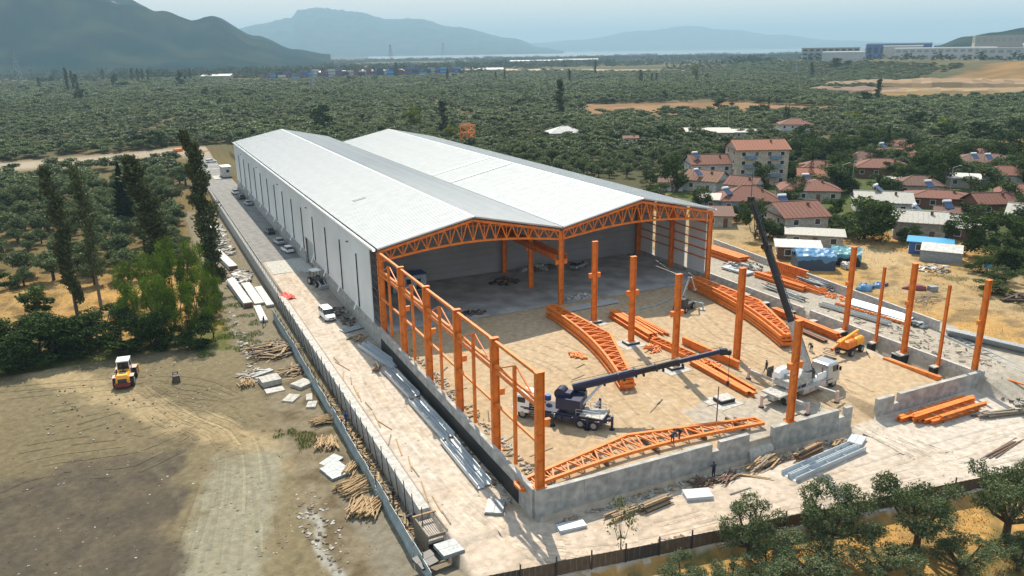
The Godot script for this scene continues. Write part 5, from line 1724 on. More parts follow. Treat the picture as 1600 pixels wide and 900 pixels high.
func make_front() -> void:
	# yard in front of the wall
	sheet_stack("grey panel stack beside the shadow of the wall corner", Vector3(2.0, -2.05, 2.6), -0.12, 2.6, 1.1, 5, M.channel_white)
	plank_pile("plank_pile", "loose rows of grey planks along the front wall", "planks", Vector3(7.2, -2.0, 3.0), 0.1, 34, 2.6, 0.8, 0.9, [M.timber_grey, M.timber], "plank", 0.08, 0.16, 0.08, "", 0.6)
	plank_pile("plank_pile", "tall stack of long dark planks on the yard", "planks", Vector3(10.6, -2.0, 3.3), 0.12, 50, 3.6, 0.25, 0.55, [M.timber, M.timber_dark, M.timber_grey], "plank", 0.09, 0.2, 0.02, "", 1.0)
	sheet_stack("white panel stack with a dark base near the tangled wire", Vector3(15.2, -1.9, 3.7), -0.35, 2.6, 1.6, 6, M.channel_white)
	heap("wire_heap", "reddish tangle of reinforcing steel by the front wall", "steel parts", Vector3(17.2, -1.9, 2.0), 1.1, 0.9, 60, Vector3(1.4, 0.05, 0.05), [M.rust, M.timber_dark], "steel_bar", 0.6)
	plank_pile("board_heap", "dark heap of boards and bars between wire and yellow battens", "planks", Vector3(20.0, -1.9, 2.3), 0.25, 44, 2.6, 0.7, 0.9, [M.timber_dark, M.rust, M.timber_grey], "plank", 0.05, 0.1, 0.25, "", 0.5)
	plank_pile("batten_bundle", "long yellow battens lying askew in the yard", "battens", Vector3(22.3, -1.85, 3.2), -0.85, 9, 4.4, 0.3, 0.45, [M.log, M.timber], "batten_piece", 0.09, 0.12, 0.05, "", 0.25)
	plank_pile("plank_pile", "grey boards and poles below the gap in the wall", "planks", Vector3(25.2, -1.8, 1.9), 0.22, 40, 3.4, 1.4, 1.0, [M.timber_grey, M.timber_dark, M.timber], "plank", 0.07, 0.18, 0.14, "", 0.5)
	plank_pile("plank_pile", "brown plank stack beside the galvanised channels", "planks", Vector3(30.4, -1.7, 2.5), 0.2, 46, 4.2, 0.4, 0.6, [M.timber, M.timber_dark, M.rust], "plank", 0.09, 0.2, 0.03, "", 0.9)
	plank_pile("plank_pile", "short boards at the tip of the channels", "planks", Vector3(34.8, -1.6, 2.3), 0.5, 22, 1.8, 0.5, 0.6, [M.timber, M.log, M.timber_dark], "plank", 0.06, 0.14, 0.4, "", 0.4)
	channel_pair("two long galvanised channels on blocks in the front yard", Vector3(25.2, -1.75, 5.2), Vector3(35.8, -1.6, 4.0), 2, 0.85, M.channel_white, 0.55)
	sheet_stack("square white panel stack at the far end of the channels", Vector3(37.0, -1.55, 2.9), 0.5, 2.2, 1.5, 4, M.channel_white)
	single("steel_bar", _bar_mesh(2.6, 0.2), M.dark_steel, "short dark steel bar lying in the yard", "bar", Vector3(19.4, -1.8, 4.9), 0.02)
	# orange beams beyond the opening
	for k in 4:
		beam_bundle("steel_beams", ["long orange beam pair against the front wall", "middle orange beam pair with crossing rods", "orange beam pair lying on top of the front ones", "outer orange beam of the front pile"][k], "beams", Vector3(45.2 + 0.9 * k, -1.35, 1.7 + 0.75 * k), Vector3(57.0 - 0.4 * k, -1.3, 1.4 + 0.85 * k), 1 if k == 3 else 2, 1 + k % 2, 0.42, 0.42, M.orange if k != 1 else M.orange_pale, "", 0.01)
	for k in 4:
		var o := thing("steel_rod", "thin rod laid across the orange beams in the front yard", "rod", Vector3(48.2 + 1.9 * k, -0.55, 3.0), -0.95, "rods across the orange beams")
		piece("rod", boxmesh(Vector3(4.4, 0.06, 0.06)), M.timber_grey, o)
	plank_pile("plank_pile", "long dark planks beside the orange beams of the yard", "planks", Vector3(56.4, -1.3, 6.0), -0.25, 14, 6.0, 0.5, 0.5, [M.timber_dark, M.timber_grey], "plank", 0.12, 0.22, 0.03, "", 0.5)
	plank_pile("steel_bars", "dark steel bars lying on the open yard", "bars", Vector3(49.0, -1.4, 11.2), 0.12, 7, 7.5, 0.8, 0.45, [M.timber_dark, M.rust], "steel_bar", 0.08, 0.12, 0.03, "", 0.15)
	var o := thing("long_plank", "single long orange plank at the corner of the gravel strip", "plank", Vector3(62.6, 0.2, -0.9), -1.3)
	piece("plank", boxmesh(Vector3(9.0, 0.14, 0.3)), M.orange_pale, o, Transform3D(Basis(Vector3.BACK, -0.06), Vector3(4.4, -0.1, 0)))
	# front fence of dark corrugated sheet between posts
	o = thing("front_fence", "brown corrugated sheet fence with posts along the olive trees", "fence", Vector3(0, 0, 0))
	var q := mb()
	for k in 12:
		q.box(Vector3(-1.38 + k * 0.25, 0.75, 0.02 * (k % 2)), Vector3(0.245, 1.5, 0.025))
	var pm := q.mesh()
	for k in 24:
		var x := -7.0 + k * 3.02
		var p := Vector3(x, height(x, fence_z(x) - 0.3) - 0.25, fence_z(x))
		piece("fence_panel", pm, M.fence_brown if k % 4 else M.dark_steel, o, Transform3D(Basis(Vector3.UP, -0.164) * Basis(Vector3.RIGHT, rng.randfn(0, 0.03)), p))
		piece("fence_post", boxmesh(Vector3(0.1, 2.3, 0.1)), M.dark_steel, o, Transform3D(Basis.IDENTITY, p + Vector3(1.49, 0.95, 0.33)))
	heap("scrap_heap", "scraps and white boards against the front fence", "debris", Vector3(8.0, -1.9, 8.6), 2.6, 0.5, 36, Vector3(1.2, 0.15, 0.5), [M.panel_white, M.timber_grey, M.rust], "scrap", 0.3)
	heap("scrap_heap", "white rubble caught along the front fence between the olives", "debris", Vector3(22.0, -1.8, 10.9), 3.2, 0.5, 40, Vector3(1.0, 0.15, 0.4), [M.panel_white, M.timber_grey, M.concrete_light], "scrap", 0.2)
	heap("scrap_strip", "low rubble at the foot of the front wall", "debris", Vector3(14, -2.05, 1.1), 13, 0.5, 150, Vector3(0.7, 0.12, 0.2), [M.timber_grey, M.stone, M.timber, M.concrete_light], "scrap", 0.1)
	heap("scrap_strip", "chips and boards in front of the wall stub", "debris", Vector3(32, -1.8, 1.6), 5.5, 0.6, 90, Vector3(0.8, 0.1, 0.2), [M.timber_grey, M.stone, M.timber, M.concrete_light], "scrap", 0.1)

func _bar_mesh(l: float, w: float) -> MB:
	var q := mb()
	q.ibeam(Vector3(-l / 2, 0.12, 0), Vector3(l / 2, 0.12, 0), w, 0.2)
	return q

func make_right_strip() -> void:
	# stores on the gravel strip behind the side wall
	beam_bundle("steel_beams", "long orange beams stacked deep beside the hall on the gravel strip", "beams", Vector3(70.6, 0.6, -64), Vector3(70.6, 0.6, -53.5), 5, 3, 0.5, 0.45, M.orange, "", 0.0)
	var o := thing("purlin_rack", "tall orange rack of upright purlins on the gravel strip", "steel parts", Vector3(71.8, 0.6, -47.5))
	for k in 30:
		bar("purlin", Vector3(0.1 * (k % 2), 0.1, k * 0.27), Vector3(0.1 * (k % 2), 2.0, k * 0.27), 0.2, 0.16, M.orange if k % 2 else M.orange_web, o, Vector3.RIGHT)
	for y in [0.15, 1.05, 2.1]:
		bar("rack_rail", Vector3(0.05, y, -0.3), Vector3(0.05, y, 8.4), 0.42, 0.14, M.orange_pale, o)
	ladder_bundle("brace_ladder", "flat orange lattice frames on the gravel behind the purlin rack", Vector3(69.0, 0.6, -46.5), Vector3(69.6, 0.6, -33.5), 2.0, 22, M.orange_pale, 2)
	beam_bundle("steel_beams", "orange beams beside the lattice frames on the gravel strip", "beams", Vector3(67.2, 0.6, -47), Vector3(67.8, 0.6, -36), 3, 2, 0.4, 0.4, M.orange, "", 0.01)
	heap("brace_heap", "orange cleats lying at the end of the lattice frames", "steel parts", Vector3(70.0, 0.6, -31.0), 1.2, 3.0, 40, Vector3(0.7, 0.14, 0.2), [M.orange, M.orange_pale], "cleat", 0.3)
	sheet_stack("white sheet stack on the gravel strip beside the column shafts", Vector3(66.5, 0.6, -50.5), 0.15, 2.0, 6.0, 4, M.channel_white)
	plank_pile("scrap_heap", "grey bars and sheets piled next to the boundary wall", "bars", Vector3(71.6, 0.6, -37.0), 1.5, 60, 5.5, 1.5, 1.3, [M.dark_steel, M.sheet_grey, M.galvanised], "bar", 0.12, 0.3, 0.1, "", 0.8)
	plank_pile("scrap_heap", "thin grey steel profiles along the side wall", "bars", Vector3(64.2, 0.6, -36.5), 1.5, 46, 6.0, 2.5, 1.0, [M.galvanised, M.sheet_grey, M.timber_grey], "bar", 0.1, 0.18, 0.06, "", 0.5)
	heap("scrap_heap", "dark machine parts and rubbish on the gravel by the hall", "debris", Vector3(69.0, 0.6, -52), 3.4, 3.2, 90, Vector3(1.3, 0.35, 0.8), [M.dark_steel, M.sheet_grey, M.offwhite, M.timber_grey], "scrap", 0.5)
	channel_pair("long galvanised channel along the gravel strip", Vector3(64.4, 0.6, -29.0), Vector3(66.0, 0.6, -17.5), 1, 0.9, M.galvanised, 0.5)
	o = thing("orange_rail", "row of short orange pieces on a rail along the gravel strip", "steel parts", Vector3(67.0, 0.6, -28.0))
	for k in 14:
		piece("cleat", boxmesh(Vector3(0.35, 0.3, 0.55)), M.orange_pale if k % 2 else M.orange, o, Transform3D(Basis(Vector3.UP, 0.1), Vector3(0.1 * k, 0.25, 0.85 * k)))
	bar("rail", Vector3(-0.1, 0.06, -0.4), Vector3(1.3, 0.06, 11.6), 0.3, 0.1, M.rust, o)
	sheet_stack("wide pale blue sheets leaning along the boundary wall", Vector3(69.6, 0.6, -22.4), 0.09, 1.7, 10.5, 5, M.galvanised, "panel stack", "panel_stack", 0.25)
	heap("scrap_heap", "dark scrap bundle at the end of the pale blue sheets", "debris", Vector3(69.8, 0.6, -15.6), 0.8, 1.2, 26, Vector3(0.8, 0.3, 0.5), [M.dark_steel, M.galvanised], "scrap", 0.6)
	o = thing("corrugated_stack", "tall stack of corrugated galvanised sheets near the strip's end", "panel stack", Vector3(71.6, 0.4, -5.2), 0.28)
	for k in 9:
		var q := mb()
		for i in 14:
			q.box(Vector3(-0.55 + 0.085 * i, 0.03 * (i % 2), 0), Vector3(0.08, 0.03, 12.5))
		part("sheet", q, M.galvanised, o, Transform3D(Basis(Vector3.BACK, -0.9), Vector3(0.13 * k - 0.5, 0.75, rng.randf_range(-0.2, 0.2))))
	ladder_bundle("lattice_girder", "long pale lattice girder lying on the gravel", Vector3(69.8, 0.5, -11.0), Vector3(67.0, 0.2, 2.4), 1.2, 14, M.galvanised, 1)
	heap("scrap_strip", "bits of timber and stone on the gravel strip", "debris", Vector3(65, 0.6, -14), 3.6, 14, 130, Vector3(0.9, 0.08, 0.15), [M.timber_grey, M.stone, M.timber_dark], "scrap", 0.06)
	heap("stone_litter", "dark clods along the edge below the gravel strip", "stones", Vector3(61.6, -1.1, 5.0), 1.6, 3.2, 60, Vector3(0.6, 0.2, 0.4), [M.timber_dark, M.stone], "clod", 0.2)

# ---------------------------------------------------------------- vehicles
func loft(b: MB, sections: Array) -> void:
	# sections: [x, [points (y, z) counter-clockwise seen from +x]]
	for k in sections.size() - 1:
		var p: Array = sections[k][1]
		var q: Array = sections[k + 1][1]
		var n := p.size()
		for i in n:
			var j := (i + 1) % n
			var a := Vector3(sections[k][0], p[i].x, p[i].y)
			var d := Vector3(sections[k][0], p[j].x, p[j].y)
			var a2 := Vector3(sections[k + 1][0], q[i].x, q[i].y)
			var d2 := Vector3(sections[k + 1][0], q[j].x, q[j].y)
			b.quad(a, d, d2, a2)
	for e in [0, sections.size() - 1]:
		var p: Array = sections[e][1]
		var x: float = sections[e][0]
		var m := Vector3.ZERO
		for i in p.size(): m += Vector3(x, p[i].x, p[i].y) / p.size()
		for i in p.size():
			var j := (i + 1) % p.size()
			if e == 0: b.tri(m, Vector3(x, p[j].x, p[j].y), Vector3(x, p[i].x, p[i].y))
			else: b.tri(m, Vector3(x, p[i].x, p[i].y), Vector3(x, p[j].x, p[j].y))

func ring(y0: float, y1: float, w0: float, w1: float, c := 0.12) -> Array:
	# rounded box section: bottom y0 (half width w0) to top y1 (half width w1)
	return [Vector2(y0, w0 - c), Vector2(y0 + c, w0), Vector2(lerpf(y0, y1, 0.55), lerpf(w0, w1, 0.35) + 0.02), Vector2(y1 - c, w1), Vector2(y1, w1 - c), Vector2(y1, -w1 + c), Vector2(y1 - c, -w1), Vector2(lerpf(y0, y1, 0.55), -lerpf(w0, w1, 0.35) - 0.02), Vector2(y0 + c, -w0), Vector2(y0, -w0 + c)]

func wheel(o: Node3D, at: Vector3, r: float, w: float, called := "wheel") -> void:
	var b := mb()
	b.tube(at - Vector3(0, 0, w / 2), at + Vector3(0, 0, w / 2), r, r, 18)
	var t := part(called, b, M.rubber, o)
	b = mb()
	b.tube(at - Vector3(0, 0, w / 2 + 0.02), at + Vector3(0, 0, w / 2 + 0.02), r * 0.58, r * 0.58, 12)
	part("rim", b, M.rim, t)

func make_car(kind: String, paint: Material, label: String, at: Vector3, turn: float, group := "") -> Node3D:
	# front towards +x
	var o := thing("parked_car" if kind != "van" else "van", label, "car" if kind != "van" else "van", at, turn, group)
	var b := mb()
	var g := mb()
	var rf := mb()
	var l := 2.2
	if kind == "van":
		l = 2.25
		loft(b, [[-2.2, ring(0.35, 1.05, 0.78, 0.80)], [-2.05, ring(0.25, 1.12, 0.86, 0.86)], [1.0, ring(0.25, 1.12, 0.88, 0.86)], [1.7, ring(0.25, 1.02, 0.87, 0.82)], [2.2, ring(0.35, 0.82, 0.76, 0.72)]])
		loft(g, [[-2.12, ring(1.08, 1.20, 0.83, 0.80, 0.02)], [-2.02, ring(1.08, 1.74, 0.83, 0.72, 0.02)], [0.5, ring(1.08, 1.76, 0.83, 0.72, 0.02)], [1.35, ring(1.0, 1.10, 0.80, 0.78, 0.02)]])
		loft(rf, [[-2.1, ring(1.70, 1.80, 0.74, 0.70, 0.03)], [-1.2, ring(1.73, 1.86, 0.76, 0.70, 0.04)], [0.3, ring(1.73, 1.86, 0.75, 0.70, 0.04)], [0.62, ring(1.68, 1.76, 0.72, 0.68, 0.03)]])
		for x in [-2.05, -0.9, 0.25]:
			for s in [-1, 1]:
				rf.beam(Vector3(x, 1.1, s * 0.86), Vector3(x - 0.05, 1.76, s * 0.75), 0.05, 0.12)
	else:
		var hatch := kind == "hatch"
		loft(b, [[-2.15, ring(0.35, 0.80, 0.74, 0.70)], [-1.95, ring(0.22, 0.92, 0.84, 0.80)], [0.9, ring(0.22, 0.90, 0.88, 0.83)], [1.75, ring(0.22, 0.82, 0.85, 0.76)], [2.15, ring(0.33, 0.66, 0.72, 0.66)]])
		var back := -2.0 if hatch else -1.55
		loft(g, [[back, ring(0.88, 0.98, 0.76, 0.74, 0.02)], [back + 0.55, ring(0.88, 1.38, 0.77, 0.60, 0.02)], [0.2, ring(0.88, 1.42, 0.78, 0.62, 0.02)], [1.0, ring(0.86, 0.94, 0.76, 0.72, 0.02)]])
		loft(rf, [[back + 0.45, ring(1.34, 1.42, 0.61, 0.56, 0.03)], [-0.6, ring(1.37, 1.48, 0.64, 0.56, 0.04)], [0.1, ring(1.38, 1.47, 0.63, 0.56, 0.04)], [0.35, ring(1.32, 1.38, 0.61, 0.56, 0.03)]])
		for s in [-1, 1]:
			rf.beam(Vector3(-0.35, 0.9, s * 0.81), Vector3(-0.42, 1.4, s * 0.65), 0.05, 0.1)
	part("body", b, paint, o)
	part("windows", g, M.glass, o)
	part("roof", rf, paint, o)
	for s in [-1, 1]:
		wheel(o, Vector3(-1.35, 0.32, s * 0.76), 0.32, 0.22)
		wheel(o, Vector3(1.35, 0.32, s * 0.76), 0.32, 0.22)
		piece("headlight", boxmesh(Vector3(0.16, 0.14, 0.34)), M.headlight, o, Transform3D(Basis(Vector3.UP, -s * 0.35), Vector3(l - 0.18, 0.62, s * 0.55)))
		piece("tail_light", boxmesh(Vector3(0.08, 0.26, 0.16)), M.tail_light, o, Transform3D(Basis.IDENTITY, Vector3(-l + 0.10, 0.78, s * 0.66)))
		piece("mirror", boxmesh(Vector3(0.12, 0.14, 0.2)), paint, o, Transform3D(Basis.IDENTITY, Vector3(0.75, 0.98 if kind != "van" else 1.15, s * 0.96)))
	if kind == "van":
		piece("grille", boxmesh(Vector3(0.06, 0.14, 0.8)), M.dark_steel, o, Transform3D(Basis.IDENTITY, Vector3(2.2, 0.58, 0)))
		piece("bumper", boxmesh(Vector3(0.12, 0.2, 1.4)), M.dark_steel, o, Transform3D(Basis.IDENTITY, Vector3(2.14, 0.36, 0)))
		piece("number_plate", boxmesh(Vector3(0.02, 0.11, 0.5)), M.white_paint, o, Transform3D(Basis.IDENTITY, Vector3(2.24, 0.42, 0)))
	return o

func boom_section(o: Node3D, a: Vector3, b_: Vector3, w: float, h: float, m: Material, called := "boom_section") -> void:
	var b := mb()
	var l := a.distance_to(b_)
	var c := 0.22 * minf(w, h)
	loft(b, [[-l / 2, ring(-h / 2, h / 2, w / 2, w / 2, c)], [l / 2, ring(-h / 2, h / 2, w / 2, w / 2, c)]])
	b.box(Vector3(l / 2 - 0.15, 0, 0), Vector3(0.22, h + 0.12, w + 0.12))
	part(called, b, m, o, MB.along(a, b_))

func outrigger(o: Node3D, root: Vector3, tip: Vector3, m: Material, leg: Material) -> void:
	# arm from the chassis to tip, then a jack down to the ground
	var b := mb()
	b.beam(root, tip, 0.3, 0.34)
	var a := part("outrigger", b, m, o)
	b = mb()
	b.beam(tip + Vector3(0, 0.35, 0), Vector3(tip.x, 0.1, tip.z), 0.24, 0.24, Vector3.RIGHT)
	part("jack", b, leg, a)
	b = mb()
	b.tube(Vector3(tip.x, 0.02, tip.z), Vector3(tip.x, 0.14, tip.z), 0.34, 0.3, 10)
	part("foot_plate", b, M.black, a)

func make_cranes() -> void:
	# blue truck crane; front (cab) towards local +x
	var o := thing("truck_crane", "dark blue truck crane with a white cab, its boom stretched almost level", "truck crane", Vector3(10.0, 0, -13.4), 0.0)
	var ax := Vector3(-6.6, 0, -7.6).normalized()      # from the tail to the cab
	var turn := atan2(-ax.z, ax.x)
	o.rotation.y = turn
	var inv := Basis(Vector3.UP, -turn)
	var b := mb()
	b.box(Vector3(0, 1.05, 0), Vector3(10.6, 0.5, 1.1))
	b.box(Vector3(-0.2, 1.38, 0), Vector3(9.6, 0.16, 2.45))
	b.box(Vector3(-1.2, 1.0, 1.05), Vector3(7.4, 0.55, 0.3))
	b.box(Vector3(-1.2, 1.0, -1.05), Vector3(7.4, 0.55, 0.3))
	part("chassis", b, M.crane_blue, o)
	b = mb()
	b.box(Vector3(-3.6, 1.50, 0), Vector3(2.6, 0.08, 2.4))
	b.box(Vector3(-4.95, 1.62, 0), Vector3(0.1, 0.2, 2.4))
	part("deck", b, M.offwhite, o)
	b = mb()
	for k in 5:
		b.box(Vector3(-4.3 + k * 1.5, 1.18, 1.22), Vector3(0.5, 0.12, 0.03))
		b.box(Vector3(-4.3 + k * 1.5, 1.18, -1.22), Vector3(0.5, 0.12, 0.03))
	part("side_stripes", b, M.white_paint, o)
	b = mb()
	loft(b, [[3.6, ring(0.7, 2.7, 1.2, 1.1, 0.16)], [3.9, ring(0.6, 2.85, 1.22, 1.12, 0.16)], [5.0, ring(0.55, 2.85, 1.22, 1.12, 0.16)], [5.45, ring(0.55, 2.0, 1.2, 1.15, 0.16)]])
	var cab := part("cab", b, M.white_paint, o)
	b = mb()
	b.beam(Vector3(5.16, 2.62, 0), Vector3(5.5, 1.92, 0), 2.0, 0.05, Vector3(1, 0.4, 0))
	b.box(Vector3(4.5, 2.2, 1.19), Vector3(0.9, 0.6, 0.05))
	b.box(Vector3(4.5, 2.2, -1.19), Vector3(0.9, 0.6, 0.05))
	part("windscreen", b, M.glass, cab)
	b = mb()
	b.box(Vector3(3.0, 1.75, 0), Vector3(0.9, 0.75, 2.2))
	part("engine_box", b, M.black, o)
	for x in [-3.9, -2.4, 2.4, 4.4]:
		for s in [-1, 1]:
			wheel(o, Vector3(x, 0.55, s * 1.0), 0.55, 0.4)
	# superstructure
	var sup := Vector3(-1.2, 1.45, 0)
	b = mb()
	b.tube(sup, sup + Vector3(0, 0.35, 0), 1.05, 1.05, 18)
	part("turntable", b, M.black, o)
	b = mb()
	b.box(sup + Vector3(0.3, 1.0, 0), Vector3(2.8, 1.3, 2.1))
	b.box(sup + Vector3(0.9, 1.8, 0.0), Vector3(1.4, 0.7, 1.0))
	part("superstructure", b, M.crane_blue, o)
	b = mb()
	b.tube(sup + Vector3(1.4, 1.9, -0.6), sup + Vector3(1.4, 1.9, 0.6), 0.65, 0.65, 18)
	part("winch_drum", b, M.crane_blue, o)
	b = mb()
	loft(b, [[sup.x - 1.0, ring(sup.y + 0.5, sup.y + 1.9, 0.45, 0.4, 0.08)], [sup.x + 0.4, ring(sup.y + 0.5, sup.y + 2.0, 0.45, 0.4, 0.08)]])
	part("operator_cab", b, M.glass, o, Transform3D(Basis.IDENTITY, Vector3(0, 0, 1.35)))
	b = mb()
	b.tube(Vector3(2.0, 1.9, 0.6), Vector3(2.0, 2.5, 0.6), 0.35, 0.35, 12)
	part("air_tank", b, M.mid_blue, o)
	var root := inv * (Vector3(11.2, 3.7, -13.4) - o.position)
	var tip := inv * (Vector3(27.2, 7.1, -7.8) - o.position)
	boom_section(o, root, root.lerp(tip, 0.42), 0.72, 0.85, M.crane_blue)
	boom_section(o, root.lerp(tip, 0.3), root.lerp(tip, 0.70), 0.56, 0.66, M.black)
	boom_section(o, root.lerp(tip, 0.55), tip, 0.42, 0.52, M.crane_blue)
	b = mb()
	b.tube(sup + Vector3(-0.9, 0.7, 0), root.lerp(tip, 0.2) + Vector3(0, -0.3, 0), 0.16, 0.13, 10)
	part("lift_cylinder", b, M.galvanised, o)
	var hd := (tip - root).normalized()
	b = mb()
	b.box(tip + Vector3(0, -0.1, 0), Vector3(0.8, 0.7, 0.5), -atan2(hd.z, hd.x))
	b.beam(tip, tip + hd * 0.9 + Vector3(0, -0.5, 0), 0.3, 0.3)
	b.tube(tip + hd * 0.7 + Vector3(0, -0.4, -0.2), tip + hd * 0.7 + Vector3(0, -0.4, 0.2), 0.28, 0.28, 12)
	part("boom_head", b, M.black, o)
	b = mb()
	var hk := tip + hd * 0.8 + Vector3(0, -0.5, 0)
	b.tube(hk, hk - Vector3(0, 3.4, 0), 0.03, 0.03, 6)
	b.box(hk - Vector3(0, 3.6, 0), Vector3(0.3, 0.5, 0.3))
	part("hook_block", b, M.black, o)
	b = mb()
	for k in 6:
		var p := root.lerp(tip, 0.08 + 0.13 * k)
		b.box(p - Vector3(0, 0.55, 0), Vector3(0.2, 0.3, 0.4), -atan2(hd.z, hd.x))
	part("boom_lugs", b, M.black, o)
	for q in [[13.6, -9.0], [14.9, -13.6], [8.3, -13.9 + 1.2], [11.2, -10.2]]:
		var t := inv * (Vector3(q[0], 1.3, q[1]) - o.position)
		outrigger(o, Vector3(clampf(t.x, -4.8, 2.0), 1.1, signf(t.z) * 0.6), Vector3(t.x, 1.2, t.z), M.crane_blue if q[0] > 13 else M.offwhite, M.crane_blue)
	crane_details(o, root, tip, -1.0, M.crane_blue)
	# white truck crane with a raised black boom
	ax = Vector3(11.5, 0, -1.9).normalized()
	turn = atan2(-ax.z, ax.x)
	o = thing("truck_crane", "white truck crane with a raised black telescopic boom and pink side skirt", "truck crane", Vector3(38.6, 0, -6.9), turn)
	inv = Basis(Vector3.UP, -turn)
	b = mb()
	b.box(Vector3(-0.2, 1.0, 0), Vector3(11.4, 0.5, 1.2))
	b.box(Vector3(-0.8, 1.35, 0), Vector3(10.0, 0.18, 2.5))
	part("chassis", b, M.offwhite, o)
	b = mb()
	loft(b, [[-1.4, ring(0.55, 1.35, 1.28, 1.26, 0.06)], [2.2, ring(0.55, 1.35, 1.32, 1.26, 0.06)], [2.9, ring(0.55, 1.3, 1.28, 1.26, 0.06)]])
	part("side_skirt", b, M.pinkish, o)
	b = mb()
	for k in 4:
		b.box(Vector3(-0.6 + k * 0.9, 1.6, 0.6 - 0.3 * (k % 2)), Vector3(0.6, 0.3, 0.7))
	b.box(Vector3(2.4, 1.9, 0.95), Vector3(1.8, 0.9, 0.1))
	part("deck_boxes", b, M.white_paint, o)
	b = mb()
	loft(b, [[3.3, ring(0.7, 3.0, 1.24, 1.12, 0.18)], [3.6, ring(0.55, 3.1, 1.25, 1.15, 0.18)], [5.2, ring(0.5, 3.1, 1.25, 1.15, 0.18)], [5.6, ring(0.5, 2.1, 1.22, 1.18, 0.18)]])
	cab = part("cab", b, M.silver, o)
	b = mb()
	b.beam(Vector3(5.33, 2.85, 0), Vector3(5.65, 2.0, 0), 2.05, 0.05, Vector3(1, 0.4, 0))
	b.box(Vector3(4.7, 2.4, 1.22), Vector3(1.0, 0.7, 0.05))
	part("windscreen", b, M.glass, cab)
	b = mb()
	b.box(Vector3(5.62, 1.0, 0), Vector3(0.2, 0.5, 2.3))
	part("bumper", b, M.offwhite, cab)
	for x in [-4.2, -2.8, 3.0, 4.6]:
		for s in [-1, 1]:
			wheel(o, Vector3(x, 0.55, s * 1.02), 0.55, 0.4)
	sup = Vector3(-1.0, 1.45, 0)
	b = mb()
	b.tube(sup, sup + Vector3(0, 0.35, 0), 1.1, 1.1, 18)
	part("turntable", b, M.black, o)
	b = mb()
	b.box(sup + Vector3(-0.3, 0.95, 0), Vector3(3.0, 1.1, 2.2))
	b.box(sup + Vector3(-2.2, 0.7, 0), Vector3(0.9, 0.8, 2.3))
	part("superstructure", b, M.offwhite, o)
	b = mb()
	loft(b, [[-3.6, ring(1.75, 3.2, 0.5, 0.42, 0.1)], [-3.2, ring(1.7, 3.55, 0.52, 0.42, 0.1)], [-1.9, ring(1.7, 3.6, 0.52, 0.42, 0.1)]])
	var oc := part("operator_cab", b, M.white_paint, o, Transform3D(Basis.IDENTITY, Vector3(0, 0, -1.0)))
	b = mb()
	b.box(Vector3(-2.7, 2.75, -0.48), Vector3(1.1, 0.9, 0.06))
	b.box(Vector3(-2.7, 2.75, -1.52), Vector3(1.1, 0.9, 0.06))
	b.box(Vector3(-3.55, 2.7, -1.0), Vector3(0.08, 0.8, 0.7))
	part("cab_windows", b, M.glass, oc)
	b = mb()
	b.box(Vector3(0.9, 2.2, -0.2), Vector3(1.4, 0.9, 1.6))
	b.tube(Vector3(0.9, 2.7, -1.0), Vector3(0.9, 2.7, 0.6), 0.5, 0.5, 14)
	part("winch_drum", b, M.black, o)
	root = inv * (Vector3(38.8, 3.0, -6.4) - o.position)
	tip = inv * (Vector3(37.4, 21.8, -16.4) - o.position)
	boom_section(o, root, root.lerp(tip, 0.28), 0.85, 0.95, M.offwhite)
	boom_section(o, root.lerp(tip, 0.2), root.lerp(tip, 0.72), 0.66, 0.76, M.black)
	boom_section(o, root.lerp(tip, 0.6), root.lerp(tip, 0.97), 0.5, 0.56, M.black)
	# lattice head beside the last section
	b = mb()
	for s in [-0.35, 0.35]:
		b.beam(root.lerp(tip, 0.66) + Vector3(0, 0, s), root.lerp(tip, 1.0) + Vector3(0, 0, s * 0.6), 0.09, 0.09)
	for k in 9:
		var p := root.lerp(tip, 0.67 + 0.035 * k)
		b.beam(p + Vector3(0, 0, -0.34), root.lerp(tip, 0.67 + 0.035 * (k + 1)) + Vector3(0, 0, 0.34), 0.06, 0.06)
	part("lattice_jib", b, M.dark_steel, o, Transform3D(Basis.IDENTITY, inv * Vector3(-0.3, 0, 0.4)))
	b = mb()
	b.box(tip, Vector3(0.7, 0.7, 0.5))
	b.box(root.lerp(tip, 0.72), Vector3(1.0, 0.5, 0.9))
	part("boom_head", b, M.black, o)
	b = mb()
	b.tube(tip + Vector3(0, 0, 0), tip + Vector3(-0.3, 3.6, 0.2), 0.05, 0.03, 6)
	part("whip_mast", b, M.dark_steel, o)
	b = mb()
	b.tube(root + Vector3(0.5, -1.0, 0), root.lerp(tip, 0.25), 0.18, 0.15, 10)
	part("lift_cylinder", b, M.galvanised, o)
	for q in [[31.7, -6.0], [40.2, -3.0], [34.9, -2.2], [36.0, -13.0]]:
		var t := inv * (Vector3(q[0], 1.3, q[1]) - o.position)
		outrigger(o, Vector3(clampf(t.x, -5.2, 3.0), 1.0, signf(t.z) * 0.6), Vector3(t.x, 1.15, t.z), M.offwhite, M.pinkish)
	crane_details(o, root, tip, 1.0, M.offwhite)

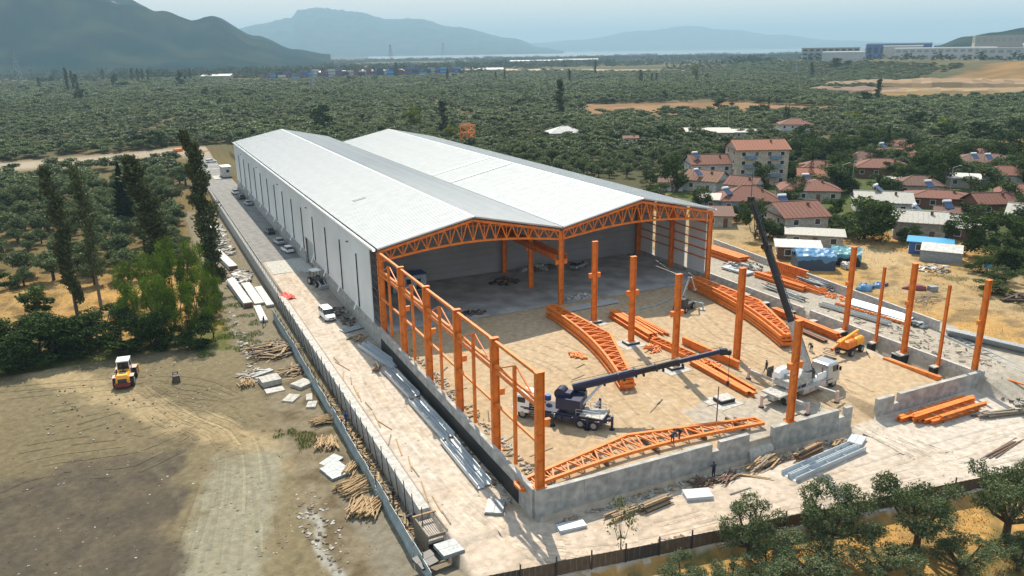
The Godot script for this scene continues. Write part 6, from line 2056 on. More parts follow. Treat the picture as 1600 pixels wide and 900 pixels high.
func crane_details(o: Node3D, root: Vector3, tip: Vector3, side: float, paint: Material) -> void:
	# hoist rope over the boom, hoses, handrails, mirrors, exhaust, tool boxes and warning stripes
	var d := (tip - root).normalized()
	var up := d.cross(Vector3(d.z, 0, -d.x)).normalized()
	if up.y < 0: up = -up
	var b := mb()
	b.tube(root + up * 0.75, tip + up * 0.5, 0.03, 0.03, 6)
	b.tube(root + up * 0.7 + Vector3(0.12, 0, 0), tip + up * 0.45 + Vector3(0.1, 0, 0), 0.03, 0.03, 6)
	part("hoist_rope", b, M.dark_steel, o)
	for t in [0.30, 0.55, 0.70]:
		b = mb()
		b.boxt(Transform3D(MB.along(root, tip).basis, root.lerp(tip, t)), Vector3(0.18, 1.0 - 0.3 * t, 0.9 - 0.35 * t))
		part("boom_collar", b, M.dark_steel, o)
	for s in [-1, 1]:
		b = mb()
		for k in 4:
			b.beam(Vector3(-4.6 + k * 0.9, 1.5, s * 1.18), Vector3(-4.6 + k * 0.9, 2.2, s * 1.18), 0.04, 0.04, Vector3.RIGHT)
		b.beam(Vector3(-4.6, 2.2, s * 1.18), Vector3(-1.9, 2.2, s * 1.18), 0.04, 0.04)
		b.beam(Vector3(-4.6, 1.85, s * 1.18), Vector3(-1.9, 1.85, s * 1.18), 0.04, 0.04)
		part("handrail", b, M.galvanised, o)
		piece("mirror", boxmesh(Vector3(0.08, 0.5, 0.25)), M.black, o, Transform3D(Basis.IDENTITY, Vector3(5.35, 2.3, s * 1.42)))
		piece("headlight", boxmesh(Vector3(0.08, 0.2, 0.4)), M.headlight, o, Transform3D(Basis.IDENTITY, Vector3(5.74, 0.95, s * 0.85)))
		for k in 3:
			piece("tool_box", boxmesh(Vector3(0.9, 0.5, 0.35)), paint, o, Transform3D(Basis.IDENTITY, Vector3(-1.0 + k * 1.15, 1.0, s * 1.2)))
		for x in [-3.3, 3.6]:
			piece("mudguard", boxmesh(Vector3(2.2 if x < 0 else 1.2, 0.06, 0.5)), M.black, o, Transform3D(Basis.IDENTITY, Vector3(x, 1.24, s * 1.05)))
	b = mb()
	b.tube(Vector3(2.5, 1.6, side * 0.9), Vector3(2.5, 3.0, side * 0.9), 0.09, 0.08, 8)
	part("exhaust", b, M.rust, o)
	for k in 5:
		piece("warning_stripe", boxmesh(Vector3(0.05, 0.24, 0.24)), M.tail_light if k % 2 else M.white_paint, o, Transform3D(Basis.IDENTITY, Vector3(-5.42, 1.1, -0.96 + 0.48 * k)))
	b = mb()
	for k in 5:
		b.box(Vector3(3.1, 0.6 + 0.28 * k, side * 1.28), Vector3(0.5, 0.04, 0.1))
	part("cab_ladder", b, M.galvanised, o)
	for k in 3:
		b = mb()
		var p := Vector3(-1.6 + 0.5 * k, 1.6, 0.3 * k - 0.2)
		b.tube(p, p + Vector3(0.35, 0.9, 0.2), 0.05, 0.05, 6)
		b.tube(p + Vector3(0.35, 0.9, 0.2), p + Vector3(0.9, 0.5, 0.3), 0.05, 0.05, 6)
		part("hose", b, M.black, o)

func make_machines() -> void:
	# boom lift
	var o := thing("boom_lift", "orange boom lift with its arm folded low beside the truss stack", "boom lift", Vector3(54.0, 0, -13.8), 0.25)
	var b := mb()
	b.box(Vector3(0, 0.75, 0), Vector3(3.0, 0.4, 1.4))
	part("chassis", b, M.black, o)
	for x in [-1.3, 1.3]:
		for s in [-1, 1]:
			wheel(o, Vector3(x, 0.5, s * 0.95), 0.5, 0.4)
	for x in [-1.0, 1.15]:
		b = mb()
		loft(b, [[x - 0.95, ring(1.05, 2.0, 0.9, 0.85, 0.16)], [x - 0.7, ring(1.0, 2.15, 0.95, 0.88, 0.2)], [x + 0.7, ring(1.0, 2.15, 0.95, 0.88, 0.2)], [x + 0.95, ring(1.05, 2.0, 0.9, 0.85, 0.16)]])
		part("hood", b, M.yellow if x > 0 else M.orange, o)
	boom_section(o, Vector3(2.0, 2.6, -0.1), Vector3(-3.0, 1.95, -0.1), 0.35, 0.4, M.yellow, "boom_arm")
	boom_section(o, Vector3(-2.6, 2.0, -0.1), Vector3(-4.6, 1.5, -0.1), 0.25, 0.3, M.orange, "jib_arm")
	b = mb()
	for y in [0.05, 0.6, 1.1]:
		for s in [-1, 1]:
			b.beam(Vector3(-5.4, 0.5 + y, s * 0.8), Vector3(-4.7, 0.5 + y, s * 0.8), 0.06, 0.06)
			b.beam(Vector3(-5.05 + s * 0.35, 0.5 + y, -0.8), Vector3(-5.05 + s * 0.35, 0.5 + y, 0.8), 0.06, 0.06)
	b.box(Vector3(-5.05, 0.5, 0), Vector3(0.7, 0.06, 1.6))
	part("basket", b, M.dark_steel, o)
	# wheel loader, seen from behind
	o = thing("wheel_loader", "yellow wheel loader with a white cab roof on the cleared lot", "wheel loader", Vector3(-34.3, -4.0, -58.6), 1.45)
	b = mb()
	loft(b, [[-3.0, ring(0.75, 1.6, 0.8, 0.7, 0.1)], [-2.7, ring(0.7, 2.0, 0.9, 0.72, 0.12)], [-0.6, ring(0.8, 2.1, 0.9, 0.75, 0.12)]])
	var eng := part("engine_hood", b, M.yellow, o)
	b = mb()
	b.box(Vector3(-1.6, 2.06, 0), Vector3(1.0, 0.06, 0.9))
	b.box(Vector3(-3.02, 1.3, 0), Vector3(0.08, 0.6, 1.1))
	part("grille", b, M.dark_steel, eng)
	b = mb()
	b.box(Vector3(-3.1, 0.8, 0), Vector3(0.35, 0.5, 1.9))
	part("counterweight", b, M.maroon, o)
	b = mb()
	b.tube(Vector3(-1.0, 2.0, 0.0), Vector3(-1.0, 2.9, 0.0), 0.08, 0.07, 8)
	part("exhaust", b, M.black, eng)
	b = mb()
	loft(b, [[-0.6, ring(1.5, 3.2, 0.8, 0.72, 0.06)], [1.0, ring(1.5, 3.2, 0.8, 0.72, 0.06)]])
	var cab := part("cab", b, M.glass, o)
	b = mb()
	b.box(Vector3(0.2, 3.28, 0), Vector3(1.9, 0.16, 1.65))
	part("cab_roof", b, M.white_paint, cab)
	b = mb()
	for s in [-1, 1]:
		for x in [-0.58, 1.0]:
			b.beam(Vector3(x, 1.5, s * 0.8), Vector3(x, 3.22, s * 0.74), 0.09, 0.09, Vector3.RIGHT)
	part("cab_posts", b, M.white_paint, cab)
	b = mb()
	b.box(Vector3(1.6, 1.1, 0), Vector3(1.8, 0.7, 1.0))
	b.box(Vector3(-0.6, 0.9, 0), Vector3(4.2, 0.4, 1.0))
	part("frame", b, M.dark_steel, o)
	b = mb()
	for s in [-1, 1]:
		b.beam(Vector3(1.4, 1.7, s * 0.5), Vector3(3.6, 0.6, s * 0.5), 0.2, 0.3)
	part("lift_arms", b, M.yellow, o)
	b = mb()
	b.prism(PackedVector2Array([Vector2(3.5, 0.05), Vector2(4.6, 0.05), Vector2(4.5, 0.15), Vector2(3.75, 0.3), Vector2(3.7, 1.1), Vector2(3.5, 1.1)]), 2.6)
	part("bucket", b, M.yellow, o)
	for x in [-1.7, 1.6]:
		for s in [-1, 1]:
			wheel(o, Vector3(x, 0.75, s * 1.05), 0.75, 0.55)
			b = mb()
			b.box(Vector3(x, 1.58, s * 1.05), Vector3(1.2, 0.06, 0.6))
			part("mudguard", b, M.pinkish, o)
	# spare bucket lying beside it
	o = thing("loader_attachment", "dark steel box attachment standing alone on the cleared lot", "attachment", Vector3(-28.0, -4.0, -55.4), 0.05)
	b = mb()
	b.prism(PackedVector2Array([Vector2(-0.5, 0), Vector2(0.5, 0), Vector2(0.42, 1.0), Vector2(-0.42, 1.0)]), 1.2)
	part("shell", b, M.dark_steel, o)
	for s in [-1, 1]:
		piece("lug", boxmesh(Vector3(0.12, 0.3, 0.1)), M.timber_dark, o, Transform3D(Basis.IDENTITY, Vector3(s * 0.3, 1.1, -0.4)))
	piece("handle", boxmesh(Vector3(0.8, 0.1, 0.1)), M.timber_dark, o, Transform3D(Basis.IDENTITY, Vector3(0, 1.28, -0.4)))
	piece("cover_plate", boxmesh(Vector3(0.7, 0.7, 0.06)), M.timber_dark, o, Transform3D(Basis.IDENTITY, Vector3(0, 0.5, 0.63)))
	# tractor with a loader beside the hall wall
	o = thing("backhoe", "dark tractor with a pale canopy parked beside the hall wall", "tractor", Vector3(-1.7, -1.8, -86.6), -1.35)
	b = mb()
	b.box(Vector3(0, 0.95, 0), Vector3(3.6, 0.5, 0.9))
	loft(b, [[0.5, ring(0.9, 1.7, 0.5, 0.45, 0.1)], [2.0, ring(0.9, 1.55, 0.48, 0.42, 0.1)]])
	part("body", b, M.dark_steel, o)
	b = mb()
	for s in [-1, 1]:
		for x in [-1.2, 0.4]:
			b.beam(Vector3(x, 1.2, s * 0.65), Vector3(x, 2.75, s * 0.6), 0.08, 0.08, Vector3.RIGHT)
	part("canopy_posts", b, M.dark_steel, o)
	b = mb()
	b.box(Vector3(-0.4, 2.8, 0), Vector3(2.1, 0.12, 1.6))
	part("canopy", b, M.white_paint, o)
	for s in [-1, 1]:
		wheel(o, Vector3(-1.0, 0.75, s * 0.8), 0.75, 0.45)
		wheel(o, Vector3(1.5, 0.5, s * 0.75), 0.5, 0.32)
	b = mb()
	b.beam(Vector3(1.8, 1.2, 0.5), Vector3(3.1, 0.5, 0.5), 0.14, 0.2)
	b.beam(Vector3(1.8, 1.2, -0.5), Vector3(3.1, 0.5, -0.5), 0.14, 0.2)
	b.box(Vector3(3.4, 0.4, 0), Vector3(0.7, 0.6, 2.0))
	part("front_loader", b, M.galvanised, o)
	# scissor machine in the shadow beyond the boom
	o = thing("pump_machine", "dark truck-mounted pump with a folded pipe arm in the hall's shadow", "machine", Vector3(45.6, 0, -38.6), 0.5)
	b = mb()
	b.box(Vector3(0, 0.9, 0), Vector3(4.2, 0.5, 1.8))
	b.box(Vector3(-1.2, 1.7, 0), Vector3(1.6, 1.2, 1.7))
	part("carrier", b, M.dark_steel, o)
	for x in [-1.4, 1.4]:
		for s in [-1, 1]:
			wheel(o, Vector3(x, 0.5, s * 0.85), 0.5, 0.35)
	boom_section(o, Vector3(-0.6, 2.4, 0), Vector3(1.6, 5.0, 0), 0.25, 0.3, M.sheet_grey, "arm")
	boom_section(o, Vector3(1.6, 5.0, 0.3), Vector3(3.4, 2.4, 0.3), 0.2, 0.24, M.offwhite, "arm")
	b = mb()
	b.beam(Vector3(1.8, 1.0, -1.6), Vector3(1.8, 1.0, 2.4), 0.2, 0.2)
	b.beam(Vector3(1.8, 1.0, 2.4), Vector3(1.8, 0.05, 2.4), 0.18, 0.18, Vector3.RIGHT)
	b.box(Vector3(1.8, 0.05, 2.4), Vector3(0.9, 0.08, 0.9))
	part("outrigger", b, M.fence_blue, o)
	# van and parked cars
	make_car("van", M.white_paint, "small white van driving along the earth road", Vector3(-4.3, -1.78, -66.2), -1.5)
	var cars := [["hatch", M.white_paint, "white hatchback parked closest to the loading door of the hall", -1.9, -115.2, 1.75], ["sedan", M.silver, "silver car parked between the white hatchback and the dark car", -2.2, -123.8, 1.7], ["sedan", M.dark_car, "dark glinting car parked alone behind the silver one", -2.3, -136.2, 1.66], ["sedan", M.silver, "silver car in the far row beside the hall wall", -1.7, -177.5, 1.7], ["hatch", M.dark_car, "dark car in the far row between a silver and a white car", -2.2, -189.2, 1.7], ["hatch", M.white_paint, "white car at the far end of the row by the hall wall", -2.6, -199.6, 1.65]]
	for c in cars:
		make_car(c[0], c[1], c[2], Vector3(c[3], -1.74, c[4]), c[5], "cars parked along the hall wall")
	make_car("hatch", M.silver, "pale car parked inside the hall behind the middle column", Vector3(43.6, 0.06, -68.0), 0.5)
	make_car("hatch", M.white_paint, "white car beyond the hall at the end of the asphalt", Vector3(-2.0, -1.75, -282), 0.2)
	# container and concrete pad at the far end of the asphalt
	o = thing("site_container", "white site container standing at the hall's far corner", "container", Vector3(-1.0, -1.78, -238), 0.05)
	piece("container_body", boxmesh(Vector3(3.0, 3.6, 6)), M.offwhite, o, Transform3D(Basis.IDENTITY, Vector3(0, 2.0, 0)))
	piece("window", boxmesh(Vector3(0.9, 0.9, 0.08)), M.glass, o, Transform3D(Basis.IDENTITY, Vector3(0.2, 2.4, 3.05)))
	piece("base", boxmesh(Vector3(3.1, 0.4, 6.1)), M.dark_steel, o, Transform3D(Basis.IDENTITY, Vector3(0, 0.2, 0)))
	piece("roof", boxmesh(Vector3(3.2, 0.1, 6.2)), M.flashing, o, Transform3D(Basis.IDENTITY, Vector3(0, 3.86, 0)))
	# asphalt
	b = mb()
	b.box(Vector3(-4.4, -1.78, -207), Vector3(8.2, 0.06, 197))
	structure("road", b.mesh(), M.asphalt, "grey asphalt road along the hall")
	b = mb()
	b.box(Vector3(-4.0, -1.76, -103), Vector3(7.6, 0.06, 10.6))
	structure("pavement", b.mesh(), M.concrete_light, "pale concrete strip where the asphalt begins")
	b = mb()
	b.box(Vector3(-1.0, -1.72, -101), Vector3(2.4, 0.06, 10))
	structure("path", b.mesh(), M.concrete_pale, "concrete apron at the loading door")
	b = mb()
	b.box(Vector3(-4.2, -1.66, -237), Vector3(2.6, 0.2, 9.0))
	structure("pavement", b.mesh(), M.concrete_light, "white concrete pad beside the site container")
	b = mb()
	for x in 3:
		b.box(Vector3(-4.4, -1.745, -262 - x * 12), Vector3(8.0, 0.01, 0.4))
	structure("road_marking", b.mesh(), M.white_paint, "white lines across the asphalt")

# ---------------------------------------------------------------- people
func person_mesh(pose: Dictionary, shirt: Color, trousers: Color, hair: Color) -> ArrayMesh:
	var sk := Color(0.36, 0.22, 0.15)
	var bones := []
	var J := pose
	var add := func(a, b, r0, r1, col): bones.append([a, b, r0, r1, col])
	add.call(J.hip, J.chest, 0.145, 0.165, shirt)
	add.call(J.chest, J.neck, 0.155, 0.07, shirt)
	add.call(J.neck, J.head, 0.058, 0.095, sk)
	add.call(J.head, J.head + (J.head - J.neck).normalized() * 0.07, 0.098, 0.088, hair)
	for s in ["l", "r"]:
		add.call(J["sh_" + s], J["el_" + s], 0.062, 0.046, shirt)
		add.call(J["el_" + s], J["wr_" + s], 0.044, 0.032, sk)
		add.call(J["sh_" + s], J.chest, 0.07, 0.12, shirt)
		add.call(J["hp_" + s], J["kn_" + s], 0.10, 0.066, trousers)
		add.call(J["kn_" + s], J["an_" + s], 0.064, 0.046, trousers)
		add.call(J["an_" + s] - Vector3(0, 0.03, 0), J["to_" + s], 0.048, 0.036, Color(0.02, 0.018, 0.015))
		add.call(J["hp_" + s], J.hip, 0.11, 0.14, trousers)
	var face: Vector3 = J.get("face", Vector3(1, 0, 0))
	add.call(J.head + face * 0.085, J.head + face * 0.105 - Vector3(0, 0.02, 0), 0.018, 0.02, sk)
	var cell := 0.04
	var lo := Vector3.ONE * 9
	var hi := -lo
	for q in bones:
		for e in [0, 1]:
			lo = lo.min(q[e] - Vector3.ONE * 0.26)
			hi = hi.max(q[e] + Vector3.ONE * 0.26)
	var n := Vector3i(((hi - lo) / cell).ceil()) + Vector3i.ONE
	var f := PackedFloat32Array()
	f.resize(n.x * n.y * n.z)
	f.fill(1.0)
	for q in bones:
		var rad: float = maxf(q[2], q[3]) + 0.12
		var a0 := Vector3i(((q[0].min(q[1]) - Vector3.ONE * rad - lo) / cell).floor()).clamp(Vector3i.ZERO, n - Vector3i.ONE)
		var a1 := Vector3i(((q[0].max(q[1]) + Vector3.ONE * rad - lo) / cell).ceil()).clamp(Vector3i.ZERO, n - Vector3i.ONE)
		var ab: Vector3 = q[1] - q[0]
		var l2 := ab.length_squared() + 1e-9
		for z in range(a0.z, a1.z + 1):
			for y in range(a0.y, a1.y + 1):
				for x in range(a0.x, a1.x + 1):
					var p := lo + Vector3(x, y, z) * cell
					var t := clampf((p - q[0]).dot(ab) / l2, 0, 1)
					var d: float = p.distance_to(q[0] + ab * t) - lerpf(q[2], q[3], t)
					var i := (z * n.y + y) * n.x + x
					var k := 0.05
					var h := clampf(0.5 + 0.5 * (f[i] - d) / k, 0, 1)
					f[i] = lerpf(f[i], d, h) - k * h * (1 - h) if f[i] < 0.9 else d
	# surface nets
	var ids := {}
	var pts := PackedVector3Array()
	var b := mb(true)
	var at := func(x, y, z): return f[(z * n.y + y) * n.x + x]
	for z in n.z - 1:
		for y in n.y - 1:
			for x in n.x - 1:
				var s := Vector3.ZERO
				var m := 0
				var v := []
				for c in 8: v.append(at.call(x + (c & 1), y + ((c >> 1) & 1), z + (c >> 2)))
				for e in [[0, 1], [2, 3], [4, 5], [6, 7], [0, 2], [1, 3], [4, 6], [5, 7], [0, 4], [1, 5], [2, 6], [3, 7]]:
					if (v[e[0]] < 0) != (v[e[1]] < 0):
						var t: float = v[e[0]] / (v[e[0]] - v[e[1]])
						var p0 := Vector3(e[0] & 1, (e[0] >> 1) & 1, e[0] >> 2)
						var p1 := Vector3(e[1] & 1, (e[1] >> 1) & 1, e[1] >> 2)
						s += p0.lerp(p1, t)
						m += 1
				if m > 0:
					ids[(z * n.y + y) * n.x + x] = pts.size()
					pts.append(lo + (Vector3(x, y, z) + s / m) * cell)
	var norm := PackedVector3Array()
	norm.resize(pts.size())
	var tris := PackedInt32Array()
	var strides := [1, n.x, n.x * n.y]
	for z in range(1, n.z - 1):
		for y in range(1, n.y - 1):
			for x in range(1, n.x - 1):
				var i := (z * n.y + y) * n.x + x
				for a in 3:
					var j: int = i + strides[a]
					if (f[i] < 0) == (f[j] < 0): continue
					var u: int = strides[(a + 1) % 3]
					var w: int = strides[(a + 2) % 3]
					var q := [ids.get(i - u - w, -1), ids.get(i - w, -1), ids.get(i, -1), ids.get(i - u, -1)]
					if q.has(-1): continue
					if f[i] >= 0: q.reverse()
					tris.append_array(PackedInt32Array([q[0], q[2], q[1], q[0], q[3], q[2]]))
	for k in range(0, tris.size(), 3):
		var nn := (pts[tris[k + 2]] - pts[tris[k]]).cross(pts[tris[k + 1]] - pts[tris[k]])
		for e in 3: norm[tris[k + e]] += nn
	var cols := []
	for p in pts:
		var best := 9.0
		var c := shirt
		for q in bones:
			var ab: Vector3 = q[1] - q[0]
			var t := clampf((p - q[0]).dot(ab) / (ab.length_squared() + 1e-9), 0, 1)
			var d: float = p.distance_to(q[0] + ab * t) - lerpf(q[2], q[3], t)
			if d < best:
				best = d
				c = q[4]
		cols.append(c)
	for k in tris:
		b.v.append(pts[k])
		b.n.append(norm[k].normalized())
		b.c.append(cols[k])
	# hands: palm with four fingers and a thumb, eyes
	for s in ["l", "r"]:
		var wv: Vector3 = J["wr_" + s]
		var d: Vector3 = (wv - J["el_" + s]).normalized()
		var sd := d.cross(face).normalized()
		if sd.length() < 0.5: sd = Vector3.BACK
		b.beam(wv - d * 0.02, wv + d * 0.09, 0.075, 0.032, sd.cross(d), sk)
		for k in 4:
			var r: Vector3 = wv + d * 0.08 + sd.cross(d).cross(d).normalized() * (k - 1.5) * 0.019
			var mid := r + d * (0.042 - 0.005 * absf(k - 1.3))
			b.tube(r, mid, 0.009, 0.0085, 5, sk)
			b.tube(mid, mid + (d + face * 0.6).normalized() * 0.034, 0.0085, 0.007, 5, sk)
		var th: Vector3 = wv + d * 0.03 + sd.cross(d).cross(d).normalized() * 0.036
		b.tube(th, th + (d + sd.cross(d).cross(d).normalized() * 0.9).normalized() * 0.055, 0.011, 0.008, 5, sk)
	for e in [-1, 1]:
		var ev: Vector3 = face.cross(Vector3.UP).normalized() * 0.034 * e
		b.box(J.head + face * 0.088 + ev + Vector3(0, 0.012, 0), Vector3.ONE * 0.016, 0.0, Color(0.02, 0.02, 0.02))
	b.box(J.head + face * 0.09 - Vector3(0, 0.052, 0), Vector3(0.012, 0.01, 0.045), -atan2(face.z, face.x), Color(0.25, 0.09, 0.08))
	return b.mesh()

func pose(kind: String) -> Dictionary:
	var J := {
		"hip": Vector3(0, 0.95, 0), "chest": Vector3(0, 1.30, 0), "neck": Vector3(0, 1.50, 0), "head": Vector3(0.03, 1.63, 0), "face": Vector3(1, -0.1, 0).normalized(),
		"sh_l": Vector3(0, 1.41, -0.2), "el_l": Vector3(-0.04, 1.13, -0.27), "wr_l": Vector3(0.06, 0.88, -0.26), "sh_r": Vector3(0, 1.41, 0.2), "el_r": Vector3(-0.02, 1.13, 0.27), "wr_r": Vector3(0.08, 0.89, 0.26),
		"hp_l": Vector3(0, 0.92, -0.1), "kn_l": Vector3(0.03, 0.5, -0.11), "an_l": Vector3(-0.02, 0.09, -0.12), "to_l": Vector3(0.16, 0.035, -0.13), "hp_r": Vector3(0, 0.92, 0.1), "kn_r": Vector3(0.02, 0.5, 0.11), "an_r": Vector3(-0.03, 0.09, 0.12), "to_r": Vector3(0.15, 0.035, 0.14)}
	if kind == "bend":
		for q in [["hip", -0.12, 0.86], ["chest", 0.24, 1.02], ["neck", 0.42, 1.06], ["head", 0.55, 1.05]]: J[q[0]] = Vector3(q[1], q[2], 0)
		J.face = Vector3(0.5, -0.86, 0)
		for s in [["l", -1], ["r", 1]]:
			J["sh_" + s[0]] = Vector3(0.33, 1.02, s[1] * 0.2)
			J["el_" + s[0]] = Vector3(0.42, 0.75, s[1] * 0.22)
			J["wr_" + s[0]] = Vector3(0.52, 0.50, s[1] * 0.16)
			J["hp_" + s[0]] = Vector3(-0.12, 0.84, s[1] * 0.1)
			J["kn_" + s[0]] = Vector3(0.06, 0.47, s[1] * 0.13)
	elif kind == "walk":
		J.kn_l = Vector3(0.16, 0.52, -0.1); J.an_l = Vector3(0.26, 0.11, -0.1); J.to_l = Vector3(0.44, 0.06, -0.1)
		J.kn_r = Vector3(-0.02, 0.50, 0.1); J.an_r = Vector3(-0.26, 0.13, 0.1); J.to_r = Vector3(-0.10, 0.03, 0.11)
		J.el_l = Vector3(-0.14, 1.15, -0.27); J.wr_l = Vector3(-0.12, 0.9, -0.27); J.el_r = Vector3(0.08, 1.14, 0.27); J.wr_r = Vector3(0.25, 0.95, 0.24)
	elif kind == "reach":
		J.el_l = Vector3(0.22, 1.25, -0.24); J.wr_l = Vector3(0.45, 1.18, -0.16); J.el_r = Vector3(0.2, 1.22, 0.24); J.wr_r = Vector3(0.42, 1.1, 0.14)
		J.head = Vector3(0.06, 1.62, 0); J.face = Vector3(0.9, -0.43, 0)
	return J

func make_people() -> void:
	var navy := Color(0.015, 0.02, 0.045)
	var black := Color(0.015, 0.015, 0.017)
	var blue := Color(0.03, 0.07, 0.25)
	var grey := Color(0.10, 0.10, 0.11)
	var list := [["walk", black, black, Vector3(39.2, 0.0, -13.4), 2.2, "person in dark clothes walking behind the white crane"],
		["bend", navy, navy, Vector3(16.7, 0.75, -2.5), 0.3, "person in navy work clothes bending over the front truss, closer to the notch"],
		["bend", black, navy, Vector3(17.9, 0.75, -2.9), 2.6, "person in black bending over the front truss, facing the other worker"],
		["reach", navy, black, Vector3(19.2, -2.0, 1.15), 1.6, "person in dark clothes working at the shaded front wall"],
		["bend", grey, black, Vector3(-10.0, -3.95, -7.6), -0.2, "person in grey bending beside the formwork at the retaining wall"],
		["reach", black, grey, Vector3(-10.25, -3.95, -11.8), 0.1, "person in black reaching up to the retaining wall top"],
		["reach", blue, blue, Vector3(-10.15, -3.95, -31.5), 0.2, "person in blue overalls between the blue fence and retaining wall"],
		["walk", navy, navy, Vector3(-13.4, -3.95, -73.6), -0.6, "person in navy clothes at the tip of the narrow white panel"],
		["bend", black, black, Vector3(49.6, 0.0, -16.2), 1.2, "person in black crouching at the end of the large truss stack"]]
	for q in list:
		var o := thing("person", q[5], "person", q[3], q[4])
		piece("body", person_mesh(pose(q[0]), q[1], q[2], Color(0.02, 0.015, 0.012)), M.skin, o)

# ---------------------------------------------------------------- village
func window_at(o: Node3D, at: Vector3, w: float, h: float, turn := 0.0) -> void:
	var t := Transform3D(Basis(Vector3.UP, turn), at)
	var f := piece("window", boxmesh(Vector3(w + 0.16, h + 0.16, 0.06)), M.white_paint, o, t)
	piece("pane", boxmesh(Vector3(w, h, 0.05)), M.glass, f, Transform3D(Basis.IDENTITY, Vector3(0, 0, 0.02)))
	piece("sill", boxmesh(Vector3(w + 0.3, 0.07, 0.2)), M.plaster_white, f, Transform3D(Basis.IDENTITY, Vector3(0, -h / 2 - 0.1, 0.06)))

func house(label: String, at: Vector3, turn: float, w: float, d: float, h: float, rise: float, kind: String, wall: Material, roof: Material, storeys := 1, called := "house") -> Node3D:
	var o := thing(called, label, "house", at, turn)
	h = maxf(h, 2.5)
	var b := mb()
	b.box(Vector3(0, h / 2 - 0.4, 0), Vector3(w, h + 0.8, d))
	if kind == "gable":
		b.xf = Transform3D(Basis(Vector3.UP, PI / 2), Vector3.ZERO)
		b.prism(PackedVector2Array([Vector2(-d / 2 + 0.02, h), Vector2(d / 2 - 0.02, h), Vector2(0, h + rise - 0.05)]), w - 0.02)
	part("wall", b, wall, o)
	b = mb()
	var e := 0.55
	var W := w / 2 + e
	var D := d / 2 + e
	var y0 := h - 0.12
	var th := Vector3(0, 0.16, 0)
	var rx := maxf(0.0, w / 2 - d / 2) if kind == "hip" else W
	var c := [Vector3(-W, y0, D), Vector3(W, y0, D), Vector3(W, y0, -D), Vector3(-W, y0, -D)]
	var r0 := Vector3(-rx, h + rise, 0)
	var r1 := Vector3(rx, h + rise, 0)
	var rf: MeshInstance3D
	if kind == "flat":
		b.hexa([c[0], c[1], c[2] + Vector3(0, rise, 0), c[3] + Vector3(0, rise, 0), c[0] + th, c[1] + th, c[2] + Vector3(0, rise, 0) + th, c[3] + Vector3(0, rise, 0) + th])
	else:
		b.quad(c[0] + th, c[1] + th, r1, r0)
		b.quad(c[2] + th, c[3] + th, r0, r1)
		if kind == "hip":
			b.tri(c[1] + th, c[2] + th, r1)
			b.tri(c[3] + th, c[0] + th, r0)
		b.quad(c[3], c[2], c[1], c[0])
		for k in 4: b.quad(c[k], c[(k + 1) % 4], c[(k + 1) % 4] + th, c[k] + th)
	rf = part("roof", b, roof, o)
	if kind != "flat":
		b = mb()
		b.beam(r0, r1, 0.3, 0.16)
		if kind == "hip":
			for k in 4: b.beam(c[k] + th, r0 if k in [0, 3] else r1, 0.26, 0.14)
		part("ridge_tiles", b, M.tile_b if roof in [M.tile, M.tile_bright] else roof, rf)
		piece("chimney", boxmesh(Vector3(0.5, 1.3, 0.5)), M.plaster_brown, rf, Transform3D(Basis.IDENTITY, Vector3(w * 0.22, h + rise * 0.55 + 0.4, d * 0.16)))
		# courses of tiles or sheet ribs along the slopes
		b = mb()
		var n := int(w / 0.9)
		for k in n:
			var x := -w / 2 + (k + 0.5) * w / n
			var s := 1.0 if kind != "hip" else clampf((w / 2 - absf(x)) / maxf(0.1, w / 2 - rx), 0, 1)
			if s < 0.15: continue
			for sd in [1, -1]:
				var q0 := Vector3(x, y0 + 0.2, sd * D)
				var q1 := Vector3(x, lerpf(y0 + 0.18, h + rise, s) + 0.02, sd * D * (1 - s))
				b.beam(q0, q1, 0.1, 0.06)
		part("roof_ribs", b, roof, rf)
	# windows and a door on the side towards the site, windows on the flank
	for s in storeys:
		var yy := h * (s + 0.55) / storeys
		var n := int(maxf(2, w / 3.4))
		for k in n:
			var x := -w / 2 + (k + 0.5) * w / n
			if s == 0 and k == n / 2:
				piece("door", boxmesh(Vector3(0.95, 2.0, 0.08)), M.plaster_brown, o, Transform3D(Basis.IDENTITY, Vector3(x, 1.0, d / 2 + 0.03)))
			else:
				window_at(o, Vector3(x, yy, d / 2 + 0.02), 1.1, 1.1)
		for k in 2:
			window_at(o, Vector3(-w / 2 - 0.02, yy, -d / 4 + k * d / 2), 0.9, 1.0, -PI / 2)
	return o

func solar_heater(at: Vector3, turn: float, label: String) -> void:
	var o := thing("solar_heater", label, "solar heater", at, turn, "solar water heaters on the village roofs")
	piece("collector", boxmesh(Vector3(1.9, 0.1, 2.1)), M.solar, o, Transform3D(Basis(Vector3.RIGHT, 0.62), Vector3(0, 0.85, 0.3)))
	var b := mb()
	b.tube(Vector3(-0.95, 1.65, -0.75), Vector3(0.95, 1.65, -0.75), 0.3, 0.3, 12)
	part("tank", b, M.flashing, o)
	b = mb()
	for s in [-0.8, 0.8]:
		b.beam(Vector3(s, -0.3, -0.75), Vector3(s, 1.5, -0.75), 0.08, 0.08, Vector3.RIGHT)
		b.beam(Vector3(s, -0.3, 1.15), Vector3(s, 0.25, 1.15), 0.08, 0.08, Vector3.RIGHT)
	part("stand", b, M.galvanised, o)

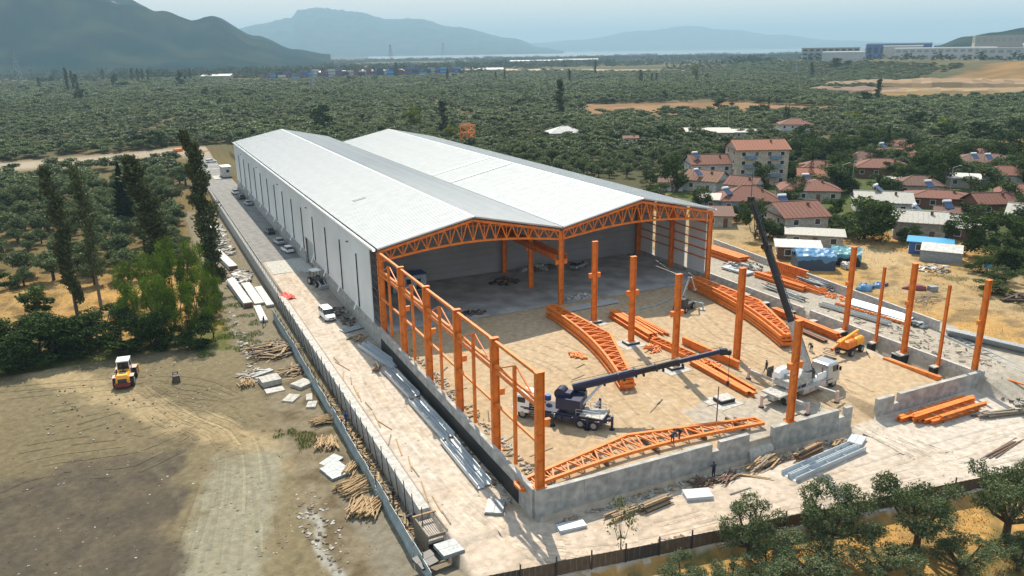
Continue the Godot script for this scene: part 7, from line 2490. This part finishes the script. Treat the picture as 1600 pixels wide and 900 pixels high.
func tarp(called: String, label: String, at: Vector3, turn: float, w: float, d: float, h: float, m: Material, side: Material, hang := 0.7) -> void:
	# shed wrapped in a wrinkled tarpaulin
	var o := thing(called, label, "shed", at, turn)
	var b := mb()
	b.box(Vector3(0, h / 2 - 0.5, 0), Vector3(w, h - 0.4, d))
	part("shed_body", b, side, o)
	b = mb()
	var n := 22
	var f := FastNoiseLite.new()
	f.seed = int(w * 77)
	f.frequency = 0.9
	var pt := func(i: int, j: int) -> Vector3:
		var u := float(i) / n * 2 - 1
		var v := float(j) / n * 2 - 1
		var x := clampf(u * 1.25, -1.02, 1.02) * w / 2
		var z := clampf(v * 1.25, -1.02, 1.02) * d / 2
		var y := h + 0.55 - 1.1 * absf(v) + 0.35 * f.get_noise_2d(u * 2.5, v * 2.5) + 0.12 * f.get_noise_2d(u * 8, v * 8)
		y -= (maxf(0, absf(u) * 1.25 - 1.02) + maxf(0, absf(v) * 1.25 - 1.02)) * hang * (4 + 6 * f.get_noise_2d(u * 3 + 9, v * 3))
		return Vector3(x + 0.06 * signf(u), y + 0.12, z + 0.06 * signf(v))
	for i in n:
		for j in n:
			b.quad(pt.call(i, j + 1), pt.call(i + 1, j + 1), pt.call(i + 1, j), pt.call(i, j))
	part("tarpaulin", b, m, o)

func make_village() -> void:
	var y := 0.85
	house("whitewashed house with a red gable roof behind the tin canopy", Vector3(97.1, y, -68.8), -0.30, 9.5, 12.0, 4.6, 2.3, "gable", M.plaster, M.tile, 2)
	house("red hip-roofed house behind the crane boom tip", Vector3(107.8, y, -95.2), -0.55, 14.0, 10.5, 2.6, 3.0, "hip", M.plaster_blue, M.tile)
	var apt := house("four-storey ochre apartment house with blue balconies", Vector3(137.0, y, -125.0), -0.42, 15.0, 12.0, 10.2, 2.4, "gable", M.plaster_ochre, M.tile_bright, 4, "apartment_house")
	for s in 3:
		for x in [-3.6, 3.6]:
			piece("balcony", boxmesh(Vector3(3.0, 0.9, 1.1)), M.plaster_blue, apt, Transform3D(Basis.IDENTITY, Vector3(x, 2.9 + s * 2.6, 6.5)))
	house("two-storey white house with a red roof beside the apartment house", Vector3(126.5, y, -133.5), -0.42, 12.5, 9.0, 5.6, 2.4, "gable", M.plaster_white, M.tile, 2)
	house("brown-roofed cottage with a solar heater at the end of the hall", Vector3(116.1, y, -121.5), -1.1, 9.8, 9.0, 3.1, 2.5, "gable", M.plaster_white, M.rust)
	house("white-walled porch cottage beside the brown-roofed cottage", Vector3(107.5, y, -126.0), -0.7, 6.5, 5.0, 2.4, 1.0, "gable", M.plaster_white, M.tile_b)
	house("wide red hip-roofed house under the slim cypress", Vector3(130.3, y, -97.6), -0.62, 14.5, 11.0, 2.9, 2.3, "hip", M.plaster, M.tile)
	house("brick house with a red hip roof and dark windows", Vector3(179.0, y, -116.1), -0.7, 16.0, 11.0, 2.9, 2.2, "hip", M.plaster_brown, M.tile)
	house("red-roofed house half hidden behind the dark cypress", Vector3(206.7, y, -134.0), -0.9, 17.0, 11.0, 2.7, 2.3, "hip", M.plaster, M.tile)
	house("long brown-roofed house with two solar heaters", Vector3(211.2, y, -104.8), -0.85, 18.5, 12.0, 3.6, 2.1, "hip", M.plaster, M.tile_b)
	house("house with a white and rust striped tin roof", Vector3(132.5, y, -76.0), -0.72, 12.2, 9.0, 2.9, 2.0, "gable", M.plaster_white, M.tin)
	house("low red-tiled house behind the striped tin roof", Vector3(150.9, y, -74.6), -0.8, 13.8, 9.0, 2.5, 1.3, "hip", M.plaster_brown, M.tile)
	house("grey house with a pale patched tin roof beside the yard", Vector3(117.1, y, -53.6), -0.86, 9.5, 8.0, 3.7, 1.8, "gable", M.plaster, M.tin)
	house("small shed with a brown tiled roof and a solar heater", Vector3(136.3, y, -59.8), -0.9, 7.2, 6.0, 2.3, 0.9, "gable", M.plaster_brown, M.tile_b, 1, "shed")
	house("white house with a red roof at the edge of the village", Vector3(171.5, y, -67.0), -0.9, 11.5, 10.0, 2.6, 2.1, "hip", M.plaster_white, M.tile)
	house("flat cream-roofed hut between garden trees", Vector3(183.2, y, -91.4), -0.9, 8.1, 8.0, 2.4, 0.3, "flat", M.plaster, M.plaster_white, 1, "hut")
	house("small hut with a white flat roof behind the striped roof", Vector3(163.0, y, -97.0), -0.9, 7.0, 5.0, 2.4, 0.3, "flat", M.plaster, M.plaster_white, 1, "hut")
	house("red-roofed farmhouse alone in the far grove", Vector3(266.2, 0.6, -241.2), -0.6, 15.0, 11.0, 2.4, 2.6, "hip", M.plaster_white, M.tile)
	house("white-roofed farmhouse in the grove beyond the hall", Vector3(152.6, 0.3, -269.9), -0.25, 15.0, 12.0, 2.6, 2.7, "hip", M.plaster, M.plaster_white)
	house("long barn with a flat white roof in the grove", Vector3(208.6, 0.4, -235.5), -0.55, 20.0, 14.0, 2.6, 0.9, "flat", M.plaster, M.tin, 1, "barn")
	house("short barn with a sloping white roof beside the long one", Vector3(223.4, 0.4, -226.8), -0.6, 12.0, 10.0, 2.4, 0.5, "flat", M.plaster, M.tin, 1, "barn")
	house("small cottage with a red and white roof in the grove", Vector3(164.3, 0.4, -232.4), -0.5, 6.0, 5.0, 2.4, 1.0, "gable", M.plaster_white, M.tile, 1, "cottage")
	house("low house with a pale tin lean-to roof before the red hip roof", Vector3(100.8, y, -97.5), -0.6, 8.5, 5.0, 2.7, 0.7, "flat", M.plaster_blue, M.tin, 1, "lean_to")
	house("grey block house peeping out beside the hall's last column", Vector3(88.5, y, -83.0), -0.6, 6.0, 6.0, 2.6, 1.0, "flat", M.plaster, M.tile_b, 1, "hut")
	var more := [[160, -88, 11, 8, "tile_b", "hip", "plaster", "dark tiled house among the garden trees, behind the low red-tiled one"], [196, -88, 12, 9, "tile", "hip", "plaster_white", "white house with a red roof behind the cream-roofed hut"], [222, -92, 13, 9, "tile", "hip", "plaster", "red-roofed house at the outer end of the village lane"], [148, -112, 10, 8, "tile_bright", "gable", "plaster_white", "small white gable house under the street lamp"], [160, -124, 11, 9, "tile", "hip", "plaster_ochre", "ochre house with a red hip roof facing the apartment house"], [190, -132, 12, 9, "tile_b", "hip", "plaster_white", "white house with a dark hip roof behind the brick house"], [236, -124, 14, 10, "tile", "hip", "plaster", "wide red-roofed house beyond the cypress"], [152, -62, 9, 7, "tile", "gable", "plaster_brown", "brown cottage with a red gable beside the small shed"], [146, -48, 9, 7, "tin", "gable", "plaster", "cottage with a grey tin roof near the weeds"], [186, -62, 12, 9, "tile", "hip", "plaster_white", "white red-roofed house beyond the edge house"], [200, -72, 11, 8, "tile_b", "hip", "plaster", "brown-roofed house beyond the edge of the village"], [120, -110, 8, 7, "tile", "gable", "plaster_white", "little red gable house between the two hip-roofed ones"], [228, -150, 12, 9, "tile", "hip", "plaster_white", "far white house with a red roof at the grove edge"]]
	for q in more:
		house(q[7], Vector3(q[0], y, q[1]), rng.randf_range(-1.2, -0.4), q[2], q[3], 2.9, 2.1, q[5], M[q[6]], M[q[4]])
	for q in [[96.0, 7.0, -71.0, -0.3, "solar heater on the roof of the whitewashed house"], [101.5, 4.6, -95.5, 0.1, "solar heater beside the pale tin lean-to"], [121.5, 8.0, -133.5, 0.0, "solar heater on the two-storey white house"], [112.5, 5.2, -121.0, 0.2, "solar heater with white panels on the brown-roofed cottage"], [130.5, 5.3, -98.5, -0.3, "solar heater on the wide red hip roof"], [204.5, 5.4, -103.5, -0.3, "solar heater on the long brown roof, nearer the ridge end"], [207.5, 5.3, -101.0, -0.3, "solar heater on the long brown roof, nearer the eave"], [132.0, 5.4, -77.0, 0.3, "solar heater on the striped tin roof"], [154.0, 4.2, -80.0, -0.3, "blue solar heater behind the low red-tiled house"], [118.0, 5.5, -55.0, 0.4, "solar heater on the pale patched tin roof"], [135.2, 3.8, -60.5, -0.4, "solar heater on the small brown shed"], [203.0, 5.6, -136.0, 0.0, "solar heater beside the dark cypress"]]:
		solar_heater(Vector3(q[0], q[1], q[2]), q[3], q[4])
	# sheds and tents on the dry field
	house("open shelter with a white and pink sheet roof", Vector3(92.6, y, -58.1), -0.75, 10.5, 4.0, 2.2, 0.5, "flat", M.plaster, M.tin, 1, "shelter")
	house("low hut with a white sheet roof joined to the blue tent", Vector3(82.6, y, -52.5), -0.7, 7.5, 4.5, 2.2, 0.3, "flat", M.plaster_brown, M.panel_white, 1, "hut")
	tarp("tarp_shed", "dark shed under a bright blue tarpaulin", Vector3(79.6, y, -45.6), -0.55, 6.6, 5.0, 2.9, M.tarp_blue, M.tarp_dark)
	tarp("tarp_shed", "shed under a torn teal tarpaulin beside the blue one", Vector3(87.2, y, -45.1), -0.85, 5.1, 4.5, 2.4, M.tarp_teal, M.black)
	heap("junk_heap", "white crates and boards in front of the teal tent", "junk", Vector3(84.6, y, -42.0), 1.2, 0.9, 14, Vector3(1.2, 0.9, 0.8), [M.panel_white, M.offwhite], "crate", 0.3)
	var o := thing("metal_shed", "white corrugated metal shed on the dry field", "shed", Vector3(104.0, y, -38.2), -0.95)
	var b := mb()
	for k in 17:
		b.box(Vector3(-3.3 + k * 0.41, 1.05, 0.02 * (k % 2)), Vector3(0.4, 2.1, 4.0))
	part("shed_body", b, M.sheet_grey, o)
	b = mb()
	for k in 17:
		b.beam(Vector3(-3.3 + k * 0.41, 2.1, 2.3), Vector3(-3.3 + k * 0.41, 2.7, -2.2), 0.4, 0.06 + 0.03 * (k % 2))
	part("roof", b, M.panel_white, o)
	house("blue-roofed store behind the white metal shed", Vector3(106.5, y, -42.6), -0.95, 7.0, 3.0, 2.5, 0.3, "flat", M.mid_blue, M.pipe_cyan, 1, "store")
	house("small white tin roof between the trees behind the metal shed", Vector3(128.8, y, -54.5), -0.9, 5.5, 4.0, 2.4, 0.3, "flat", M.plaster, M.panel_white, 1, "hut")
	house("rusty white tin roof beside the small one behind the metal shed", Vector3(124.0, y, -47.5), -0.95, 6.6, 4.0, 2.4, 0.3, "flat", M.plaster_brown, M.tin, 1, "hut")
	# odds and ends on the field
	for k in 2:
		o = thing("tarp_bundle", ["bundle wrapped in blue sheeting beside the boundary wall", "smaller bundle of blue sheeting with dark sacks"][k], "bundle", Vector3(76.6 + 3.2 * k, y, -31.4), 0.2)
		b = mb()
		for i in 10:
			for j in 6:
				var hh := func(a, c):
					var u: float = TAU * a / 10.0
					var v: float = PI / 2 * c / 6.0
					var rr: float = (1.3 - 0.3 * k) * (1 + 0.16 * sin(a * 2.3 + c + k))
					return Vector3(cos(u) * cos(v) * rr, sin(v) * rr * 0.8, sin(u) * cos(v) * rr)
				b.quad(hh.call(i + 1, j), hh.call(i, j), hh.call(i, j + 1), hh.call(i + 1, j + 1))
		part("sheeting", b, M.tarp_blue, o)
		piece("sack", boxmesh(Vector3(1.0, 0.5, 0.8)), M.tarp_dark, o, Transform3D(Basis.IDENTITY, Vector3(1.4, 0.25, 0.3)))
	o = thing("water_basin", "cyan water tank on a post in the dry field", "tank", Vector3(103.5, y, -28.8))
	b = mb()
	b.tube(Vector3(0, 0.9, 0), Vector3(0, 1.7, 0), 0.6, 0.62, 14)
	part("tank", b, M.pipe_cyan, o)
	b = mb()
	b.tube(Vector3(0, 0, 0), Vector3(0, 0.9, 0), 0.12, 0.12, 8)
	part("post", b, M.dark_steel, o)
	o = thing("old_boat", "maroon overturned hull lying in the dry grass", "boat", Vector3(83.8, y, -27.6), -0.6)
	b = mb()
	loft(b, [[-2.0, ring(0.1, 0.3, 0.15, 0.12, 0.04)], [-1.0, ring(0.05, 0.7, 0.75, 0.5, 0.1)], [0.6, ring(0.05, 0.8, 0.85, 0.55, 0.1)], [1.6, ring(0.05, 0.6, 0.7, 0.5, 0.1)]])
	part("hull", b, M.maroon, o)
	piece("crate", boxmesh(Vector3(1.3, 0.8, 1.0)), M.sheet_grey, o, Transform3D(Basis(Vector3.UP, 0.3), Vector3(2.6, 0.4, 0.4)))
	heap("junk_heap", "pale planks and rubble beside the metal shed", "junk", Vector3(97.5, y, -34.5), 3.6, 2.4, 70, Vector3(1.4, 0.15, 0.5), [M.timber_grey, M.panel_white, M.timber, M.stone], "plank", 0.3)
	heap("junk_heap", "bleached branches lying in the dry grass", "junk", Vector3(80.5, y, -22.5), 2.6, 1.6, 22, Vector3(2.4, 0.1, 0.12), [M.timber_grey, M.bark_pale], "branch", 0.2)
	heap("junk_heap", "dark fallen logs at the edge of the weeds", "junk", Vector3(93.0, y, -16.5), 2.6, 1.0, 16, Vector3(3.2, 0.4, 0.4), [M.bark, M.timber_dark], "log", 0.4)
	for q in [[145.0, -100, 7.5], [168, -84, 7.0], [120, -88, 6.5], [156, -106, 7], [232, -250, 9]]:
		o = thing("street_lamp", "thin grey street lamp between the village houses", "street lamp", Vector3(q[0], y, q[1]), -0.5, "village street lamps")
		b = mb()
		b.tube(Vector3.ZERO, Vector3(0, q[2], 0), 0.1, 0.06, 8)
		b.beam(Vector3(0, q[2], 0), Vector3(1.6, q[2] + 0.5, 0), 0.07, 0.07)
		part("pole", b, M.galvanised, o)
		piece("lamp_head", boxmesh(Vector3(0.7, 0.12, 0.3)), M.panel_white, o, Transform3D(Basis.IDENTITY, Vector3(1.8, q[2] + 0.5, 0)))
	# orange tower-crane lattice seen over the hall roof
	o = thing("orange_lattice", "orange lattice mast showing behind the hall roof", "mast", Vector3(101, 0, -262), 0.3)
	for k in 4:
		var p := Vector3([-2.2, 2.2, 2.2, -2.2][k], 0, [2.2, 2.2, -2.2, -2.2][k])
		bar("mast_leg", p, p + Vector3(0, 9.5, 0), 0.35, 0.35, M.orange, o, Vector3.RIGHT)
		var p2 := Vector3([-2.2, 2.2, 2.2, -2.2][(k + 1) % 4], 0, [2.2, 2.2, -2.2, -2.2][(k + 1) % 4])
		for s in 3:
			bar("mast_brace", p + Vector3(0, 0.3 + 3 * s, 0), p2 + Vector3(0, 3.2 + 3 * s, 0), 0.2, 0.2, M.orange, o)
			bar("mast_ring", p + Vector3(0, 3.2 + 3 * s, 0), p2 + Vector3(0, 3.2 + 3 * s, 0), 0.25, 0.25, M.orange, o)
	single("shed_roof", _roof_piece(), M.sheet_grey, "grey corner of a low shed roof beside the hall's long eave", "shed", Vector3(78, 0.8, -118), -0.4)

func _roof_piece() -> MB:
	var b := mb()
	b.box(Vector3(0, 1.2, 0), Vector3(7, 2.4, 4.6))
	b.hexa([Vector3(-3.8, 2.42, 2.6), Vector3(3.8, 2.42, 2.6), Vector3(3.8, 3.2, -2.6), Vector3(-3.8, 3.2, -2.6), Vector3(-3.8, 2.55, 2.6), Vector3(3.8, 2.55, 2.6), Vector3(3.8, 3.33, -2.6), Vector3(-3.8, 3.33, -2.6)])
	return b

# ---------------------------------------------------------------- far things
func big_building(called: String, label: String, at: Vector3, turn: float, w: float, d: float, h: float, wall: Material, roof: Material, floors: int, bays: int, band: Material) -> Node3D:
	var o := thing(called, label, "building", at, turn)
	piece("wall", boxmesh(Vector3(w, h + 2, d)), wall, o, Transform3D(Basis.IDENTITY, Vector3(0, h / 2 - 1, 0)))
	piece("roof", boxmesh(Vector3(w + 1, h * 0.06 + 0.4, d + 1)), roof, o, Transform3D(Basis.IDENTITY, Vector3(0, h + 0.3, 0)))
	for f in floors:
		for k in bays:
			piece("window", boxmesh(Vector3(w / bays * 0.62, h / floors * 0.42, 0.4)), band, o, Transform3D(Basis.IDENTITY, Vector3(-w / 2 + (k + 0.5) * w / bays, h * (f + 0.55) / floors, d / 2 + 0.1)))
		for k in 3:
			piece("window", boxmesh(Vector3(0.4, h / floors * 0.42, d * 0.2)), band, o, Transform3D(Basis.IDENTITY, Vector3(-w / 2 - 0.1, h * (f + 0.55) / floors, -d / 2 + (k + 0.5) * d / 3)))
	return o

func pylon(at: Vector3, h: float, label: String, group := "") -> void:
	var o := thing("pylon", label, "pylon", at, 0.6, group)
	var b := mb()
	var w := h * 0.11
	for k in 4:
		var c := Vector3([-1, 1, 1, -1][k], 0, [1, 1, -1, -1][k])
		var c2 := Vector3([-1, 1, 1, -1][(k + 1) % 4], 0, [1, 1, -1, -1][(k + 1) % 4])
		b.beam(c * w, c * w * 0.12 + Vector3(0, h, 0), 0.35, 0.35, Vector3.RIGHT)
		for s in 6:
			var t0 := s / 6.0
			var t1 := (s + 1) / 6.0
			b.beam(c * w * lerpf(1, 0.12, t0) + Vector3(0, h * t0, 0), c2 * w * lerpf(1, 0.12, t1) + Vector3(0, h * t1, 0), 0.2, 0.2, Vector3.RIGHT)
	part("mast", b, M.sheet_grey, o)
	for y in [0.72, 0.84, 0.95]:
		bar("cross_arm", Vector3(-h * 0.13 * (1.2 - y * 0.4), h * y, 0), Vector3(h * 0.13 * (1.2 - y * 0.4), h * y, 0), 0.4, 0.4, M.sheet_grey, o)

func make_far() -> void:
	# factories on the terrace
	var dark: Material = M.glass
	big_building("office_building", "grey glass-fronted office block at the end of the terrace", Vector3(1085, 16, -1000), -0.75, 92, 40, 20, M.sheet_grey, M.tin, 3, 9, dark)
	big_building("factory", "long blue factory hall behind the green trees of the terrace", Vector3(1300, 16, -1040), -0.82, 110, 60, 26, M.mid_blue, M.panel_white, 1, 10, M.crane_blue)
	big_building("factory", "long white factory with a bright roof on the terrace", Vector3(1150, 16, -830), -0.88, 140, 50, 18, M.plaster_white, M.flashing, 2, 14, M.sheet_grey)
	big_building("factory", "low white factory wing beside the long white factory", Vector3(1090, 16, -678), -0.95, 80, 40, 17, M.plaster_white, M.plaster_white, 2, 8, M.sheet_grey)
	big_building("factory", "cream factory with pale openings at the terrace edge", Vector3(1120, 16, -610), -1.0, 70, 40, 13, M.plaster_white, M.panel_white, 2, 7, M.silver)
	big_building("factory", "grey rooftop factory rising behind the long white one", Vector3(1420, 24, -900), -0.86, 120, 50, 28, M.plaster, M.tin, 2, 12, M.sheet_grey)
	big_building("factory", "broad pale factory on the slope above the others", Vector3(1420, 28, -760), -0.95, 160, 60, 32, M.plaster_white, M.plaster, 2, 12, M.silver)
	big_building("factory", "white hall on the upper slope under the wooded hill", Vector3(1560, 36, -760), -1.0, 120, 60, 40, M.panel_white, M.plaster_white, 2, 8, M.silver)
	for q in [[1015, -905, 60, 14, "plaster_white", "white workshop beside the office block"], [1230, -700, 90, 20, "panel_white", "tall white hall between the factories"], [1260, -600, 100, 22, "plaster", "grey hall at the end of the factory row"], [1480, -640, 130, 34, "panel_white", "white stepped factory high on the slope"], [1600, -900, 130, 40, "plaster_white", "pale works block on the crest behind the factories"], [1360, -560, 90, 26, "plaster_white", "white factory beyond the grey hall"], [1180, -930, 60, 22, "offwhite", "cream office wing behind the trees of the terrace"]]:
		big_building("factory", q[5], Vector3(q[0], 16 + maxf(0, (q[0] - 1200) * 0.07), q[1]), -0.9, q[2], 45, q[3], M[q[4]], M.flashing, 2, 9, M.silver)
	var r := RandomNumberGenerator.new()
	r.seed = 8
	var k4 := bushy_kind(r, 600, 0.10, DARK_SHADED + [GREEN[2]], 1, 1.3, 0.06)
	for k in 26:
		var t := k / 25.0
		var p := Vector2(1010 + 30 * t, -985 + 400 * t) + Vector2(r.randf_range(0, 18), 0)
		tree("terrace_tree", "small green tree in front of the factories", "tree", k4, M.leaf_dark, Vector3(p.x, height(p.x, p.y), p.y), r.randf_range(0, TAU), Vector3(16, r.randf_range(6, 12), 16), "trees in front of the factories")
	for k in 22:
		var t := k / 21.0
		var o := thing("parked_car", "tiny parked car in front of the factories", "car", Vector3(1001 + 20 * t, height(1001 + 20 * t, -975 + 350 * t), -975 + 350 * t + r.randf_range(-6, 6)), -0.9, "cars parked on the factory terrace")
		piece("body", boxmesh(Vector3(4.4, 1.0, 1.8)), [M.white_paint, M.silver, M.dark_car][k % 3], o, Transform3D(Basis.IDENTITY, Vector3(0, 0.7, 0)))
		piece("roof", boxmesh(Vector3(2.3, 0.6, 1.6)), M.glass, o, Transform3D(Basis.IDENTITY, Vector3(-0.2, 1.5, 0)))
	# spoil banks of the bare field
	for q in [["brown spoil bank beyond the grove", 560, -470, 70, 20, 5, Color(0.14, 0.075, 0.045)], ["long ochre spoil bank below the factories", 700, -480, 130, 26, 8, Color(0.20, 0.125, 0.055)], ["low ochre bank at the edge of the grove", 640, -370, 130, 20, 5, Color(0.21, 0.14, 0.055)]]:
		var b := mb(true)
		var n := 30
		var f := FastNoiseLite.new()
		f.seed = int(q[1])
		f.frequency = 0.05
		var pt := func(i: int, j: int) -> Vector3:
			var u := float(i) / n * 2 - 1
			var v := float(j) / 10.0 * 2 - 1
			var hh: float = q[5] * pow(maxf(0, 1 - u * u), 0.4) * pow(maxf(0, 1 - v * v), 0.5)
			return Vector3(u * q[3], hh * (1 + 0.5 * f.get_noise_2d(u * q[3], v * q[4])) - 1, v * q[4])
		for i in n:
			for j in 10:
				var s := 1 + 0.5 * f.get_noise_2d(i * 9.0, j * 9.0)
				b.quad(pt.call(i, j + 1), pt.call(i + 1, j + 1), pt.call(i + 1, j), pt.call(i, j), q[6] * s)
		var o := structure("terrain", b.mesh(), M.far, q[0])
		o.position = Vector3(q[1], height(q[1], q[2]), q[2])
		o.rotation.y = -0.85
	# container yard on the plain
	var cols := [M.mid_blue, M.crane_blue, M.rust, M.mid_blue, M.panel_white, M.maroon, M.crane_blue, M.tile, M.pipe_cyan, M.sheet_grey]
	for k in 46:
		var t := k / 45.0
		var stack := 2 + (k * 7) % 3 + int(k > 8)
		var p := Vector2(lerpf(195, 505, t), lerpf(-1385, -1275, t)) + Vector2(r.randf_range(-4, 4), r.randf_range(-14, 14))
		for s in stack:
			var m: Material = cols[(k * 3 + s * 5 + k / 7) % cols.size()]
			var tone: String = {M.mid_blue: "blue", M.crane_blue: "navy", M.rust: "rust brown", M.panel_white: "white", M.maroon: "maroon", M.tile: "red", M.pipe_cyan: "light blue", M.sheet_grey: "grey"}[m]
			var o := thing("shipping_container", tone + " shipping container stacked in the yard on the plain", "container", Vector3(p.x, height(p.x, p.y) + s * 2.7, p.y), -0.36, tone + " containers in the yard")
			piece("container_body", boxmesh(Vector3(12.2, 2.6, 2.6)), m, o, Transform3D(Basis.IDENTITY, Vector3(0, 1.35, 0)))
			piece("door", boxmesh(Vector3(0.1, 2.3, 2.3)), m, o, Transform3D(Basis.IDENTITY, Vector3(-6.12, 1.35, 0)))
	for q in [[430, -1500, 90, "long pale warehouse roof behind the container yard"], [330, -1500, 60, "short pale warehouse roof behind the container yard"], [1260, -2450, 190, "long white greenhouse roof on the far plain"], [1480, -2560, 150, "second white greenhouse roof on the far plain"], [120, -1450, 50, "low white store at the end of the container yard"], [620, -1420, 60, "pale store between trees behind the yard"]]:
		house(q[3], Vector3(q[0], height(q[0], q[1]), q[1]), -0.42, q[2], 30, 5, 3, "gable", M.plaster, M.panel_white, 1, "far_warehouse")
	pylon(Vector3(540, 0, -1800), 58, "steel pylon beyond the container yard")
	pylon(Vector3(1010, 0, -2700), 70, "slim steel pylon before the bay")
	pylon(Vector3(160, 0, -860), 26, "low steel pylon in the middle of the olive groves")
	pylon(Vector3(-165, -2, -1300), 50, "faint steel pylon before the wooded hills")
	pylon(Vector3(860, 3, -850), 30, "steel pylon at the edge of the factory terrace")
	for q in [[70, -480, 9], [-5, -520, 10], [160, -620, 10], [210, -300, 8], [330, -560, 9]]:
		var o := thing("power_pole", "thin dark power pole rising out of the olive grove", "pole", Vector3(q[0], height(q[0], q[1]), q[1]), 0, "power poles in the groves")
		var b := mb()
		b.tube(Vector3.ZERO, Vector3(0, q[2], 0), 0.18, 0.12, 8)
		part("pole", b, M.timber_dark, o)
		piece("crossbar", boxmesh(Vector3(2.2, 0.15, 0.15)), M.timber_dark, o, Transform3D(Basis.IDENTITY, Vector3(0, q[2] - 0.5, 0)))
	# hamlet on the slope of the hills
	for k in 14:
		# vertices of the hill sheet: 150 round, 46 outwards
		var p := hill_points[(24 + k % 4) * 260 + 180 + k / 2]
		house("white hamlet house on the lower slope of the hills", p + Vector3(r.randf_range(-12, 12), 0.5, r.randf_range(-9, 9)), r.randf_range(-0.5, 0.5), 11, 9, 5, 2.5, "gable", M.plaster_white, M.tile_b, 1, "hamlet_house").set_meta("group", "hamlet on the hills")
	# odd vehicles and lamps at the far end of the asphalt
	var o2 := thing("orange_excavator", "small orange digger working beyond the grove road", "excavator", Vector3(-12, -2, -318), 0.4)
	piece("body", boxmesh(Vector3(3.2, 1.6, 2.2)), M.orange, o2, Transform3D(Basis.IDENTITY, Vector3(0, 1.9, 0)))
	piece("track", boxmesh(Vector3(3.4, 0.9, 0.6)), M.black, o2, Transform3D(Basis.IDENTITY, Vector3(0, 0.5, 0.9)))
	piece("track", boxmesh(Vector3(3.4, 0.9, 0.6)), M.black, o2, Transform3D(Basis.IDENTITY, Vector3(0, 0.5, -0.9)))
	bar("boom", Vector3(1.2, 2.4, 0), Vector3(4.2, 4.2, 0), 0.4, 0.5, M.orange, o2)
	bar("stick", Vector3(4.2, 4.2, 0), Vector3(5.6, 1.2, 0), 0.3, 0.4, M.orange, o2)
	piece("bucket", boxmesh(Vector3(0.9, 0.8, 0.9)), M.dark_steel, o2, Transform3D(Basis.IDENTITY, Vector3(5.5, 0.8, 0)))
	o2 = thing("red_barrier", "red barrier fence across the far end of the asphalt", "barrier", Vector3(4, -1.4, -312), -0.05)
	for k in 8:
		piece("barrier_board", boxmesh(Vector3(2.6, 0.9, 0.12)), M.red_net, o2, Transform3D(Basis.IDENTITY, Vector3(-9 + k * 2.7, 0.7, 0)))

func _ready() -> void:
	rng.seed = 20240607
	make_materials()
	make_view()
	make_ground()
	make_hills()
	make_tracks()
	make_hall()
	make_frame()
	make_walls()
	make_groves()
	make_trees()
	make_interior()
	make_left_strip()
	make_front()
	make_right_strip()
	make_cranes()
	make_machines()
	make_people()
	make_village()
	make_far()
